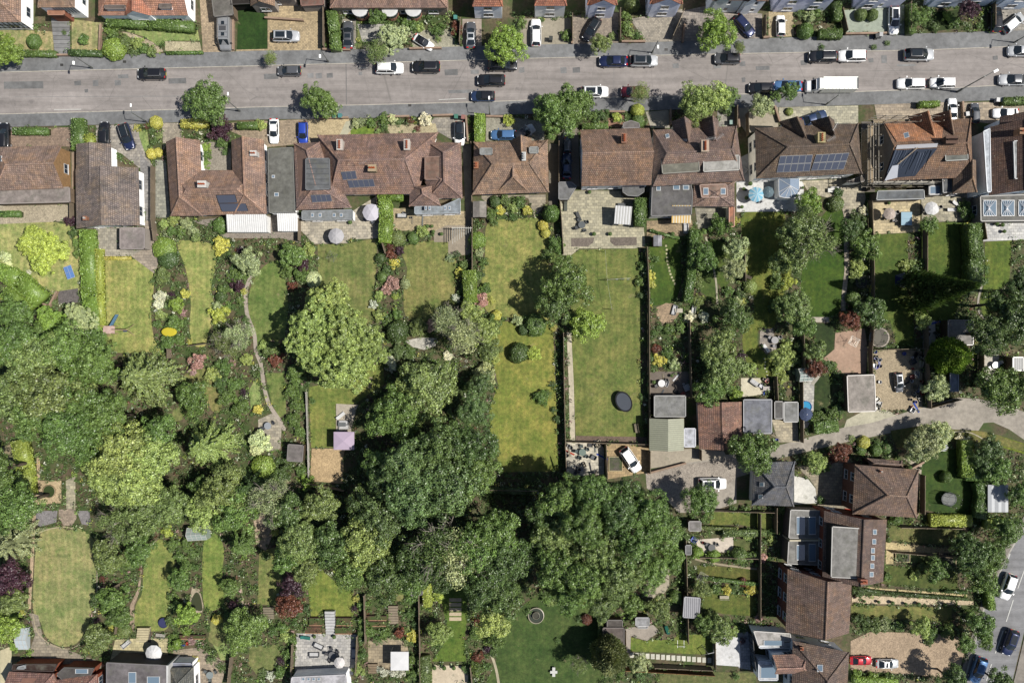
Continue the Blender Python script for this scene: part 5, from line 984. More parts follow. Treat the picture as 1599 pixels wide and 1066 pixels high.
def sheet(hh, q, nm, col, mat, lift=.06, th=.05, fold=None):
    C = [hh.on(sum(t[0] for t in q)/len(q), sum(t[1] for t in q)/len(q))]; n = C[0][1]; o = Vector((0, 0, H)); c = [o+(t-o)*((C[0][0]-o).dot(n)/(t-o).dot(n)) for t in (P(*k) for k in q)]
    if (c[1]-c[0]).cross(c[2]-c[0]).dot(n) < 0: c = c[::-1]
    m = MB(); k = len(c); m.v = [t+n*lift for t in c]+[t+n*(lift+th) for t in c]; m.f = [tuple(range(k, 2*k))]+[(i, (i+1) % k, k+(i+1) % k, k+i) for i in range(k)]; m.m = [m.mi(mat)]*(k+1); return m.build(nm, hh.e, A(*col))
sheet(h, [(1381, 193), (1474, 189), (1470, 219), (1400, 222)], "new_tiles", NEW, "tile"); sheet(h, [(1400, 226), (1464, 223), (1462, 229), (1398, 232)], "white_underlay", (205, 205, 210), "cloth", .16)
base_s = sheet(h, [(1396, 234), (1463, 231), (1428, 274), (1382, 278)], "plastic_sheet", (58, 66, 82), "satin", .14)
for i in range(14):
    x = 1398+i*4.3; y0, y1 = 233+rnd.uniform(0, 6), 272+rnd.uniform(-14, 2); x1 = x-14+rnd.uniform(-2, 2); q0, q1 = h.on(x, y0), h.on(x1, y1)
    if abs(q0[0].z-q1[0].z) < 3.5 and q0[1].z < .97: m = MB(); up = q0[1]*.22; m.tube(q0[0]+up, q1[0]+up, .05+.05*rnd.random(), .03, "satin", 5); m.build("sheet_fold", base_s, A(*rnd.choice(((70, 80, 98), (120, 130, 150), (40, 48, 62)))))
sheet(h, [(1392, 258), (1402, 256), (1400, 276), (1380, 281)], "white_sheet", (214, 218, 228), "cloth", .24)
for a_, b_ in (((1399, 258), (1430, 232)), ((1388, 254), (1404, 253)), ((1386, 240), (1395, 228))): q0, q1 = h.on(*a_)[0], h.on(*b_)[0]; m = MB(); m.tube(q0+Vector((0, 0, .6)), q1+Vector((0, 0, .6)), .07, None, "timber", 5); m.build("batten", h.e, A(206, 186, 160))
h.hip([(1440, 232), (1418, 182), (1452, 180), (1456, 228)], 4.9, 2.7, "hg", col=NEW); h.hip([(1470, 224), (1455, 180), (1482, 179), (1482, 222)], 4.9, 2.6, "hg"); h.chim(1478, 222, 1.6, 1.0, 1.4, 8, (110, 86, 74), (100, 84, 74), (70, 52, 46)); h.sky(1415, 212, 8, 8, -15)
h.flat("1475,231 1511,228 1512,250 1476,252", 7.4, (124, 126, 120), (60, 50, 46), z0=5); h.hip([(1488, 302), (1488, 258), (1524, 250), (1525, 300)], 4.7, 2.2, "hg"); h.flat("1370,298 1443,296 1444,311 1368,313", 2.9, (112, 116, 120), (120, 110, 100)); h.flat("1450,290 1472,289 1472,304 1450,305", 3.0, (150, 150, 150)); h.sky(1460, 297, 18, 12)
h.flat("1471,276 1486,272 1487,300 1472,302", 4.0, (108, 110, 112), z0=0)
# scaffold
sc = empty("scaffold", P(1372, 250)); tag(sc, "steel scaffold round the house with orange tiles", "scaffold")
def pole(a, b, r=.05, c=(186, 178, 164), n="pole", mat="metal"): m = MB(); m.tube(a, b, r, None, mat, 6); m.build(n, sc, A(*c))
G = lambda x, y, z: Vector(((x-799.5)*.1, -(y-533)*.1, z))
xs0, xs1, ys0, ys1 = 1344, 1436, 212, 292
for x, y in [(xs0, y) for y in range(212, 300, 16)]+[(xs0-8, y) for y in range(212, 300, 16)]+[(x, ys1+4) for x in range(1352, 1440, 17)]+[(x, 207) for x in range(1352, 1440, 17)]+[(x, 199) for x in range(1352, 1440, 17)]: pole(G(x, y, 0), G(x, y, 7.2))
for z in (2.2, 4.4, 5.4, 6.4):
    pole(G(xs0, ys0-6, z), G(xs0, ys1+6, z)); pole(G(xs0-8, ys0-6, z+.06), G(xs0-8, ys1+6, z+.06)); pole(G(xs0-8, ys1+4, z+.12), G(xs1, ys1+4, z+.12)); pole(G(xs0-8, 207, z+.12), G(xs1, 207, z+.12)); pole(G(xs0-8, 199, z+.18), G(xs1, 199, z+.18))
for z in (2.3, 4.5):
    for k in range(3): m = MB(); a_ = G(xs0-7+k*2.6, ys1+2, z); b_ = G(xs0-4.8+k*2.6, ys0-4, z+.05); m.box(a_.x, b_.x, a_.y, b_.y, z, z+.05, "timber"); m.build("board", sc, A(*rnd.choice(((206, 184, 146), (190, 170, 140)))))
    for k in range(3): m = MB(); a_ = G(xs0, 206-k*2.6, z); b_ = G(xs1, 204-k*2.6, z+.05); m.box(a_.x, b_.x, a_.y, b_.y, z, z+.05, "timber"); m.build("board", sc, A(*rnd.choice(((206, 184, 146), (190, 170, 140)))))
for k in range(2): m = MB(); a_ = G(xs0, ys1+2+k*2.6, 4.5); b_ = G(xs1, ys1+k*2.6-.4, 4.55); m.box(a_.x, b_.x, a_.y, b_.y, 4.5, 4.55, "timber"); m.build("board", sc, A(226, 220, 204))
h = House("house", 1570, 240, "dark brown roofed house with pale grey parapet at the right edge", roof=(120, 96, 84), wall=(214, 220, 226))
h.hip([(1545, 305), (1547, 198), (1620, 190), (1622, 300)], 5.0, 3.0, "gg"); h.flat("1535,205 1546,200 1548,300 1541,301", 5.6, (206, 212, 220), (214, 220, 226)); h.chim(1590, 208, 1, .8, 1.2, 2, (180, 140, 110)); h.flat("1582,220 1605,218 1605,278 1584,280", 7.2, (168, 172, 174), z0=5); h.hip([(1560, 215), (1562, 182), (1620, 178), (1620, 214)], 4.9, 2.2, "gg"); h.flat("1530,306 1620,303 1620,345 1531,346", 3.0, (128, 126, 122), (150, 146, 140), windows=True)
for x in (1545, 1573, 1600):
    h.sky(x, 325, 21, 25)
    for k in range(5): a_, b_ = P(x-9, 325, 3.2), P(x-9+4.5*k, 313, 3.16); m = MB(); m.tube(P(x, 325, 3.45), b_, .03, None, "satin", 4); m.tube(P(x, 325, 3.45), P(x-9+4.5*k, 337, 3.16), .03, None, "satin", 4); m.build("glazing_bar", h.e, A(240, 240, 245))
# conservatory
h = House("conservatory", 1229, 293, "white framed glass conservatory with fan shaped roof beside blue parasol", "conservatory", (230, 232, 236), (235, 235, 235))
c0 = P(1234, 290, 3.2); ring = [P(*t, 2.4) for t in ((1216, 279), (1216, 300), (1217, 307), (1226, 309), (1236, 309), (1243, 306), (1248, 298), (1248, 279))]; c1 = P(1234, 279, 3.2)
for i in range(len(ring)-1):
    m = MB(); m.face([ring[i], ring[i+1], c0], "glass"); m.build("roof_pane", h.e, (.16, .20, .26, 1)); m = MB(); m.tube(ring[i], c0, .05, None, "satin", 5); m.build("glazing_bar", h.e, A(245, 245, 245)); m = MB(); m.tube(ring[i], ring[i+1], .06, None, "satin", 5); m.build("glazing_bar", h.e, A(245, 245, 245))
m = MB(); m.face([ring[0], c0, c1], "glass"); m.face([c1, c0, ring[-1]], "glass"); m.build("roof_pane", h.e, (.16, .20, .26, 1)); h.walls(ring[::-1], 2.3)
# street side houses across the road; only their fronts and front roof slopes are in the picture
def front(x0, x1, yb, label, roof, wall, ze=5.0, depth=9, gable=None, wm="matte", bay=None, ends="hh", rise=3.2, nm="house"):
    hh = House(nm, (x0+x1)/2, yb, label, "house", roof, wall, wm); a_, b_ = G(x0, yb, 0), G(x1, yb, 0); o_ = .15
    q = [PX(Vector((v[0], v[1], ze))) for v in ((a_.x-o_, a_.y+depth), (b_.x+o_, a_.y+depth), (b_.x+o_, a_.y-o_), (a_.x-o_, a_.y-o_))]
    hh.hip(q, ze, rise, ends, over=o_, step=3.6); hh.q = (a_, b_, yb)
    return hh
def fgable(hh, x0, x1, yb, ze=4.6, rise=2, d=4, col=None, wc=None):
    a_, b_ = G(x0, yb, 0), G(x1, yb, 0); o_ = .15; a_.y -= .22; q = [PX(Vector((v[0], v[1], ze))) for v in ((a_.x-o_, a_.y-o_), (a_.x-o_, a_.y+d), (b_.x+o_, a_.y+d), (b_.x+o_, a_.y-o_))]; hh.hip(q, ze, rise, "gh", over=o_, col=col, wcol=wc, step=2.6)
h = front(-30, 52, 47, "half timbered house with brown roof at the top left corner", (164, 136, 118), (235, 235, 235), ze=3.6)
for i in range(9): a_ = G(-8+i*7.5, 47, 0); m = MB(); m.box(a_.x-.07, a_.x+.07, a_.y-.02, a_.y+.02, .8, 3.4, "timber", Matrix.Translation((0, -.03, 0))); m.build("beam", h.e, (.01, .01, .01, 1))
for z in (.9, 2.1, 3.3): a_, b_ = G(-12, 47, 0), G(51, 47, 0); m = MB(); m.box(a_.x, b_.x, a_.y-.1, a_.y-.055, z, z+.12, "timber"); m.build("beam", h.e, (.01, .01, .01, 1))
h = front(86, 138, 28, "half timbered house with arched porch above the slab steps", (156, 130, 110), (235, 235, 235), ze=4.4)
for i in range(8): a_ = G(104+i*4.5, 28, 0); m = MB(); m.box(a_.x-.07, a_.x+.07, a_.y-.08, a_.y-.04, 2.2, 4.2, "timber"); m.build("beam", h.e, (.01, .01, .01, 1))
h.flat("74,8 101,8 101,24 74,24", 3.0, (178, 130, 106), (160, 100, 80), wm="brickwork")
h = front(172, 305, 36, "red roofed house with white gable and two dormers", (180, 136, 114), (238, 238, 238), ze=3.4, ends="hg", rise=3.4); fgable(h, 215, 250, 36, 3.9, 1.8, 4, (190, 130, 104), (235, 238, 240)); h.flat("163,8 196,8 196,15 163,15", 4.6, (120, 110, 104), z0=2); h.flat("248,6 268,6 268,14 248,14", 4.6, (120, 110, 104), z0=2)
h = House("carport", 348, 15, "grey flat roofed garage at the head of the campervan drive", "garage", (110, 108, 106), (150, 130, 110)); h.flat("328,-20 360,-20 365,24 334,27", 2.6, (122, 118, 112)); 
h = House("garage", 380, 0, "black timber garage behind the dark artificial lawn", "garage", (40, 36, 34), (30, 28, 26), "timber"); h.flat("360,-30 402,-30 402,6 360,8", 2.6, (52, 46, 42))
h = front(402, 466, 10, "brown hipped house between the black garage and the long terrace", (160, 130, 104), (190, 180, 170), ze=3); fgable(h, 402, 436, 18, 3, 1.8, 4); h.flat("466,-20 506,-20 506,8 470,10", 2.6, (140, 104, 92))
h = front(524, 700, 24, "long brown roofed terrace with rounded white bay windows", (160, 128, 110), (196, 178, 158), ze=3.2)
for x in (566, 612, 648): a_ = G(x, 24, 0); m = MB(); m.lathe([(1.15, .2), (1.15, 1.0)], "brickwork", 16, (a_.x, a_.y), 1, .9); b_ = m.build("bay", h.e, A(180, 130, 110)); m = MB(); m.lathe([(1.12, 1.0), (1.12, 2.1)], "glass", 16, (a_.x, a_.y), 1, .9); m.build("bay_glass", b_, (.03, .04, .05, 1)); m = MB(); m.lathe([(1.25, 2.1), (1.25, 2.3), (.9, 2.35)], "satin", 16, (a_.x, a_.y), 1, .9); m.build("bay_roof", b_, A(235, 235, 235))
for a1, b1, yb, lab, wc, rc, ze in ((742, 784, 29, "white rendered house by the drive with the lone dark grey car", (220, 224, 230), (176, 118, 92), 5), (835, 880, 28, "pale grey rendered house behind the parked white car", (208, 208, 206), (170, 112, 88), 5),
   (914, 956, 27, "white gabled house beyond the diagonal black car", (206, 208, 222), (160, 106, 84), 5), (1008, 1054, 25, "white gabled house with brick drive and planter", (206, 210, 224), (158, 106, 84), 5)):
    h = front(a1, b1, yb, lab, rc, wc, ze, ends="hh", nm="house")
    if a1 > 900: fgable(h, a1+3, b1-3, yb, 5.4, 2.0, 4, None, wc)
for a1, b1, yb, lab, wc in ((1102, 1148, 20, "pale grey rendered house behind the bright green street tree", (196, 202, 204)), (1150, 1182, 21, "white fronted house above the slanting navy car", (222, 224, 226)), (1202, 1286, 17, "wide lilac white house with black window strips", (196, 198, 216)),
   (1330, 1400, 13, "lilac white house above the two round clipped shrubs", (190, 194, 212)), (1442, 1538, 10, "pale blue grey house partly behind a purple tree", (188, 196, 212)), (1545, 1640, 13, "blue grey house at the top right corner", (190, 200, 212))):
    h = front(a1, b1, yb, lab, (120, 96, 86), wc, 5); fgable(h, a1+4, (a1+b1)/2, yb, 5.2, 1.8, 3, None, wc)
# lower right houses
h = House("bungalow", 1210, 755, "grey slate hipped house beside the curved white patio", roof=(128, 126, 126), wall=(200, 196, 188)); h.hip("1177,722 1241,720 1239,790 1174,788", 2.9, 2.6, "hh", (.8, .6), windows=False); h.sky(1190, 756, 7, 7); h.sky(1188, 775, 7, 7)
h = House("house", 1383, 768, "hipped brown roofed brick house beside the lane", roof=(148, 124, 108), wall=(128, 92, 82), wm="brickwork"); h.hip("1335,725 1435,733 1431,808 1331,802", 5.2, 3.4, "hh", (1, .9)); h.flat("1290,800 1331,800 1331,720 1305,716", .03, (170, 160, 144), walls=False, name="side_yard", lip=False); h.hip("1354,715 1408,719 1410,730 1358,727", 3.0, .7, "hh", walls=True); h.chim(1374, 735, .3, .3, .3, 1, potc=(220, 210, 200))
h = House("semi_detached_house", 1310, 855, "dark brown roofed brick pair with long grey dormer and glass lanterns", roof=(130, 108, 96), wall=(150, 84, 66), wm="brickwork")
h.hip([(1284, 905), (1287, 797), (1385, 811), (1379, 908)], 5.4, 3.0, "gg", over=.2); h.flat("1299,821 1344,824 1340,903 1297,901", 8.0, (144, 142, 138), (50, 46, 46), z0=5.5); h.flat("1234,795 1292,797 1290,840 1231,840", 3.2, (146, 144, 140), (120, 110, 100)); h.flat("1231,844 1290,843 1288,883 1229,880", 3.2, (146, 144, 140), (120, 110, 100))
m = MB(); m.prism([P(1231, 840.6, 3), P(1292, 840.6, 3), P(1292, 843, 3), P(1231, 843.4, 3)], 0, 3.6, "matte"); m.build("party_wall", h.e, A(205, 196, 170))
for y in (820, 862): h.sky(1250, y, 13, 28 if y == 820 else 24); h.sky(1268, y, 11, 28)
for x, y in ((1365, 830), (1364, 845), (1362, 859), (1362, 870), (1361, 883), (1360, 896)): h.sky(x, y, 6, 8)
h.chim(1345, 905, .9, .6, .9, 2, (170, 110, 90))
h = House("house", 1275, 945, "brown gabled brick house with a row of side windows", roof=(144, 118, 102), wall=(140, 90, 78), wm="brickwork"); h.hip([(1226, 984), (1230, 885), (1330, 911), (1325, 985)][0:0] or [(1227, 986), (1230, 888), (1330, 908), (1326, 988)], 5.6, 3.2, "gg", step=2.5)
h = House("house", 1255, 1035, "brown house with tan dormer, glass roof and black framed doors", roof=(130, 110, 98), wall=(214, 216, 220)); h.hip([(1236, 1090), (1238, 1000), (1326, 1018), (1322, 1095)], 5.0, 3.0, "gh"); h.hip("1206,1022 1262,1020 1264,1050 1210,1052", 5.2, 1.6, "gh", col=(184, 146, 128)); h.flat("1176,984 1234,988 1236,1000 1184,1008", 3.2, (190, 186, 182)); h.flat("1184,1008 1238,1002 1238,1012 1186,1012", 3.0, (220, 224, 230)); h.sky(1208, 1003, 32, 8)
h.flat("1184,1030 1215,1034 1215,1062 1184,1062", 3.0, (205, 208, 214), (230, 230, 230)); h.sky(1200, 1048, 26, 20); h.sky(1280, 1043, 9, 11); h.chim(1250, 1010, .4, .4, .5, 1)
fr = empty("glass_doors", P(1178, 1020)); tag(fr, "black framed glass doors facing the white patio", "doors")
for i in range(5): a_ = G(1168+i*1.2, 985+i*13, 0); m = MB(); m.tube(a_, a_+Vector((0, 0, 2.6)), .06, None, "satin", 4); m.build("frame", fr, (.01, .01, .01, 1))
for i in range(4): a_, b_ = G(1168+i*1.2, 985+i*13, 0), G(1169.2+i*1.2, 998+i*13, 0); m = MB(); m.face([a_, b_, b_+Vector((0, 0, 2.6)), a_+Vector((0, 0, 2.6))], "glass"); m.build("pane", fr, (.03, .04, .05, 1)); m = MB(); m.tube(a_+Vector((0, 0, 2.6)), b_+Vector((0, 0, 2.6)), .06, None, "satin", 4); m.build("frame", fr, (.01, .01, .01, 1))
# lower left houses
h = House("house", 85, 1056, "brick house with brown roofs and dark flat annex at the bottom left", roof=(170, 128, 112), wall=(170, 96, 70), wm="brickwork"); h.hip("14,1048 84,1051 96,1080 14,1086", 3, 1.6, "gh"); h.flat("88,1052 100,1041 148,1042 140,1058 100,1064", 3.0, (92, 88, 86)); h.flat("20,1036 90,1036 84,1048 18,1046", 2.6, (62, 46, 40)); h.flat("28,1040 40,1037 40,1044 26,1044", 2.9, (160, 164, 166)); h.hip("84,1052 100,1064 142,1062 152,1046"[0:0] or "80,1062 152,1052 152,1085 80,1090", 3, 1.4, "hh"); h.sky(128, 1047, 20, 7)
m = MB(); a_, b_ = G(75, 1036, 0), G(152, 1040, 0); m.box(a_.x, b_.x, a_.y-.6, a_.y, 0, 1.1, "brickwork"); m.build("planter_wall", h.e, A(190, 110, 76))
h = House("house", 213, 1050, "dark grey flat roofed modern extension with two blue rooflights", roof=(116, 112, 114), wall=(120, 116, 116)); h.flat("166,1033 262,1038 261,1092 166,1090", 4.4, (118, 113, 114), (90, 86, 86)); h.sky(207, 1057, 12, 18); h.sky(240, 1062, 20, 14)
m = MB(); m.prism([P(260, 1038, 4.4), P(263, 1038, 4.4), P(263, 1090, 4.4), P(260, 1090, 4.4)], 0, 4.5, "matte"); m.build("parapet", h.e, A(226, 226, 224))
h = House("house", 284, 1055, "grey green hipped roof beside the dark modern extension", roof=(126, 122, 110), wall=(230, 230, 230)); h.hip([(265, 1096), (265, 1042), (302, 1041), (304, 1096)], 3.4, 1.8, "hh"); h.flat("265,1034 300,1034 300,1042 265,1043", 2.8, (150, 154, 168))
h = House("house", 498, 1060, "pale roofed house with four small rooflights under the pale patio", roof=(190, 184, 184), wall=(235, 235, 235)); h.flat("455,1056 540,1052 545,1085 452,1085", 3.2, (196, 194, 198))
for x in (474, 482, 490, 498): h.sky(x, 1059, 5, 5)
# ---------------------------------------------------------------- sheds, garages, glasshouses
shed(1046, 634, 50, 34, 2.5, (144, 144, 142), "larger grey felt shed beside the oval trampoline lawn"); shed(1041, 678, 54, 50, 2.6, (178, 180, 158), "pale green ribbed double garage by the lane", rib="corrugated", roof="gable", name="garage", cat="garage"); shed(1077, 683, 19, 30, 2.2, (206, 208, 216), "small white roofed shed between green garage and brown garage")
g = House("garage", 1123, 663, "brown tiled garage with pale side wall", "garage", (150, 116, 100), (205, 205, 205)); g.hip([(1092, 701), (1089, 627), (1158, 627), (1158, 701)], 2.5, 1.3, "gg", windows=False)
shed(1183, 650, 45, 54, 2.6, (132, 134, 142), "wide plain grey roofed garage beside the brown tiled garage", name="garage", cat="garage"); shed(1235, 643, 23, 32, 2.3, (150, 150, 148), "light grey roofed shed between the garage and the pool"); shed(1216, 640, 14, 28, 2.3, (110, 108, 106), "narrow darker shed roof beside the light grey one")
shed(1345, 614, 44, 58, 2.5, (166, 158, 150), "pebble grey roofed garage opening on the lane", rib="flat_roof", name="garage", cat="garage", rz=-2); shed(461, 707, 25, 27, 2.2, (126, 120, 118), "small black shed with grey felt roof", rz=4); shed(1490, 593, 14, 37, 2.3, (150, 156, 172), "narrow blue grey shed under the golden conifer")
shed(1500, 519, 40, 40, 2.5, (150, 146, 142), "large shaded shed roof under the tall dark trees", name="garage", cat="garage"); shed(1590, 568, 18, 22, 2.5, (190, 190, 188), "pale roofed shed at the right edge", rib="corrugated"); shed(1027, 376, 13, 17, 2.2, (156, 156, 160), "tiny grey roofed shed at the top of the stepping stone lawn", roof="gable")
shed(1085, 821, 20, 16, 2.2, (146, 142, 140), "small grey shed roof at the edge of the wood"); shed(1075, 858, 10, 16, 2.0, (126, 126, 126), "narrow grey store beside the timber patio"); shed(1080, 948, 26, 33, 2.3, (158, 158, 164), "blue grey ribbed shed roof beside small lawn", rib="corrugated", rz=4); shed(958, 1000, 34, 42, 2.5, (108, 98, 94), "dark brown flat roofed garden room by the deck"); shed(960, 974, 25, 14, 2.2, (102, 96, 92), "dark low store above the brown garden room")
shed(1003, 970, 22, 14, 2.2, (166, 166, 168), "pale grey canopy roof beside the deck"); shed(650, 919, 19, 21, 2.2, (124, 122, 120), "grey roofed shed under the wood's edge", rz=-8); shed(730, 478, 14, 14, 2.1, (122, 122, 126), "little grey shed roof by the bare branched tree", rz=12); shed(655, 918+400, 5, 5, 1, (90, 90, 90), "x") if False else None
def glasshouse(x, y, w, l, lab, n=4, rz=0, hgt=2.2, col=(.20, .24, .22, 1), roofonly=False):
    c = P(x, y, hgt); o = empty("greenhouse", (c.x, c.y, 0), math.radians(rz)); tag(o, lab, "greenhouse"); W_, L_ = w*.049, l*.049; zr = hgt+.3; ze = hgt-.4
    for i in range(n):
        a_, b_ = -W_+2*W_*i/n, -W_+2*W_*(i+1)/n
        for s_ in (-1, 1):
            m = MB(); m.face([(a_, 0, zr), (b_, 0, zr), (b_, s_*L_, ze), (a_, s_*L_, ze)], "glass"); m.build("roof_pane", o, col, local=1); m = MB(); m.face([(a_, s_*L_, .1), (b_, s_*L_, .1), (b_, s_*L_, ze), (a_, s_*L_, ze)], "glass"); m.build("wall_pane", o, col, local=1)
    for i in range(n+1):
        a_ = -W_+2*W_*i/n
        for s_ in (-1, 1): m = MB(); m.tube((a_, 0, zr+.03), (a_, s_*L_, ze+.03), .045, None, "satin", 4); m.tube((a_, s_*L_, ze), (a_, s_*L_, 0), .035, None, "satin", 4); m.build("glazing_bar", o, A(220, 220, 215), local=1)
    for y_, z_ in ((0, zr+.03), (L_, ze+.02), (-L_, ze+.02), (L_*.5, (zr+ze)/2+.03), (-L_*.5, (zr+ze)/2+.03)): m = MB(); m.tube((-W_, y_, z_), (W_, y_, z_), .04, None, "satin", 4); m.build("glazing_bar", o, A(220, 220, 215), local=1)
    for s_ in (-1, 1): m = MB(); m.face([(s_*W_, -L_, .1), (s_*W_, L_, .1), (s_*W_, L_, ze), (s_*W_, 0, zr), (s_*W_, -L_, ze)], "glass"); m.build("end_pane", o, col, local=1)
    return o
glasshouse(306, 834, 30, 20, "old white framed glasshouse beneath the olive trees", 4, 4); glasshouse(33, 998, 18, 34, "white glazed cold frame at the bottom left", 3, 0, 1.0, (.3, .34, .36, 1)); glasshouse(1462, 698, 34, 12, "white barred fruit frame by the angular hedge", 6, 0, 1.2); glasshouse(1259, 585, 20, 20, "small clear glasshouse beside the blue pool", 3, 5)
glasshouse(1552, 600, 1, 1, "x") if False else None
# ---------------------------------------------------------------- vehicles
PK = "cars parked along the street"; DR = "cars parked on drives"
for a_ in [
 (236,115,180,'suv','black',"black estate parked alone on the upper kerb near the left end",1,0,None,1,PK), (451,110,180,'hatch','grey',"dark grey hatchback at the upper kerb by a small verge tree",0,0,None,.95,PK), (608,106,0,'suv','white',"white car at the upper kerb beside the pale feathery tree",1,0,None,1,PK),
 (665,104,180,'suv','black',"black car parked behind the white one on the upper kerb",1,0,None,1,PK), (785,101,0,'estate','black',"black car half under the street tree by the upper kerb",0,0,None,1,PK), (767,125,180,'suv','black',"black car driving in the middle of the street",0,0,None,1,None), (754,149.5,180,'hatch','darkblue',"small dark blue car at the lower kerb before the tree shadow",0,0,'black',.97,PK),
 (958,95,180,'sedan','navy',"navy saloon at the upper kerb ahead of the silver car",0,0,None,1,PK), (1006,94.5,0,'suv','silver',"silver car with dark roof at the upper kerb by a street lamp",1,1,'grey',.98,PK), (1136,91,180,'hatch','grey',"dark grey car at the upper kerb below the bright green tree",0,0,'black',1.02,PK), (1285,88,180,'suv','black',"black car with roof rails at the upper kerb before the white one",1,0,None,1,PK), (1331,87,180,'suv','white',"white car right behind the black one with roof rails",1,0,None,1,PK),
 (1436,85,0,'suv','silver',"silver car with black glass roof on the upper kerb, right end",0,1,'black',1.05,PK), (929,143,0,'suv','white',"white car with black sunroof at the lower kerb beside the big tree",1,1,None,.98,PK), (989,143,180,'hatch','darkred',"dark red car half hidden under a thin street tree",0,0,None,1,PK), (1189,137,180,'hatch','black',"black car at the lower kerb in front of the blue one",0,0,None,1,PK), (1231,134,180,'sedan','lightblue',"bright blue car at the lower kerb behind the white van",0,0,None,1,PK),
 (1424,130,180,'estate','white',"white car parked alone at the lower kerb",0,0,None,.97,PK), (1473,129,180,'hatch','white',"second white car at the lower kerb near the bent lamp",0,0,None,1,PK), (1583,124,180,'sedan','silver',"silver car at the lower kerb by the picture's right edge",0,0,'grey',1,PK), (1594,79,180,'hatch','silver',"grey blue car at the upper kerb cut by the picture's right edge",0,0,None,1,PK),
 (446,56,0,'suv','silver',"silver grey car with glass roof on the tan drive",1,1,None,.97,DR), (543,54,90,'sedan','grey',"dark grey saloon beside the tall straight hedge",0,1,None,.98,DR), (661,65,-32,'coupe','white',"white open-look two door car parked aslant",0,0,'black',.82,DR), (735,54,90,'sedan','grey',"slate grey saloon on the drive of the white rendered house",0,1,'silver',.93,DR), (837,50,90,'estate','white',"white car on the drive across from the round green tree",0,0,None,.93,DR),
 (924,45,238,'hatch','black',"black car parked diagonally under a thin tree",0,1,None,1,DR), (1163,40,-48,'suv','navy',"navy car slanting on the drive beside the bright green tree",0,0,None,.9,DR), (1220,39,90,'hatch','white',"small white car on the gravel drive",0,0,None,.85,DR), (1397,31,-90,'estate','white',"white silver car on the pale green drive",0,1,None,.95,DR), (1556,29,90,'suv','black',"black car upright on the drive at the upper right",0,0,None,.95,DR), (1584,35,40,'hatch','silver',"silver white car turned aslant at the upper right corner",0,0,'white',1,DR),
 (5,213,90,'suv','black',"black car cut by the left edge on the brick drive",0,0,None,1,DR), (162,208,90,'suv','black',"black car beside the yellow and green hedge",0,0,None,.85,DR), (197,213,-72,'suv','navy',"navy car angled on the paved drive",1,1,'black',.95,DR), (427,204,-90,'sedan','white',"white saloon on the drive between U-shaped bungalow and blue car",0,0,None,.87,DR), (472.5,207,-90,'hatch','blue',"vivid blue hatchback next to the street tree's shade",0,0,None,.88,DR), (717.5,208,-90,'hatch','white',"white car with long black glass roof beside a sleeper wall",0,1,'black',.95,DR),
 (786,210,180,'estate','lightblue',"pale blue car on the gravel before the small square bungalow",0,0,None,.88,DR), (818,207,30,'hatch','silver',"silver bonneted car mostly under the big street tree",0,0,'black',.95,DR), (886,222,90,'hatch','grey',"dark car deep in the narrow side drive's shade",0,0,None,.85,DR), (885,259,90,'sedan','darkblue',"dark blue car with pale bonnet in the narrow side drive",0,0,None,.9,DR), (1272,184,20,'sedan','darkblue',"dark car tucked behind the two pointed dormers",0,0,None,.95,DR),
 (1489,170,90,'coupe','white',"white car with round tail beside the brown gate wall",0,0,None,.85,DR), (1524,176,90,'hatch','grey',"black grey car beyond the thin brick wall",0,0,None,.82,DR), (1572,176,180,'sedan','white',"white car half behind the right hand roof",0,0,None,.9,DR), (985,718,-56,'suv','white',"white van-like car on the fenced yard by the lane",1,0,None,.98,DR), (1113,755,0,'suv','white',"white car partly under a round tree at the gravel turn",0,1,None,1,DR), (1405,597,-84,'hatch','grey',"dark grey car on the sandy yard among clutter",0,1,'silver',.8,DR),
 (1346,1032,0,'coupe','red',"red car on the sandy car park",0,0,None,.82,DR), (1387,1037,0,'coupe','silver',"silver car with open black cockpit beside the red car",0,1,'white',.85,DR), (1575,916,251,'suv','white',"white car heading down the lower road",0,0,None,.95,None), (1578,1003,251,'suv','navy',"dark navy car with pale roof on the lower road",0,1,None,.95,None), (1528,1046,251,'suv','lightblue',"blue silver car at the bottom of the lower road",0,0,None,.98,None)]:
    car(*a_[:6], rails=bool(a_[6]), sun=bool(a_[7]), roofc=a_[8], sc=a_[9]*.97, grp=a_[10])
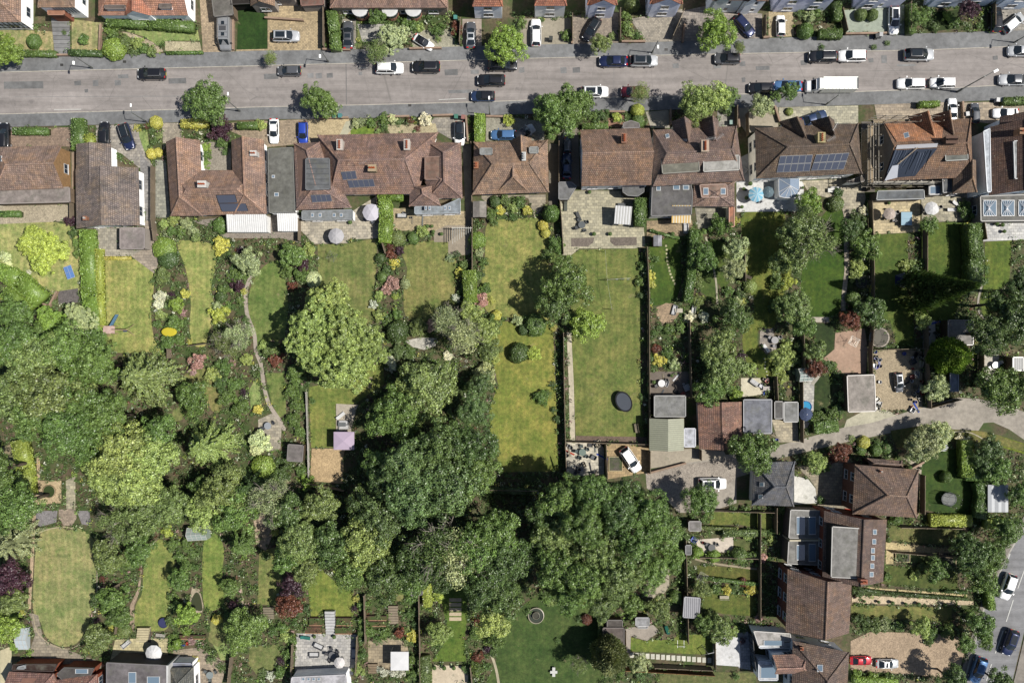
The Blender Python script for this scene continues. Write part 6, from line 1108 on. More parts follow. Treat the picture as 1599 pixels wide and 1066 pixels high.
def bigvan(x, y, ang, label, luton=True, name="van"):
    p = P(x, y, 1.4 if luton else 1.1); o = empty(name, (p.x, p.y, .02), math.radians(ang)); tag(o, label, "van"); o.scale = (1, .93, .92) if luton else (1, 1, 1)
    wc = PAINT['white']+(1,) if luton else (.2, .205, .21, 1)
    def B(n, mb, c=wc, par=o, s=False): return mb.build(n, par, c, s, local=1)
    if luton:
        m = MB(); sec = [[(x_, -w, .35), (x_, -w, z-.25), (x_, -w*.82, z), (x_, w*.82, z), (x_, w, z-.25), (x_, w, .35)] for x_, w, z in ((3.75, .7, .85), (3.6, .9, 1.1), (3.0, .98, 1.25), (2.5, .98, 2.1), (1.9, .98, 2.3))]
        B("cab", loft(sec, "car_paint")); m = MB(); m.box(-3.7, 1.6, -1.02, 1.02, .55, 2.6, "satin", None, .05); bx = B("box_body", m, A(224, 224, 214, k=1.9)); m = MB(); m.box(1.4, 2.3, -1.0, 1.0, 2.31, 2.62, "satin", None, .18); B("luton_head", m, A(220, 220, 214, k=1.9))
        for i in range(9): k = MB(); k.box(-3.5+i*.6, -3.44+i*.6, -.98, .98, 2.601, 2.63, "satin"); k.build("roof_rib", bx, A(206, 206, 196, k=1.7), local=1)
        m = MB(); m.face([(2.98, -.82, 1.29), (2.98, .82, 1.29), (2.53, .78, 2.08), (2.53, -.78, 2.08)], "car_glass"); B("windscreen", m)
        m = MB(); m.box(-3.72, -3.705, -.9, .9, .7, 2.8, "satin"); B("rear_door", m, A(150, 150, 150)); m = MB(); m.face([(-2.9, .55, 2.603), (-2.9, .75, 2.603), (-3.15, .75, 2.603), (-3.15, .55, 2.603)], "satin"); wl = (2.6, -2.5)
    else:
        sec = [[(x_, -w, .35), (x_, -w, z-.3), (x_, -w*.8, z), (x_, 0, z+.05), (x_, w*.8, z), (x_, w, z-.3), (x_, w, .35)] for x_, w, z in ((2.55, .7, .9), (2.4, .88, 1.05), (1.9, .95, 1.25), (1.25, .95, 1.95), (-2.3, .95, 2.0), (-2.5, .9, 1.9))]
        B("body", loft(sec, "car_paint"), s=False); m = MB(); m.face([(1.88, -.74, 1.29), (1.88, .74, 1.29), (1.27, .7, 1.98), (1.27, -.7, 1.98)], "car_glass"); B("windscreen", m)
        for x_, w, c in ((.5, .25, (40, 40, 42)), (-1.2, .25, (40, 40, 42))): m = MB(); m.box(x_-.25, x_+.25, -w, w, 2.06, 2.12, "car_glass", None, .04); B("rooflight", m)
        m = MB(); m.box(-.75, -.1, -.5, .5, 2.06, 2.13, "satin"); B("roof_pod", m, A(90, 90, 92))
        for x_ in (-2.1, -.9, .2, .95): m = MB(); m.tube((x_, -.85, 2.17), (x_, .85, 2.17), .03, None, "metal", 5); B("roof_bar", m, A(210, 210, 210))
        for s_ in (-1, 1): m = MB(); m.tube((-2.2, s_*.82, 2.14), (1.1, s_*.82, 2.14), .03, None, "metal", 5); B("roof_rail", m, A(220, 220, 220))
        wl = (1.65, -1.6)
    for s_ in (-1, 1):
        for x_ in wl: m = MB(); m.tube((x_, s_*.75, .35), (x_, s_*.99, .35), .35, None, "rubber", 14); t = m.build("wheel", o, local=1); m = MB(); m.tube((x_, s_*.98, .35), (x_, s_*1.01, .35), .2, None, "metal", 10); m.build("rim", t, (.4, .4, .4, 1), local=1)
        m = MB(); xm = 2.65 if luton else 1.6; m.box(xm, xm+.15, s_*1.12-.12, s_*1.12+.12, 1.25, 1.6, "satin"); B("mirror", m, (.03, .03, .03, 1)); m = MB(); xe = 3.66 if luton else 2.47; m.box(xe-.12, xe, s_*.62-.15, s_*.62+.15, .65, .82, "lamp_lens"); B("headlight", m)
    return o
bigvan(1298, 133, 180, "long white box van at the lower kerb"); bigvan(351, 52, -90, "silver campervan with roof bars on the left drive", False, "campervan")
# ---------------------------------------------------------------- street furniture
for x, y, tx, ty, h_, lab in ((145,107,128,98,1,"street lamp on the upper pavement beside the slab steps"), (230,191,204,178,1,"street lamp above the angled navy car"), (375,174,362,165,1,"street lamp by the purple bush and round street tree"), (513,97,498,80,1,"street lamp at the foot of the straight tall hedge"), (765,180,764,163,1,"street lamp above the rectangular lime hedge"),
   (1018,83,1029,66,1,"street lamp behind the silver car"), (1289,164,1311,148,1,"street lamp below the white box van"), (1494,144,1545,117,1.45,"tall street lamp by the white coupe's drive"), (1583,67,1593,60,1,"street lamp at the upper right corner")):
    o = place(lamp, x, y, z=.1, sc=h_*1.15, rz=math.degrees(math.atan2(-(ty-y), tx-x)) if h_ > 1 else (90 if y > 140 else -90)); lbl(o, lab, "lamp post", grp="street lamps")
for x, y, c, lab in ((524,183,(70,130,130),"green lidded wheelie bin under the heart-shaped street tree"), (533,183,(90,150,150),"teal wheelie bin next to another bin by the street"), (713,184,(80,140,120),"green wheelie bin at the top of the white car's drive"), (724,185,(170,120,110),"reddish wheelie bin at the top of the white car's drive"), (811,70,(60,64,62),"dark wheelie bin below the white car's drive"), (860,63,(70,74,70),"dark bin beside the gravel plinth"),
   (1372,57,(200,200,200),"white bin on the pavement below the pale green drive"), (1366,59,(50,54,54),"dark bin beside the white bin on the pavement"), (1554,158,(225,225,225),"white bin by the right hand hedge"), (1561,158,(200,205,205),"pale second bin by the right hand hedge"), (858,64,(80,84,84),"x")[:0] or (1506,180,(220,220,220),"white bin between two parked cars on the right"), (1140,193,(150,180,170),"pale teal bin beside the pointed gables"), (640,31,(150,150,150),"grey bin by the end bay window"), (712,30,(90,160,150),"green bin by the white rendered house")):
    o = place(bin_, x, y, rnd.uniform(-8, 8), .1 if 160 < y < 190 or 55 < y < 70 else 0, .95); lbl(o, lab, "bin", c, ("body", "lid"), "wheelie bins")
# ---------------------------------------------------------------- parasols, gazebos, awnings
parasol(579, 331, 14, (226, 222, 232), "pale lilac parasol behind the widest bungalow", 6); parasol(524, 368, 12.5, (205, 203, 206), "grey white parasol on the stone terrace", 8); parasol(1182, 303, 12, (140, 205, 235), "light blue striped parasol on the white terrace", 16, stripes=(200, 228, 240)); parasol(1201, 299, 9, (110, 130, 140), "slate blue parasol beside the striped blue one", 8)
parasol(1457, 325, 11, (240, 240, 240), "white parasol on the patio by the scaffolded house", 8); parasol(1391, 333, 9.5, (206, 190, 178), "faded pinkish parasol on the pale patio", 8); parasol(238, 1021, 13, (245, 245, 245), "white parasol before the dark modern extension", 10); parasol(529, 1036, 9, (245, 240, 238), "small white parasol on the pale patio with steps", 6); parasol(1260, 647, 11, (78, 90, 120), "dark blue parasol at the foot of the round pool", 4, 2.3)
canopy(521, 674, 553, 702, 2.5, (206, 188, 210), "square lilac pink gazebo beside the gravel bed"); canopy(610, 1017, 638, 1046, 2.5, (246, 246, 246), "square white gazebo over the brown patio", .12)
awning(960, 322, 986, 350, 2.6, ((245, 245, 245), (205, 205, 200)), "white striped awning on the big patio", 12, 90-94); awning(1049, 321, 1079, 348, 2.7, ((236, 196, 120), (246, 236, 210)), "yellow and cream striped awning behind the pair of houses", 14)
o = simple("canopy", "wavy silver canopy beside the angular hedge", "canopy", 1559, 778, [], zv=2.4); L_ = []
for i in range(6):
    m = MB(); x0, x1 = -1.55+i*.52, -1.55+(i+1)*.52; z0, z1 = 2.3+.12*(i % 2), 2.3+.12*((i+1) % 2); m.face([(x0, -2.1, z0), (x1, -2.1, z1), (x1, 2.1, z1), (x0, 2.1, z0)], "satin"); m.build("canopy_panel", o, A(196, 200, 204), local=1)
for sx in (-1.5, 1.5):
    for sy in (-2, 2): m = MB(); m.tube((sx, sy, 0), (sx, sy, 2.28), .04, None, "metal", 6); m.build("post", o, (.4, .4, .4, 1), local=1)
# ---------------------------------------------------------------- play things
trampoline(974, 627, 12.5, 17, "dark oval trampoline on the long mown lawn", False, (84, 90, 100), (30, 32, 36), rz=28); trampoline(255, 972, 8, 8, "small round navy trampoline above the white parasol", False, (62, 66, 110), (52, 56, 96), .4); trampoline(1373, 527, 16, 15.5, "wide trampoline with pale ring and tall net", True, (120, 116, 106), (200, 190, 176)); trampoline(1482, 779, 12, 11, "netted trampoline on the lush lawn under the hedge", True, (150, 152, 150), (120, 124, 124)); trampoline(1345, 441, 9, 9, "small round dark play ring by the timber fence", True, (60, 66, 62), (90, 96, 90), .5)
o = simple("ping_pong_table", "blue table tennis table standing on the lawn", "table", 108, 425, [], rz=20, zv=.76)
for s_ in (-1, 1): m = MB(); m.box(-.62, .62, .01 if s_ > 0 else -1.0, 1.0 if s_ > 0 else -.01, .74, .77, "satin"); m.build("table_half", o, A(110, 150, 215), local=1)
for b_ in ((-.62, .62, .96, .99), (-.62, .62, -.99, -.96), (-.62, -.59, -.96, .96), (.59, .62, -.96, .96), (-.012, .012, -.96, .96)): m = MB(); m.box(*b_, .771, .775, "satin"); m.build("line", o, A(235, 240, 245), local=1)
m = MB(); m.box(-.72, .72, -.01, .01, .77, .92, "cloth"); m.build("net", o, A(200, 205, 215), local=1)
for sx in (-.5, .5):
    for sy in (-.8, .8): m = MB(); m.tube((sx, sy, 0), (sx, sy, .74), .025, None, "metal", 5); m.build("leg", o, (.1, .1, .1, 1), local=1)
o = simple("swing_set", "timber play frame with blue slide and swing", "swing set", 176, 515, [], zv=0)
T_ = A(200, 176, 140); B_ = lambda n, a, b, r, c=T_, mt="timber": MB().tube(a, b, r, None, mt, 6).build(n, o, c, local=1)
for sx in (-.9, .9):
    for sy in (-.6, .6): B_("post", (sx, sy, 0), (sx, sy, 2.0), .06)
m = MB(); m.box(-.9, .9, -.6, .6, 1.2, 1.26, "timber"); m.build("platform", o, A(220, 190, 180), local=1); B_("beam", (.9, 0, 2.0), (3.2, 0, 2.0), .07); B_("post", (3.2, 0, 2.0), (3.4, .9, 0), .05); B_("post", (3.2, 0, 2.0), (3.4, -.9, 0), .05); B_("rope", (1.9, -.2, 1.98), (1.9, -.2, .5), .015); B_("rope", (2.4, -.2, 1.98), (2.4, -.2, .5), .015); m = MB(); m.box(1.85, 2.45, -.32, -.08, .46, .5, "satin"); m.build("swing_seat", o, A(60, 80, 120), local=1)
m = MB(); m.face([(.1, .6, 1.22), (.6, .6, 1.22), (1.1, 2.4, .25), (.6, 2.4, .25)], "satin"); m.face([(.1, .6, 1.22), (.6, 2.4, .25), (.6, 2.4, .4), (.1, .6, 1.4)], "satin"); m.face([(.6, .6, 1.22), (.6, .6, 1.4), (1.1, 2.4, .4), (1.1, 2.4, .25)], "satin"); m.build("slide", o, A(110, 150, 180), local=1)
for i in range(4): B_("rung", (-.7, -.6-.12*(3-i), .3+.26*i), (.0, -.6-.12*(3-i), .3+.26*i), .03)
o = simple("garden_swing", "white framed swing or goal beside the white patio", "swing", 1104, 1013, [], zv=0)
B_ = lambda n, a, b, r, c=A(235, 235, 235), mt="metal": MB().tube(a, b, r, None, mt, 6).build(n, o, c, local=1)
for a, b in (((-.8, .7, 0), (-.3, 0, 1.9)), ((-.8, -.9, 0), (-.3, 0, 1.9)), ((1.0, 1.2, 0), (.6, .2, 1.9)), ((.9, -.8, 0), (.6, .2, 1.9)), ((-.3, 0, 1.9), (.6, .2, 1.9))): B_("pole", a, b, .05)
def poles(name, lab, cat, x, y, segs, c, r=.05, pn="pole", mt="metal"):
    o = simple(name, lab, cat, x, y, []); [MB().tube(a, b, r, None, mt, 6).build(pn, o, A(*c), local=1) for a, b in segs]; return o
poles("football_goal", "little white goal frame on the small lawn with slabs", "goal", 1063, 1007, [((-.5, .8, 0), (-.5, -.4, 0)), ((.5, .8, 0), (.5, -.4, 0)), ((-.5, .1, 0), (-.5, .1, .8)), ((.5, .1, 0), (.5, .1, .8)), ((-.5, .1, .8), (.5, .1, .8))], (235, 235, 235), .035)
for x, y, lab in ((522, 402, "rotary clothes dryer on the terrace lawn"), (1093, 896, "rotary clothes dryer on the small lawn behind the shed"), (1326, 533, "rotary clothes dryer on the pinkish patio")):
    o = poles("clothes_dryer", lab, "clothes dryer", x, y, [((0, 0, 0), (0, 0, 1.7))]+[((0, 0, 1.3), (.95*math.cos(t), .95*math.sin(t), 1.8)) for t in (0.3, 1.87, 3.44, 5.01)], (170, 168, 160), .025)
    for k in (.5, .8, 1.0):
        for i in range(4): t0, t1 = .3+1.5708*i, .3+1.5708*(i+1); MB().tube((0.95*k*math.cos(t0), 0.95*k*math.sin(t0), 1.3+.5*k), (0.95*k*math.cos(t1), 0.95*k*math.sin(t1), 1.3+.5*k), .012, None, "metal", 4).build("line", o, A(180, 180, 174), local=1)
o = poles("clothes_line", "long washing line with posts over the patio lawn", "clothes line", 943, 438, [((0, 4.5, 0), (0, 4.5, 1.9)), ((.3, 0, 0), (.3, 0, 1.9)), ((1.0, -4.5, 0), (1.0, -4.5, 1.9))], (170, 166, 150), .05)
for a, b in (((0, 4.5, 1.9), (.3, 0, 1.9)), ((.3, 0, 1.9), (1.0, -4.5, 1.9)), ((.3, 0, 1.9), (4.0, .3, 1.6))): MB().tube(a, b, .015, None, "metal", 4).build("line", o, A(180, 180, 174), local=1)
for i, (c, w) in enumerate((((60, 66, 76), .5), ((200, 204, 212), .35), ((90, 100, 116), .5), ((210, 210, 214), .4))): m = MB(); m.box(.8+i*.85, .8+i*.85+w, .05, .09, .9, 1.75, "cloth"); m.build("washing", o, A(*c), local=1)
# ---------------------------------------------------------------- furniture
SETS = [ # x, y, table kind, table colour, chair colour, n, where
 (579,339,'r',(150,150,154),(120,124,132),4,"under the pale lilac parasol"), (524,372,'r',(170,168,166),(120,120,120),4,"under the grey white parasol"), (908,352,'r',(90,96,98),(60,66,68),4,"on the big patio by the firepit"), (1182,307,'r',(120,120,126),(60,66,80),4,"under the striped blue parasol"), (1457,329,'r',(200,200,200),(60,60,64),2,"under the white parasol by the scaffolded house"),
 (1390,337,'r',(120,110,104),(70,66,64),4,"under the faded pinkish parasol"), (238,1023,'r',(140,140,140),(130,126,120),4,"under the white parasol by the dark extension"), (520,1020,'r',(120,120,122),(90,90,94),5,"on the pale patio with steps"), (1032,598,'r',(240,240,240),(60,60,60),2,"on the dark deck above the felt shed"), (1551,570,'r',(240,240,240),(230,230,230),2,"on the white patio under dark trees"),
 (330,1051,'r',(150,160,160),(110,116,116),3,"on the lower left patio with bunting"), (1110,853,'r',(60,60,62),(50,50,54),3,"on the timber patio behind the narrow store"), (909,705,'r',(110,130,120),(60,80,80),5,"on the cluttered white yard"), (1208,531,'r',(120,120,124),(90,90,96),3,"on the little curved grey patio"), (420,664,'r',(170,176,184),(80,84,90),2,"beside the winding garden path"), (1211,598,'r',(190,180,160),(150,140,120),0,"x")][:15]
for x, y, k, tc, cc, n, w in SETS:
    o = place(rtab, x, y); lbl(o, f"round garden table {w}", "table", tc, None, "round garden tables")
    for i in range(n):
        t = 2*math.pi*i/n+.5; r = 9; cx, cy = x+r*math.cos(t), y-r*math.sin(t); o = place(chair, cx, cy, math.degrees(t)+90); lbl(o, "x", "chair", cc, None, "garden chairs"); PEND.append((o, "", "garden chair "+w, cx, cy))
_z = zone
def zone(x, y, _c=[0]): return _z(x, y)
for x, y, rz, c, lab in ((498,1007,-25,(90,92,98),"first grey armchair sofa on the pale patio"), (491,1020,0,(96,98,104),"lower grey sofa on the pale patio"), (538,666,0,(226,222,214),"cream sofa beside the lilac gazebo"), (537,659,0,(120,122,122),"grey sofa above the cream one by the gazebo"), (1070,357,90,(225,225,228),"white corner sofa under the yellow awning"), (1553,838,0,(200,200,200),"x"), (553,1018,90,(70,84,130),"long blue bench seat on the pale patio's edge"), (1303,295,0,(60,60,60),"dark sofa on the stone patio by the bright tree"), (1178,597,-35,(190,188,184),"grey sofa on the pale timber deck"), (1003,975,0,(210,210,210),"pale sofa under the grey canopy by the deck"), (628,337,0,(70,74,76),"dark grey barbecue bench behind the widest bungalow"), (1052,484,75,(110,112,116),"grey sofa on the little round brick patio"), (198,1004,40,(206,204,198),"pale sofa left of the white parasol")):
    if lab == "x": continue
    o = place(sofa, x, y, rz, sc=.8); lbl(o, lab, "sofa", c, ("frame", "backrest", "armrest"), "garden sofas")
for x, y, rz, c, lab in ((903,338,25,(90,92,92),"dark sun lounger on the big patio, near the shed"), (883,322,0,(100,104,96),"greyish lounger at the big patio's edge"), (1491,318,60,(240,240,240),"white cushioned lounger near the tall hedge"), (1483,328,90,(235,235,235),"second white lounger near the tall hedge"), (1190,604,60,(226,226,230),"white lounger on the pale timber deck"), (477,994,80,(50,120,110),"dark green lounger on the pale patio"), (1041,1+980,20,(30,100,84),"folded green lounger beside the deck"), (1195,543,40,(240,240,240),"white lounger on the curved grey patio"), (532,649,130,(236,236,234),"white lounger on the lower deck")):
    o = place(lounger, x, y, rz, sc=.85); lbl(o, lab, "lounger", c, None, "sun loungers")
for x, y, rz, c, lab in ((396,412,90,(110,114,118),"slate grey bench set upright by the curved path"), (1082,482,80,(235,235,232),"curved white bench by the shaded border"), (1166,432,-25,(110,100,86),"brown bench on the lawn below the blue parasol"), (993,668,100,(150,140,120),"weathered bench at the foot of the trampoline lawn"), (545,1049,0,(96,100,108),"grey bench at the foot of the pale patio"), (1256,470,0,(176,170,160),"pale bench by the shrubs of the oval lawn"), (1130,931,0,(206,198,176),"pale timber bench on the little lawn"), (252,990,-5,(196,192,180),"pale bench beside the navy trampoline"), (1553,333,0,(180,180,180),"x")):
    if lab == "x": continue
    o = place(bench, x, y, rz, sc=.95); lbl(o, lab, "bench", c, None, "benches")
for x, y, c, lab in ((1297,298,(220,220,214),"white topped dining table on the stone patio"), (1322,905,(0,0,0),"x"), (1059,485,(190,180,160),"small table on the round brick patio"), (535,662,(120,124,124),"low grey table between the two sofas"), (1196,606,(150,140,130),"low table on the pale timber deck"), (970,321,(80,84,86),"dark dining table at the head of the white awning")):
    if lab == "x": continue
    o = place(qtab, x, y, sc=.7); lbl(o, lab, "table", c)
for i, (x, y) in enumerate([(519,341),(527,341),(548,348),(668,354),(675,354),(677,362),(690,366),(885,302),(920,301),(927,366),(952,366),(1018,360),(1035,366),(1049,366),(1160,296),(1164,310),(1157,324),(1170,288),(1252,294),(1386,318),(492,992),(523,992),(679,1040),(694,1040),(709,1040),(723,1040),(40,1040),(52,1040),(64,1040),(1300,803),(1313,800),(1326,803),(1281,793),(1290,795),(1418,729),(1436,730),(1562,352),(1565,362),(1553,350),(1060,340),(262,437),(337,405),(344,404),(1020,596),(1048,586),(1180,880),(1348,937),(1370,938),(1391,939),(1412,941),(1432,941),(1473,942)]):
    o = place(pot, x, y, sc=rnd.uniform(.85, 1.3)); lbl(o, "x", "plant pot", rnd.choice(((170, 100, 70), (90, 90, 92), (190, 186, 176))), ("pot",), "plant pots"); PEND.append((o, "potted", "plant", x, y))
# pools, tubs, fountain, barbecue, chess
def pool(x, y, r, h_, wcol, rim, lab, name="paddling_pool", cat="pool", sx=1, sy=1):
    o = simple(name, lab, cat, x, y, [], zv=h_); k = r*.1
    m = MB(); m.lathe([(k, 0), (k*1.03, h_*.5), (k, h_), (k*.93, h_+.02), (k*.9, h_-.06), (k*.9, h_-.15)], "satin", 28, (0, 0), sx, sy, False); m.build("rim", o, A(*rim), local=1); m = MB(); m.face([(k*.9*sx*math.cos(t), k*.9*sy*math.sin(t), h_-.12) for t in (2*math.pi*i/28 for i in range(28))], "water"); m.build("water", o, A(*wcol), local=1); return o
pool(1259, 635, 9, .6, (70, 165, 215), (60, 120, 200), "round blue paddling pool beside the dark blue parasol"); pool(837, 961, 12.5, .45, (80, 86, 76), (190, 182, 160), "round stone fountain basin on the lush lawn", "fountain", "fountain"); pool(837, 961, 5.5, .8, (90, 90, 80), (170, 164, 146), "small upper bowl at the centre of the stone fountain", "fountain_bowl", "fountain"); pool(76, 767, 10, .3, (70, 84, 50), (170, 150, 120), "round brick planting ring on the sandy patio", "planting_ring", "planter"); pool(1022, 489, 3, .3, (90,90,90), (150,150,150), "x") if False else None
o = simple("hot_tub", "pale blue covered hot tub on the pale patio", "hot tub", 1416, 341, [], zv=.9); m = MB(); m.box(-.8, .8, -.98, .98, 0, .85, "satin", None, .03); m.build("tub", o, A(120, 124, 126), local=1)
for s_ in (-1, 1): m = MB(); m.box(-.84, .84, .01 if s_ > 0 else -1.02, 1.02 if s_ > 0 else -.01, .852, .96, "cloth", None, .05); m.build("cover_half", o, A(176, 208, 226), local=1)
o = simple("play_tent", "blue and grey play tent in the spruce's shade", "tent", 1412, 437, [], zv=.8)
for i, c in enumerate(((60, 70, 130), (110, 116, 130), (50, 56, 110), (90, 94, 104), (70, 110, 70))): t0, t1 = 1.2566*i, 1.2566*(i+1); m = MB(); m.face([(1.3*math.cos(t0), 1.3*math.sin(t0), 0), (1.3*math.cos(t1), 1.3*math.sin(t1), 0), (0, 0, 1.5)], "cloth"); m.build("tent_panel", o, A(*c), local=1)
o = simple("topiary_table", "yellow oval cover standing on thin legs in the border", "cover", 264, 518, [], zv=1.0); m = MB(); m.lathe([(1.2, .95), (1.15, 1.05), (.9, 1.1), (.4, 1.12)], "cloth", 24, (0, 0), 1, .6); m.build("cover", o, A(222, 206, 60), local=1)
for t in range(3): MB().tube((math.cos(t*2.1)*.8, math.sin(t*2.1)*.5, 0), (math.cos(t*2.1)*.8, math.sin(t*2.1)*.5, .95), .025, None, "metal", 5).build("leg", o, A(160, 150, 120), local=1)
o = simple("statue", "white cruciform sculpture on the lush lawn", "sculpture", 865, 1049, [], zv=.6)
for a_ in ((-.55, .55, -.2, .2, .3, .5), (-.22, .22, -.75, -.21, .3, .5), (-.22, .22, .21, .75, .3, .5), (-.15, .15, -.15, .15, 0, .295)): m = MB(); m.box(*a_, "matte", None, .03); m.build("block", o, A(235, 235, 230), local=1)
o = simple("pergola", "pale timber pergola striping the small deck", "pergola", 722, 368, [], zv=2.3)
for i in range(9): L_ = 2.6-.24*i; MB().box(-1.5+.34*i, -1.44+.34*i, 1.3-L_, 1.35, 2.3, 2.42, "timber").build("beam", o, A(216, 214, 204), local=1)
for a, b in ((-1.45, 1.2), (1.25, 1.2), (1.25, .8)): MB().tube((a, b, 0), (a, b, 2.3), .06, None, "timber", 6).build("post", o, A(200, 196, 186), local=1)
MB().box(-1.6, 1.5, 1.1, 1.2, 2.42, 2.5, "timber").build("beam", o, A(216, 214, 204), local=1)
o = simple("planter", "square black framed planter with five pale slabs beside it", "planter", 0, 0, []) if False else None
for x0, y0, x1, y1, lab in ((1397, 858, 1420, 877, "raised timber bed with dark soil beside the sandy path"), (1465, 861, 1492, 886, "second raised bed with dark soil by the dark tree"), (950, 712, 972, 735, "L-shaped timber bed beside the white van-like car"), (341+60*0+230, 990, 300, 990, "x")):
    if lab == "x": continue
    p0, p1 = P(x0, y1), P(x1, y0); o = empty("raised_bed", ((p0.x+p1.x)/2, (p0.y+p1.y)/2, 0)); tag(o, lab, "raised bed"); w_, l_ = (p1.x-p0.x)/2, (p1.y-p0.y)/2
    for b_ in ((-w_, w_, l_-.12, l_), (-w_, w_, -l_, -l_+.12), (-w_, -w_+.12, -l_+.122, l_-.122), (w_-.12, w_, -l_+.122, l_-.122)): MB().box(*b_, 0, .3, "timber").build("board", o, A(190, 176, 140), local=1)
    MB().box(-w_+.12, w_-.12, -l_+.12, l_-.12, 0, .24, "soil").build("soil", o, A(104, 98, 90), local=1)
for x0, x1, y0, y1, lab in ((484, 504, 963, 975, "dark soil terrace bed left of the pale steps"), (526, 551, 963, 975, "dark soil terrace bed right of the pale steps"), (477, 503, 977, 987, "lower soil bed left of the pale steps"), (524, 551, 978, 988, "lower soil bed right of the pale steps"), (574, 604, 960, 967, "brick edged bed above the brown patio"), (574, 604, 969, 976, "lower brick edged bed above the brown patio"), (282, 322, 990, 996, "long brown timber trough near the small pond")):
    p0, p1 = P(x0, y1), P(x1, y0); o = empty("terrace_bed", (p0.x, p0.y, 0)); tag(o, lab, "planting bed"); w_, l_ = (p1.x-p0.x), (p1.y-p0.y)
    MB().box(0, w_, 0, .15, 0, .55, "timber").build("board", o, A(176, 140, 110), local=1); MB().box(0, w_, .152, l_, 0, .45, "soil").build("soil", o, A(112, 84, 66), local=1); MB().box(0, w_, l_+.002, l_+.12, 0, .55, "timber").build("board", o, A(70, 52, 44), local=1)
# clutter of boxes, boards and tools that the photograph shows in yards
CL = ((1362,1440,548,640,70,"builder's yard"), (885,942,690,742,34,"white yard"), (1441,1462,502,560,12,"narrow concrete yard"), (1392,1440,575,640,30,"builder's yard"), (1205,1215,655,690,3,"yard"), (1080,1100,838,850,4,"timber patio"), (1020,1078,580,618,10,"dark deck"), (268,300,1000,1012,8,"lower left patio"), (1150,1180,255,300,5,"white terrace"), (630,660,325,350,4,"block patio"), (1180,1200,590,612,6,"timber deck"), (1290,1330,795,806,6,"terrace"), (1170,1200,970,985,6,"red plant corner"))
RC = 0
for x0, x1, y0, y1, n, w in CL:
    for i in range(n):
        x, y = rnd.uniform(x0, x1), rnd.uniform(y0, y1)
        if w == "builder's yard" and 1375 < x < 1418 and y > 556: continue
        if w == "white yard" and abs(x-909) < 12 and abs(y-705) < 12: continue
        t = rnd.choice(("crate", "board", "bucket")); c = rnd.choice(((235, 235, 235), (60, 62, 66), (150, 140, 120), (60, 90, 190), (90, 94, 100), (190, 70, 50), (225, 215, 190), (30, 32, 36), (120, 124, 120))); cn = {(235,235,235):'white',(60,62,66):'dark grey',(150,140,120):'tan',(60,90,190):'blue',(90,94,100):'grey',(190,70,50):'red',(225,215,190):'cream',(30,32,36):'black',(120,124,120):'mid grey'}[c]
        p = P(x, y); o = None
        if t == "crate":
            m = MB(); a, b, hh_ = rnd.uniform(.2, .5), rnd.uniform(.2, .45), rnd.uniform(.2, .6)
            m.box(-a, a, -b, b, 0, .04, "satin"); m.box(-a, a, -b, -b+.03, .04, hh_, "satin"); m.box(-a, a, b-.03, b, .04, hh_, "satin"); m.box(-a, -a+.03, -b+.03, b-.03, .04, hh_, "satin"); m.box(a-.03, a, -b+.03, b-.03, .04, hh_, "satin")
        elif t == "board": m = MB(); m.box(-rnd.uniform(.5, 1.1), rnd.uniform(.5, 1.1), -.12, .12, .02, .07, "timber")
        else: m = MB(); r_ = rnd.uniform(.14, .3); m.lathe([(r_*.8, 0), (r_, .35), (r_+.02, .37), (r_*.93, .36), (r_*.75, .05)], "satin", 12)
        o = m.build(t, None, A(*c)); o.location = (p.x, p.y, .018+.004*(i % 5)); o.rotation_euler.z = rnd.uniform(0, 6.28); tag(o, "x", t, "loose things in the yards"); PEND.append((o, cn, f"{t} on the {w}", x, y))
for x, y, c, n in ((1366, 567, (40, 60, 200), "coiled blue hose on the builder's yard"), (1265, 1030, (0, 0, 0), "x")):
    if n != "x":
        m = MB()
        for k in range(3):
            R_ = .55+.12*k
            for i in range(24): t0, t1 = 2*math.pi*i/24, 2*math.pi*(i+1)/24; m.tube((R_*math.cos(t0), R_*math.sin(t0)*1.2, .06), (R_*math.cos(t1), R_*math.sin(t1)*1.2, .06), .04, None, "satin", 5, False)
        o = m.build("hose", None, A(*c)); o.location = P(x, y, 0)+Vector((0, 0, .02)); tag(o, n, "hose")
pp = smoothp(pts("287,587 300,590 308,597 302,598 308,600 318,612 324,625 324,640"), 5, False); m = MB()
for a, b in zip(pp, pp[1:]): m.tube(P(*a)+Vector((0, 0, .05)), P(*b)+Vector((0, 0, .05)), .05, None, "satin", 5, False)
tag(m.build("hose", None, A(206, 204, 130)), "pale yellow garden hose curling over the small lawn", "hose")
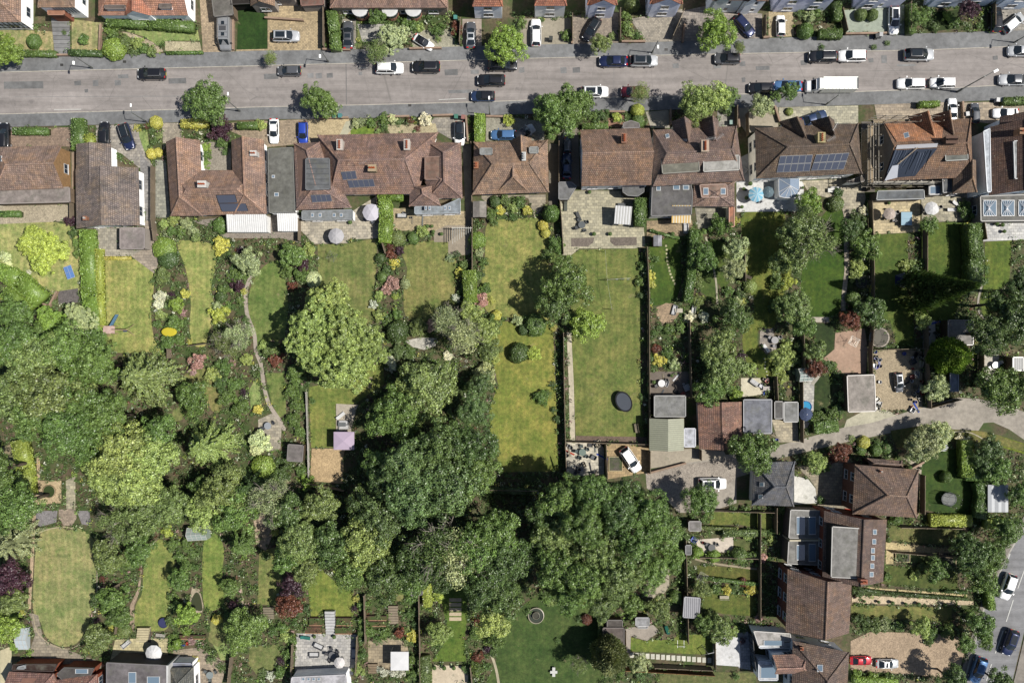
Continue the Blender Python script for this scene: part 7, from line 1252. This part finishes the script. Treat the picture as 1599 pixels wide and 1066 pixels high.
# ---------------------------------------------------------------- fences and walls
for f in ["243,262 243,345 247,378","118,318 118,344","470,344 470,378","594,345 598,378 604,398","590,305 594,345","736,226 738,352 738,420","738,420 742,480 748,500","872,225 872,300 876,345 879,398","879,520 880,600 882,690 884,748","1008,388 1011,450 1012,600 1013,700","1013,703 1013,738","884,688 1013,692","945,692 947,745","1074,500 1077,620","1158,380 1160,440","1208,588 1210,625","1248,590 1249,690","1249,505 1252,590","1355,315 1358,420 1358,500","1358,505 1355,548 1357,640","1358,546 1441,544","1440,350 1440,500","1441,500 1442,560 1446,636","1446,636 1495,622","1528,350 1532,376","1527,540 1527,600","484,752 540,764","1092,716 1092,700","187,910 190,960 187,985","1020,1036 1110,1040","975,980 976,1035","1113,990 1114,1040","1183,800 1183,965","1208,790 1208,830","1090,866 1180,868","1068,840 1072,1000","1090,794 1205,797","1385,858 1500,868","1400,820 1495,822","655,905 658,1066","560,988 558,1045","460,1000 458,1050","365,1020 360,1066","571,925 573,1000","735,1035 738,1066","944,925 944,1000","1436,740 1436,800","1545,690 1548,760","1352,210 1352,300","1164,180 1165,215","1147,170 1147,200","1048,62 1066,20","720,35 718,72","508,15 508,78","893,28 893,68","967,20 967,66","1191,30 1191,60","1310,20 1318,54","1415,10 1415,52","1545,10 1545,46","268,545 268,560","300,540 330,536"]: fence(f, 1.75)
for f in ["366,2 366,80","85,88 112,88","158,84 160,40","690,77 640,78","505,79 548,80","1200,60 1190,61","1318,55 1382,54","893,70 893,45","970,67 1007,67","1065,68 1068,40","500,186 545,185","600,184 640,183","676,182 708,181","728,182 731,222","759,183 800,184","940,176 975,176","1046,172 1046,196","1150,168 1153,200","1208,167 1216,192","1500,160 1502,186","18,455 80,478","80,478 92,455","415,30 475,34","1010,738 1070,722","1395,745 1440,720"]: fence(f, .75, col=(176, 150, 130), kind='w')
fence("480,612 483,700 484,752", 1.1, "long pale grey boarded fence beside the gravel bed", (206, 202, 194)); fence("760,762 840,764", 1.6); fence("975,1040 1113,1048", 1.8, "red brown timber fence under the row of white slabs", (150, 110, 74))
# ---------------------------------------------------------------- trees
for t in [ # x y r h type colour
 (6,76,27,6,'B','h'),(320,157,37,6.5,'B','g'),(490,150,21,6,'b','g'),(508,164,23,6,'b','g'),(790,68,34,7,'B','h'),(613,57,24,5,'F','e'),(588,82,20,5.5,'D','o'),(422,91,12,3.5,'D','o'),(866,172,36,9,'B','g'),(893,164,34,9,'B','g'),(880,190,24,8,'b','g'),(902,166,24,7,'b','d'),(1092,158,33,8.5,'B','v'),(1118,152,24,8,'b','v'),(1137,150,16,6,'b','g'),
 (1120,46,33,7.5,'B','h'),(938,68,17,5,'b','o'),(998,146,18,6,'D','o'),(1190,165,19,5,'b','s'),(1156,77,9,3,'D','o'),(1233,142,15,5,'b','g'),(1212,150,10,4,'b','g'),(1513,14,17,5,'b','p'),(1432,30,13,5,'b','g'),(588,26,13,4,'b','g'),
 (50,378,27,5,'B','l'),(78,388,27,5,'B','l'),(65,408,22,4.5,'b','l'),(78,505,27,5,'F','h'),(122,500,26,5,'F','s'),(22,492,28,8,'b','d'),(52,560,46,12,'B','o'),(18,540,40,12,'B','d'),(100,545,42,11,'B','d'),(150,572,36,11,'B','d'),(20,620,52,13,'B','o'),(75,622,58,14,'B','o'),(128,628,46,12,'B','g'),(165,655,40,12,'B','d'),(100,672,42,14,'B','d'),(60,655,34,13,'B','d'),(135,690,32,12,'b','d'),(150,540,26,7,'b','g'),
 (222,590,60,12,'C','o'),(190,708,50,13,'B','v'),(232,715,44,12,'B','v'),(205,755,46,12,'B','v'),(166,742,36,11,'B','v'),(246,676,30,10,'b','g'),(322,697,50,11,'C','v'),(300,620,28,6,'b','g'),(352,535,24,5,'D','o'),(372,522,24,6,'D','s'),(386,408,22,4,'b','s'),(20,790,44,13,'B','d'),(-8,735,38,13,'B','d'),(14,850,40,10,'C','s'),(12,908,32,6,'b','p'),(186,815,34,8,'D','o'),(222,800,44,9,'B','o'),(165,870,28,6,'b','o'),(215,860,26,5,'b','g'),(262,790,36,9,'B','o'),(345,770,44,10,'B','o'),(320,800,34,9,'B','v'),(368,800,34,10,'b','g'),(390,760,34,9,'C','d'),(425,780,34,10,'D','s'),(448,800,28,10,'b','d'),
 (455,398,22,4,'b','g'),(500,500,44,11,'F','v'),(545,520,44,12,'F','v'),(490,545,40,11,'F','v'),(540,570,46,12,'F','v'),(575,545,30,10,'F','v'),(516,470,34,10,'F','v'),(665,605,52,10,'B','o'),(640,640,30,9,'b','g'),(612,648,44,9,'B','g'),(700,500,28,8,'D','s'),(728,525,30,9,'D','s'),(752,515,26,8,'b','v'),(735,490,20,7,'b','v'),(765,545,20,7,'b','o'),
 (885,442,42,9,'B','g'),(868,480,28,8,'b','d'),(918,506,28,5,'b','h'),(742,640,28,9,'B','b'),(752,600,20,6,'b','b'),(735,700,44,13,'B','g'),(690,700,46,14,'B','g'),(640,725,44,14,'B','b'),(590,722,26,9,'b','g'),(602,748,34,11,'B','d'),(700,760,54,15,'B','b'),(645,775,48,15,'B','b'),(745,740,36,13,'B','g'),(572,795,34,10,'b','o'),(600,810,38,12,'b','b'),(570,850,44,12,'B','v'),(550,890,34,11,'B','o'),(605,900,44,12,'B','o'),(655,880,46,13,'B','g'),(690,850,48,14,'D','o'),(720,870,44,14,'D','s'),(688,888,34,13,'B','o'),(745,860,42,14,'B','o'),(775,830,42,14,'B','o'),(780,880,44,14,'B','g'),(785,930,38,12,'B','o'),(752,920,34,12,'B','d'),(800,860,30,12,'b','g'),(640,905,30,11,'b','g'),(770,965,30,11,'B','v'),
 (470,845,36,11,'B','o'),(480,890,24,9,'b','o'),(455,870,30,9,'b','g'),(430,800,24,8,'D','s'),(500,790,30,9,'b','o'),(520,850,34,11,'b','d'),
 (878,778,38,14,'B','g'),(925,768,34,15.5,'B','g'),(975,775,36,14,'B','d'),(1012,795,36,15.5,'B','g'),(868,832,36,13,'B','o'),(912,818,36,16.5,'B','g'),(958,812,32,14,'B','d'),(990,842,38,16.5,'B','g'),(1036,832,32,13,'B','g'),(935,858,36,15,'B','o'),(872,885,38,14,'B','g'),(915,902,36,15.5,'B','g'),(965,895,38,16,'B','o'),(1012,888,32,13.5,'B','g'),(890,930,28,12,'B','g'),(940,936,30,12.5,'B','o'),(846,850,26,11,'b','d'),(1045,870,22,11,'b','g'),(885,855,26,12,'b','d'),(850,800,28,12,'b','d'),(965,800,36,16,'B','d'),
 (1095,782,31,8,'B','g'),(1180,705,38,8,'B','g'),(1265,315,22,5,'b','h'),(1255,360,40,9,'B','o'),(1275,375,34,9,'D','o'),(1245,395,28,8,'b','o'),(1357,381,23,5,'b','g'),(1452,351,16,4,'b','g'),(1328,358,18,5,'b','d'),(1130,575,34,7,'B','o'),(1110,610,26,6,'b','g'),(1125,540,26,7,'b','o'),(1145,495,26,6,'b','d'),(1100,400,24,6,'b','g'),(1150,388,20,5,'b','s'),(1145,420,20,6,'b','s'),(1242,480,32,7,'B','o'),(1255,505,22,6,'b','g'),(1215,415,18,5,'b','o'),(1330,500,17,4,'b','r'),(1362,487,26,5,'b','d'),(1441,500,14,4,'b','v'),(1275,550,18,4,'b','o'),(1275,575,16,4,'b','r'),(1222,560,18,5,'b','v'),
 (1468,452,27,18,'K','b'),(1482,556,24,8,'P','h'),(1558,475,28,10,'B','d'),(1592,450,28,11,'B','d'),(1545,520,36,12,'B','d'),(1590,500,40,13,'B','d'),(1566,606,40,11,'B','g'),(1606,600,26,11,'B','d'),(1465,605,22,5,'b','s'),(1450,690,30,6,'B','s'),(1468,680,24,6,'b','s'),(1435,700,22,5,'b','s'),(1275,722,18,4,'b','v'),(1313,707,16,4,'b','r'),
 (1520,868,32,8,'B','d'),(1550,868,26,7,'B','g'),(1538,905,24,7,'b','g'),(1503,848,20,6,'b','d'),(1575,828,26,7,'B','g'),(1592,770,20,6,'b','g'),(1548,700,22,5,'b','b'),(1535,720,16,4,'b','b'),(1560,735,24,5,'b','g'),(1532,975,22,6,'b','g'),(1508,1005,16,5,'b','g'),(1538,998,16,5,'b','g'),(1466,890,20,4,'b','g'),(1440,980,16,4,'b','v'),(1562,1066,24,7,'b','d'),(1490,1064,24,7,'b','d'),
 (450,945,23,5,'b','r'),(455,912,21,6,'b','p'),(378,985,36,7,'B','g'),(375,850,30,6,'C','g'),(358,918,15,4,'b','g'),(150,1000,25,4,'b','o'),(172,940,22,5,'b','g'),(185,965,20,5,'b','g'),(685,990,20,5,'B','v'),(950,1022,24,9,'P','s'),(905,1035,16,5,'D','o'),(965,1045,24,8,'c','g'),(1030,948,20,5,'b','o'),(985,945,20,5,'b','g'),(1125,985,24,5,'b','o'),(1100,975,16,4,'b','g'),(1096,920,15,4,'b','o'),(280,905,20,5,'b','d'),(290,960,18,5,'b','h'),(315,760,18,6,'b','d'),(775,1000,14,4,'b','g'),(1000,1035,16,5,'b','s'),(20,940,22,6,'b','o'),(10,980,24,6,'b','h'),(60,480+40,16,6,'b','d'),(400,700,12,2.2,'b','e')]:
    tree(*t)
# ---------------------------------------------------------------- shrubs: x,y,r,colour[,type[,height]]
SH = """52,64,11,g,t 130,61,9,g 177,76,17,h,t,2 170,48,7,h 178,53,9,g 197,66,12,o 215,68,10,v 237,80,9,o 225,75,8,g 208,82,7,o 100,51,4,g 243,191,10,y,t,1.3 214,200,6,y 228,198,5,r 240,205,7,g 247,213,7,v 241,221,7,g 236,240,8,y,u 246,238,7,y,u 343,200,19,p,,2.4 348,222,12,g 322,230,8,h 322,244,8,g 322,257,7,h 351,237,6,g 407,195,9,v
515,22,9,g 645,40,9,g 635,34,9,g 655,42,8,v 683,47,11,g 712,45,10,r 712,66,4,g 670,28,6,g 685,62,5,v 507,72,6,g 557,193,8,s 567,190,6,s 580,193,8,g 600,185,9,g 613,186,8,e 600,199,7,g 591,205,5,v 622,190,7,o 640,188,7,r 665,186,11,w 652,201,5,r 795,187,10,l 815,35,9,g 810,48,7,g 847,31,4,g 885,55,9,g 915,22,7,o 956,57,7,v 978,25,8,g 977,42,8,g 984,40,4,y 985,52,7,v 997,57,7,g 1000,62,5,r 988,6,11,o,t,2.6 1155,70,7,o 940,178,10,d 927,180,8,g 962,183,8,l 968,188,5,v
996,172,10,l,t 997,189,10,g,t 1136,170,9,d 1126,166,8,d 1258,48,12,g,t,2 1265,27,10,s 1250,22,7,o 1275,18,8,g 1345,23,9,o,t,1.6 1363,23,9,o,t,1.6 1480,25,8,h 1490,35,9,g 1460,40,8,d 1233,174,6,v,t 1283,74,5,g 1365,73,5,g 1386,67,5,g 1530,40,6,g 1445,20,9,g 930,187,6,g 1590,160,6,g
110,343,10,p 114,362,9,d 256,388,17,h,t,1.4 262,404,15,d,t,1.4 345,352,13,g,t 345,382,14,y,,1.8 375,390,6,p 270,342,10,v 255,350,8,v 290,350,10,s 282,363,9,g 305,370,8,o 268,362,8,g 300,360,8,s 372,430,14,g 372,444,12,p,,1.8 350,450,9,g 362,432,9,g 345,463,9,d,t 330,352,6,g
252,430,13,o 250,462,10,w 248,475,8,w 240,440,6,g 290,458,8,y 268,461,6,p 275,475,12,h 285,488,6,k 250,492,9,v 272,505,14,g 245,505,7,g 290,505,7,g 262,535,12,g 280,530,10,g 296,534,5,y 342,490,14,l,,1.8 347,466,8,d 340,477,8,s 336,525,6,y 308,566,14,k 300,580,7,k 330,585,12,v 350,572,12,g 362,567,6,k 385,560,10,v 345,600,12,d 380,613,6,p 355,620,14,g 375,635,14,g 365,600,12,g 385,500,6,g 362,480,7,g 375,470,8,g 355,478,7,h 380,455,6,y
85,473,6,o 20,440,6,g 8,400,8,e 12,412,8,e 122,395,8,g 120,380,8,g 45,425,4,w
483,390,11,v 473,414,12,p 489,436,12,e,t 457,448,8,r 470,430,13,g 487,415,7,o 480,400,8,g 448,425,10,g 594,403,8,d,t 616,412,8,y 611,398,8,r 605,422,9,d 597,432,8,g,t 614,442,12,k 632,443,8,s,t,1.6 603,453,8,k 618,463,6,l 583,475,7,w 592,492,9,v 620,490,9,g 620,517,17,d,t,2.4 652,510,15,o 672,508,10,k 625,548,14,b 610,565,10,w 612,575,7,w 700,555,8,w 592,462,8,v 620,372,12,o,t 624,390,8,p 610,385,7,r 645,372,9,g,t 660,360,10,v 592,378,5,g 605,505,8,g 640,548,10,g 600,345,6,g
717,426,8,y 725,412,8,g 703,403,7,s 712,398,7,d 752,470,13,k 767,470,6,y 775,492,8,y,t 770,507,14,g 712,465,7,w 718,455,6,g 756,583,18,s 768,555,14,v 745,375,13,h,t,1.6 750,395,8,s 755,410,8,g 745,430,8,g 754,428,5,d 754,405,5,d 760,450,9,g 745,455,8,g 740,500,8,g 773,315,9,d,t 782,328,8,y 768,335,10,g 790,312,9,o 800,325,8,v 805,340,6,g 772,348,7,g
460,585,16,g 455,612,12,g 463,632,12,g 458,655,12,g 468,676,9,g 430,562,12,r 425,545,12,o 412,540,8,v 410,730,18,h,t,2 430,745,12,g 440,740,14,d 470,735,10,g 480,752,12,h 405,690,18,e,,2.6 402,640,8,y 445,720,7,g 488,625,6,g
808,500,9,s 818,514,9,d,t 836,507,17,g,t,2.2 865,512,6,y 810,551,15,d,t,2.2 833,553,12,l 845,620,12,g 855,615,7,g 862,600,6,d 865,640,6,d 822,497,6,g 870,655,7,d 880,545,5,g 882,560,4,r 882,590,4,k 882,620,4,r 884,650,5,g 886,670,5,g 881,530,4,g 883,605,4,k 883,635,4,s 861,333,13,g,t,2.8 848,352,8,y,t 852,364,7,y,t 868,383,14,g 856,398,10,g 823,330,8,y 810,315,9,g 801,338,6,g 865,405,8,v
1003,415,8,g 1000,440,8,g 1002,460,7,d 1017,430,8,y 1018,445,7,y 1015,470,6,g 1003,620,5,g 1030,510,7,g 1045,515,9,g 1063,513,9,g 1022,520,6,g 1025,545,8,r 1030,562,10,y 1018,558,7,g 1053,568,9,s 1020,575,7,g 1042,550,8,g 1077,495,9,w 1068,500,6,g 1150,562,9,p 1160,556,7,p 1172,575,11,v 1150,617,11,h 1115,590,13,g 1140,607,9,g 1162,420,6,y 1160,470,6,y 1172,447,10,v,t 1150,470,9,s 1155,460,8,d 1125,350,16,g,,3 1150,344,6,y 1088,370,14,g 1085,398,12,g 1075,440,10,g 1088,440,12,o 1090,470,10,o 1098,495,9,w 1160,405,10,s 1178,578,7,p 1170,500,8,g 1137,455,9,g 1024,404,6,g 1072,465,8,d
1306,318,12,o,t 1338,340,12,d 1340,418,12,v 1335,432,9,v 1232,412,8,v 1230,441,12,l 1212,440,12,g 1340,400,8,g 1345,350,9,d 1362,450,7,y 1362,465,8,g 1412,414,8,v 1425,412,7,v 1333,465,11,g,t 1345,478,10,d 1320,495,8,o,t 1310,300,8,d 1348,330,8,w 1432,420,8,d 1440,410,8,g 1510,330,12,g 1505,320,8,d 1220,470,10,g 1208,480,9,d 1228,475,8,b 1222,590,10,v 1215,575,10,v 1228,540,9,v 1250,540,10,d 1260,560,8,r 1245,565,8,d 1290,570,10,b 1300,572,8,g 1258,578,6,g 1280,650,11,g 1300,648,12,g 1315,618,9,v 1318,600,7,g 1310,640,9,d 1310,585,8,d 1270,655,8,g 1445,465,7,d 1478,610,10,s 1500,560,5,g 1515,500,8,d 1535,440,8,g 1540,420,7,g 1530,400,5,g
1345,702,8,g,t 1369,703,9,g,t 1385,700,9,g,t 1349,691,10,y,t 1372,692,7,g 1300,715,9,r 1325,702,8,r 1290,730,8,g 1262,720,8,g 1478,745,9,g,t,1.6 1330,685,6,v 1500,685,8,w 1510,690,8,w 1275,735,7,g 1283,780,7,g 1222,795,8,g 1205,830,7,g 1388,843,4,g,t 1400,812,10,g 1460,808,8,g 1425,806,7,g 1210,720,6,g
1155,868,13,g,t 1140,868,8,g 1115,868,10,h,t 1090,863,9,h,t 1170,868,10,g 1185,865,8,o 1150,832,8,v 1168,835,9,v 1130,830,8,g 1185,835,8,r 1135,921,8,y,,1.2 1175,920,10,y,,1.2 1160,909,7,r,t 1120,920,9,g 1150,915,7,g 1056,932,10,g,t 1144,795,7,g 1165,795,8,g 1140,782,6,g 1067,820,7,g 1195,845,6,g 1205,842,8,v 1190,870,8,k 1146,986,8,v 1110,962,10,o 1070,960,7,g 1185,965,7,k
1340,925,10,b 1350,900,9,g 1430,898,9,v 1385,900,8,g 1440,885,8,o 1350,970,10,d 1365,978,12,o 1380,975,10,s 1455,990,12,g 1480,985,12,g 1405,978,8,g 1338,965,9,d 1450,1000,8,d 1515,965,10,g 1340,1055,9,h 1365,1058,10,h 1390,1060,9,g
35,955,6,y 20,965,9,h 30,925,8,g 38,905,8,g 45,1018,6,h 22,1010,8,h 160,905,6,r 160,918,6,p 150,935,10,d 160,950,7,d 152,970,6,p 175,980,7,y 193,985,11,o,t 207,868,8,y 200,880,8,g 185,880,9,g 165,890,9,g 195,920,8,g 190,945,7,g 338,967,8,y,t 365,945,8,p 305,1030,6,y 270,995,7,h 268,1010,6,h 265,970,8,d 268,930,8,g 290,880,10,g 280,870,9,g 300,865,8,g 305,885,7,g 275,945,9,g 290,985,8,h 330,1030,8,g 345,1040,8,g 360,1000,8,g 355,960,7,g 350,1015,7,v 300,1000,7,k 260,830,9,l 240,820,9,g 225,830,9,o 290,850,10,g 270,850,10,g
430,830,8,y 440,815,7,h 428,815,5,g 415,868,7,g 440,980,9,g 445,995,9,v 455,1000,9,g 450,1020,9,g 438,1032,7,p 437,1048,10,g 422,1055,8,w 410,1050,7,o 460,975,8,g 425,985,8,g 412,975,7,h 480,950,7,d 478,915,7,h 557,935,6,y 553,950,6,p 567,945,9,g 567,970,9,g 568,985,10,g 562,1000,8,g 565,1020,8,g 560,1045,10,v 570,957,6,r 625,988,9,r 645,993,10,y 635,985,7,v 637,1000,8,o 650,975,8,d 600,1048,8,w 615,1050,8,w 628,1050,7,w 592,1045,5,w 645,1030,9,g 645,1052,10,g 683,931,9,l 672,920,5,d 748,970,9,r 745,990,12,g 747,1025,9,r 763,1013,8,p 762,1000,8,h 770,1020,8,g 745,1045,11,g 760,1040,7,g 728,1045,7,g 758,970,9,v 765,980,9,v 650,955,8,g 590,960,6,o 640,960,8,g 595,935,6,g 600,990,9,g 580,985,9,g 590,1000,8,g
915,940,8,y 916,967,8,r,t 905,966,6,d 855,935,9,g 862,940,7,v 850,925,8,g 825,955,6,g 845,900,7,g 1160,1000,6,p 1035,1048,7,g 1015,1050,8,b 1000,1055,9,b 870,1000,5,g 1085,1050,6,g 1100,1052,6,g 1150,1055,7,g"""
for t in SH.split():
    q = t.split(","); x, y, r = float(q[0]), float(q[1]), float(q[2]); shrub(x, y, r, q[3], (q[4] if len(q) > 4 and q[4] else None), float(q[5]) if len(q) > 5 else None)
# ---------------------------------------------------------------- hedges
for p, w, h_, c in [("28,83 86,84",9,1.1,'g'),("108,82 158,84",9,1,'d'),("168,33 230,36 300,42",15,1.6,'g'),("260,83 316,82",4,.7,'g'),("22,205 73,205",10,1.2,'g'),("122,188 122,232",20,1.5,'g'),("137,212 142,226",13,1.5,'l'),("284,193 323,193",13,1.2,'y'),("372,196 400,196",10,1.4,'g'),("518,20 522,50 524,75",15,2.0,'g'),("749,180 749,222",16,1.6,'h'),("910,197 948,197",8,1.1,'g'),
 ("1281,53 1313,53",14,1.4,'g'),("1308,6 1308,30",12,1.8,'g'),("1425,8 1424,50",11,1.8,'g'),("1437,163 1465,162",9,1.4,'h'),("1568,158 1604,157",11,1.4,'g'),("0,334 30,334",9,1.2,'g'),("136,362 140,460 150,545",22,1.8,'h'),("154,390 155,460 157,510",10,1.5,'l'),("156,403 204,403",5,.5,'y'),("0,424 30,438 62,466",26,2.2,'h'),("10,455 40,485 30,478",22,2.2,'h'),
 ("600,305 603,340 601,376",19,2.4,'h'),("605,308 628,308",9,2.4,'h'),("732,425 735,470",20,2.2,'h'),("1000,312 1000,350",18,2.6,'g'),("1520,352 1523,400 1521,440",20,3.0,'g'),("1300,360 1302,360",3,1,'g'),("1084,362 1080,420 1074,470",13,2.2,'g'),("1274,668 1306,664",19,1.6,'g'),("1509,690 1510,742",18,2,'h'),("1510,741 1545,744",17,2,'g'),("1532,755 1535,775 1530,806",19,2,'g'),("1455,812 1515,813",17,1.4,'l'),("1540,818 1575,816",14,1.4,'l'),("1330,918 1380,925 1510,935",4,.8,'d'),("1475,923 1510,925",4,.8,'d'),("1543,908 1548,950",11,2,'h'),("1335,1062 1400,1066",12,1.4,'h'),("665,905 668,945",13,1.8,'l'),("662,1028 665,1066",19,1.6,'o'),("1080,823 1150,826",5,1,'o'),("1130,832 1195,832",10,1.4,'o'),("30,690 38,730 42,770",22,2,'l'),("1190,560 1188,540",3,.8,'g'),("938,930 938,1000",7,1.8,'o'),("745,720 740,760",8,1,'g'),("700,640 712,660",6,1,'g'),("1015,360 1060,372",4,.6,'g'),("765,765 835,768",8,1.4,'d'),("275,1000 275,1012",8,1.6,'h'),("1095,902 1185,912",5,1,'g'),("1085,873 1110,876",5,.8,'g')][:-1]:
    if w < 4: continue
    hedge(p, w, h_, c)
# ---------------------------------------------------------------- planting that nobody could count: beds, borders and undergrowth
def inside(X, Y, poly):
    r = np.zeros(len(X), bool); n = len(poly); j = n-1
    for i in range(n):
        xi, yi = poly[i]; xj, yj = poly[j]
        if yi != yj: r ^= ((yi > Y) != (yj > Y)) & (X < (xj-xi)*(Y-yi)/(yj-yi)+xi)
        j = i
    return r
regions = ["0,40 310,30 318,82 0,90", "510,5 720,20 722,74 512,78", "800,20 1065,20 1066,68 805,72", "1190,0 1545,0 1545,50 1195,60", "0,200 260,194 365,190 365,230 230,265 112,230 0,228", "540,186 680,184 680,205 540,212", "730,183 1150,170 1150,200 730,222", "1160,168 1220,168 1215,200 1160,200",
 "0,318 250,262 260,340 470,345 735,330 880,300 1010,370 1080,350 1160,330 1350,310 1440,345 1600,340 1600,640 1490,625 1400,645 1320,640 1300,680 1250,690 1215,620 1080,620 1013,700 1013,738 884,750 1060,800 1110,795 1215,790 1215,985 1160,1000 1113,1050 1180,1080 960,1080 560,1080 440,1080 300,1080 180,1030 0,1040", "1215,710 1340,690 1440,665 1600,700 1600,830 1540,930 1500,1060 1330,1080 1330,810 1240,740"]
FLATS.append(pts('982,1015 1114,1022 1114,1038 982,1032')); FLATS.append(pts('698,930 724,930 724,972 698,972')); NB = 24000; X = R.uniform(0, 1599, NB*3); Y = R.uniform(0, 1066, NB*3); ok = np.zeros(len(X), bool)
for g in regions: ok |= inside(X, Y, pts(g))
XJ = X+R.normal(0, 1.6, len(X)); YJ = Y+R.normal(0, 1.6, len(Y))
for poly in FLATS:
    if poly: ok &= ~inside(XJ, YJ, poly)
X, Y = X[ok][:NB], Y[ok][:NB]; n = len(X); print("planting clumps", n)
hn = .5+.5*np.sin(X*.11+np.sin(Y*.07)*2)*np.sin(Y*.13+1); hh_ = .12+.75*hn*R.uniform(.3, 1, n)+.7*(R.uniform(0, 1, n) > .93); rr_ = .16+.30*hn*R.uniform(.5, 1, n)+.18*(hh_ > .9)
pal = np.array([FC[c][0] for c in "gggggdddohvbsswkylpre"]); pc = R.choice(len(pal), n, p=np.array([10]*5+[9]*3+[8, 5, 5, 7, 3, 2, 2, 1.2, 1, 2, 1, 1, 1.5])/np.sum([10]*5+[9]*3+[8, 5, 5, 7, 3, 2, 2, 1.2, 1, 2, 1, 1, 1.5]))
pcol = pal[pc]*R.uniform(.75, 1.2, (n, 1)); L = 15
wx = (X-799.5)*.1; wy = -(Y-533)*.1; d = sph(n*L, -.2); L_ = len(d)//n; d = d[:n*L_]; idx = np.repeat(np.arange(n), L_)
C = np.stack([wx[idx]+d[:, 0]*rr_[idx], wy[idx]+d[:, 1]*rr_[idx], hh_[idx]*.5+d[:, 2]*hh_[idx]*.5+.02], 1)
V = leaves(C, d, R.uniform(.09, .2, len(C)), None, 1.5, .7); leafmesh_col = pcol[idx]*R.uniform(.75, 1.25, (len(C), 1))
me = leafmesh("border_planting", V, leafmesh_col, "leaf_mixed"); o = link("border_planting", me); o["kind"] = "stuff"; o["label"] = "dense mixed planting filling the garden borders"
flush_shrubs()
finish_labels(); drop_protos()
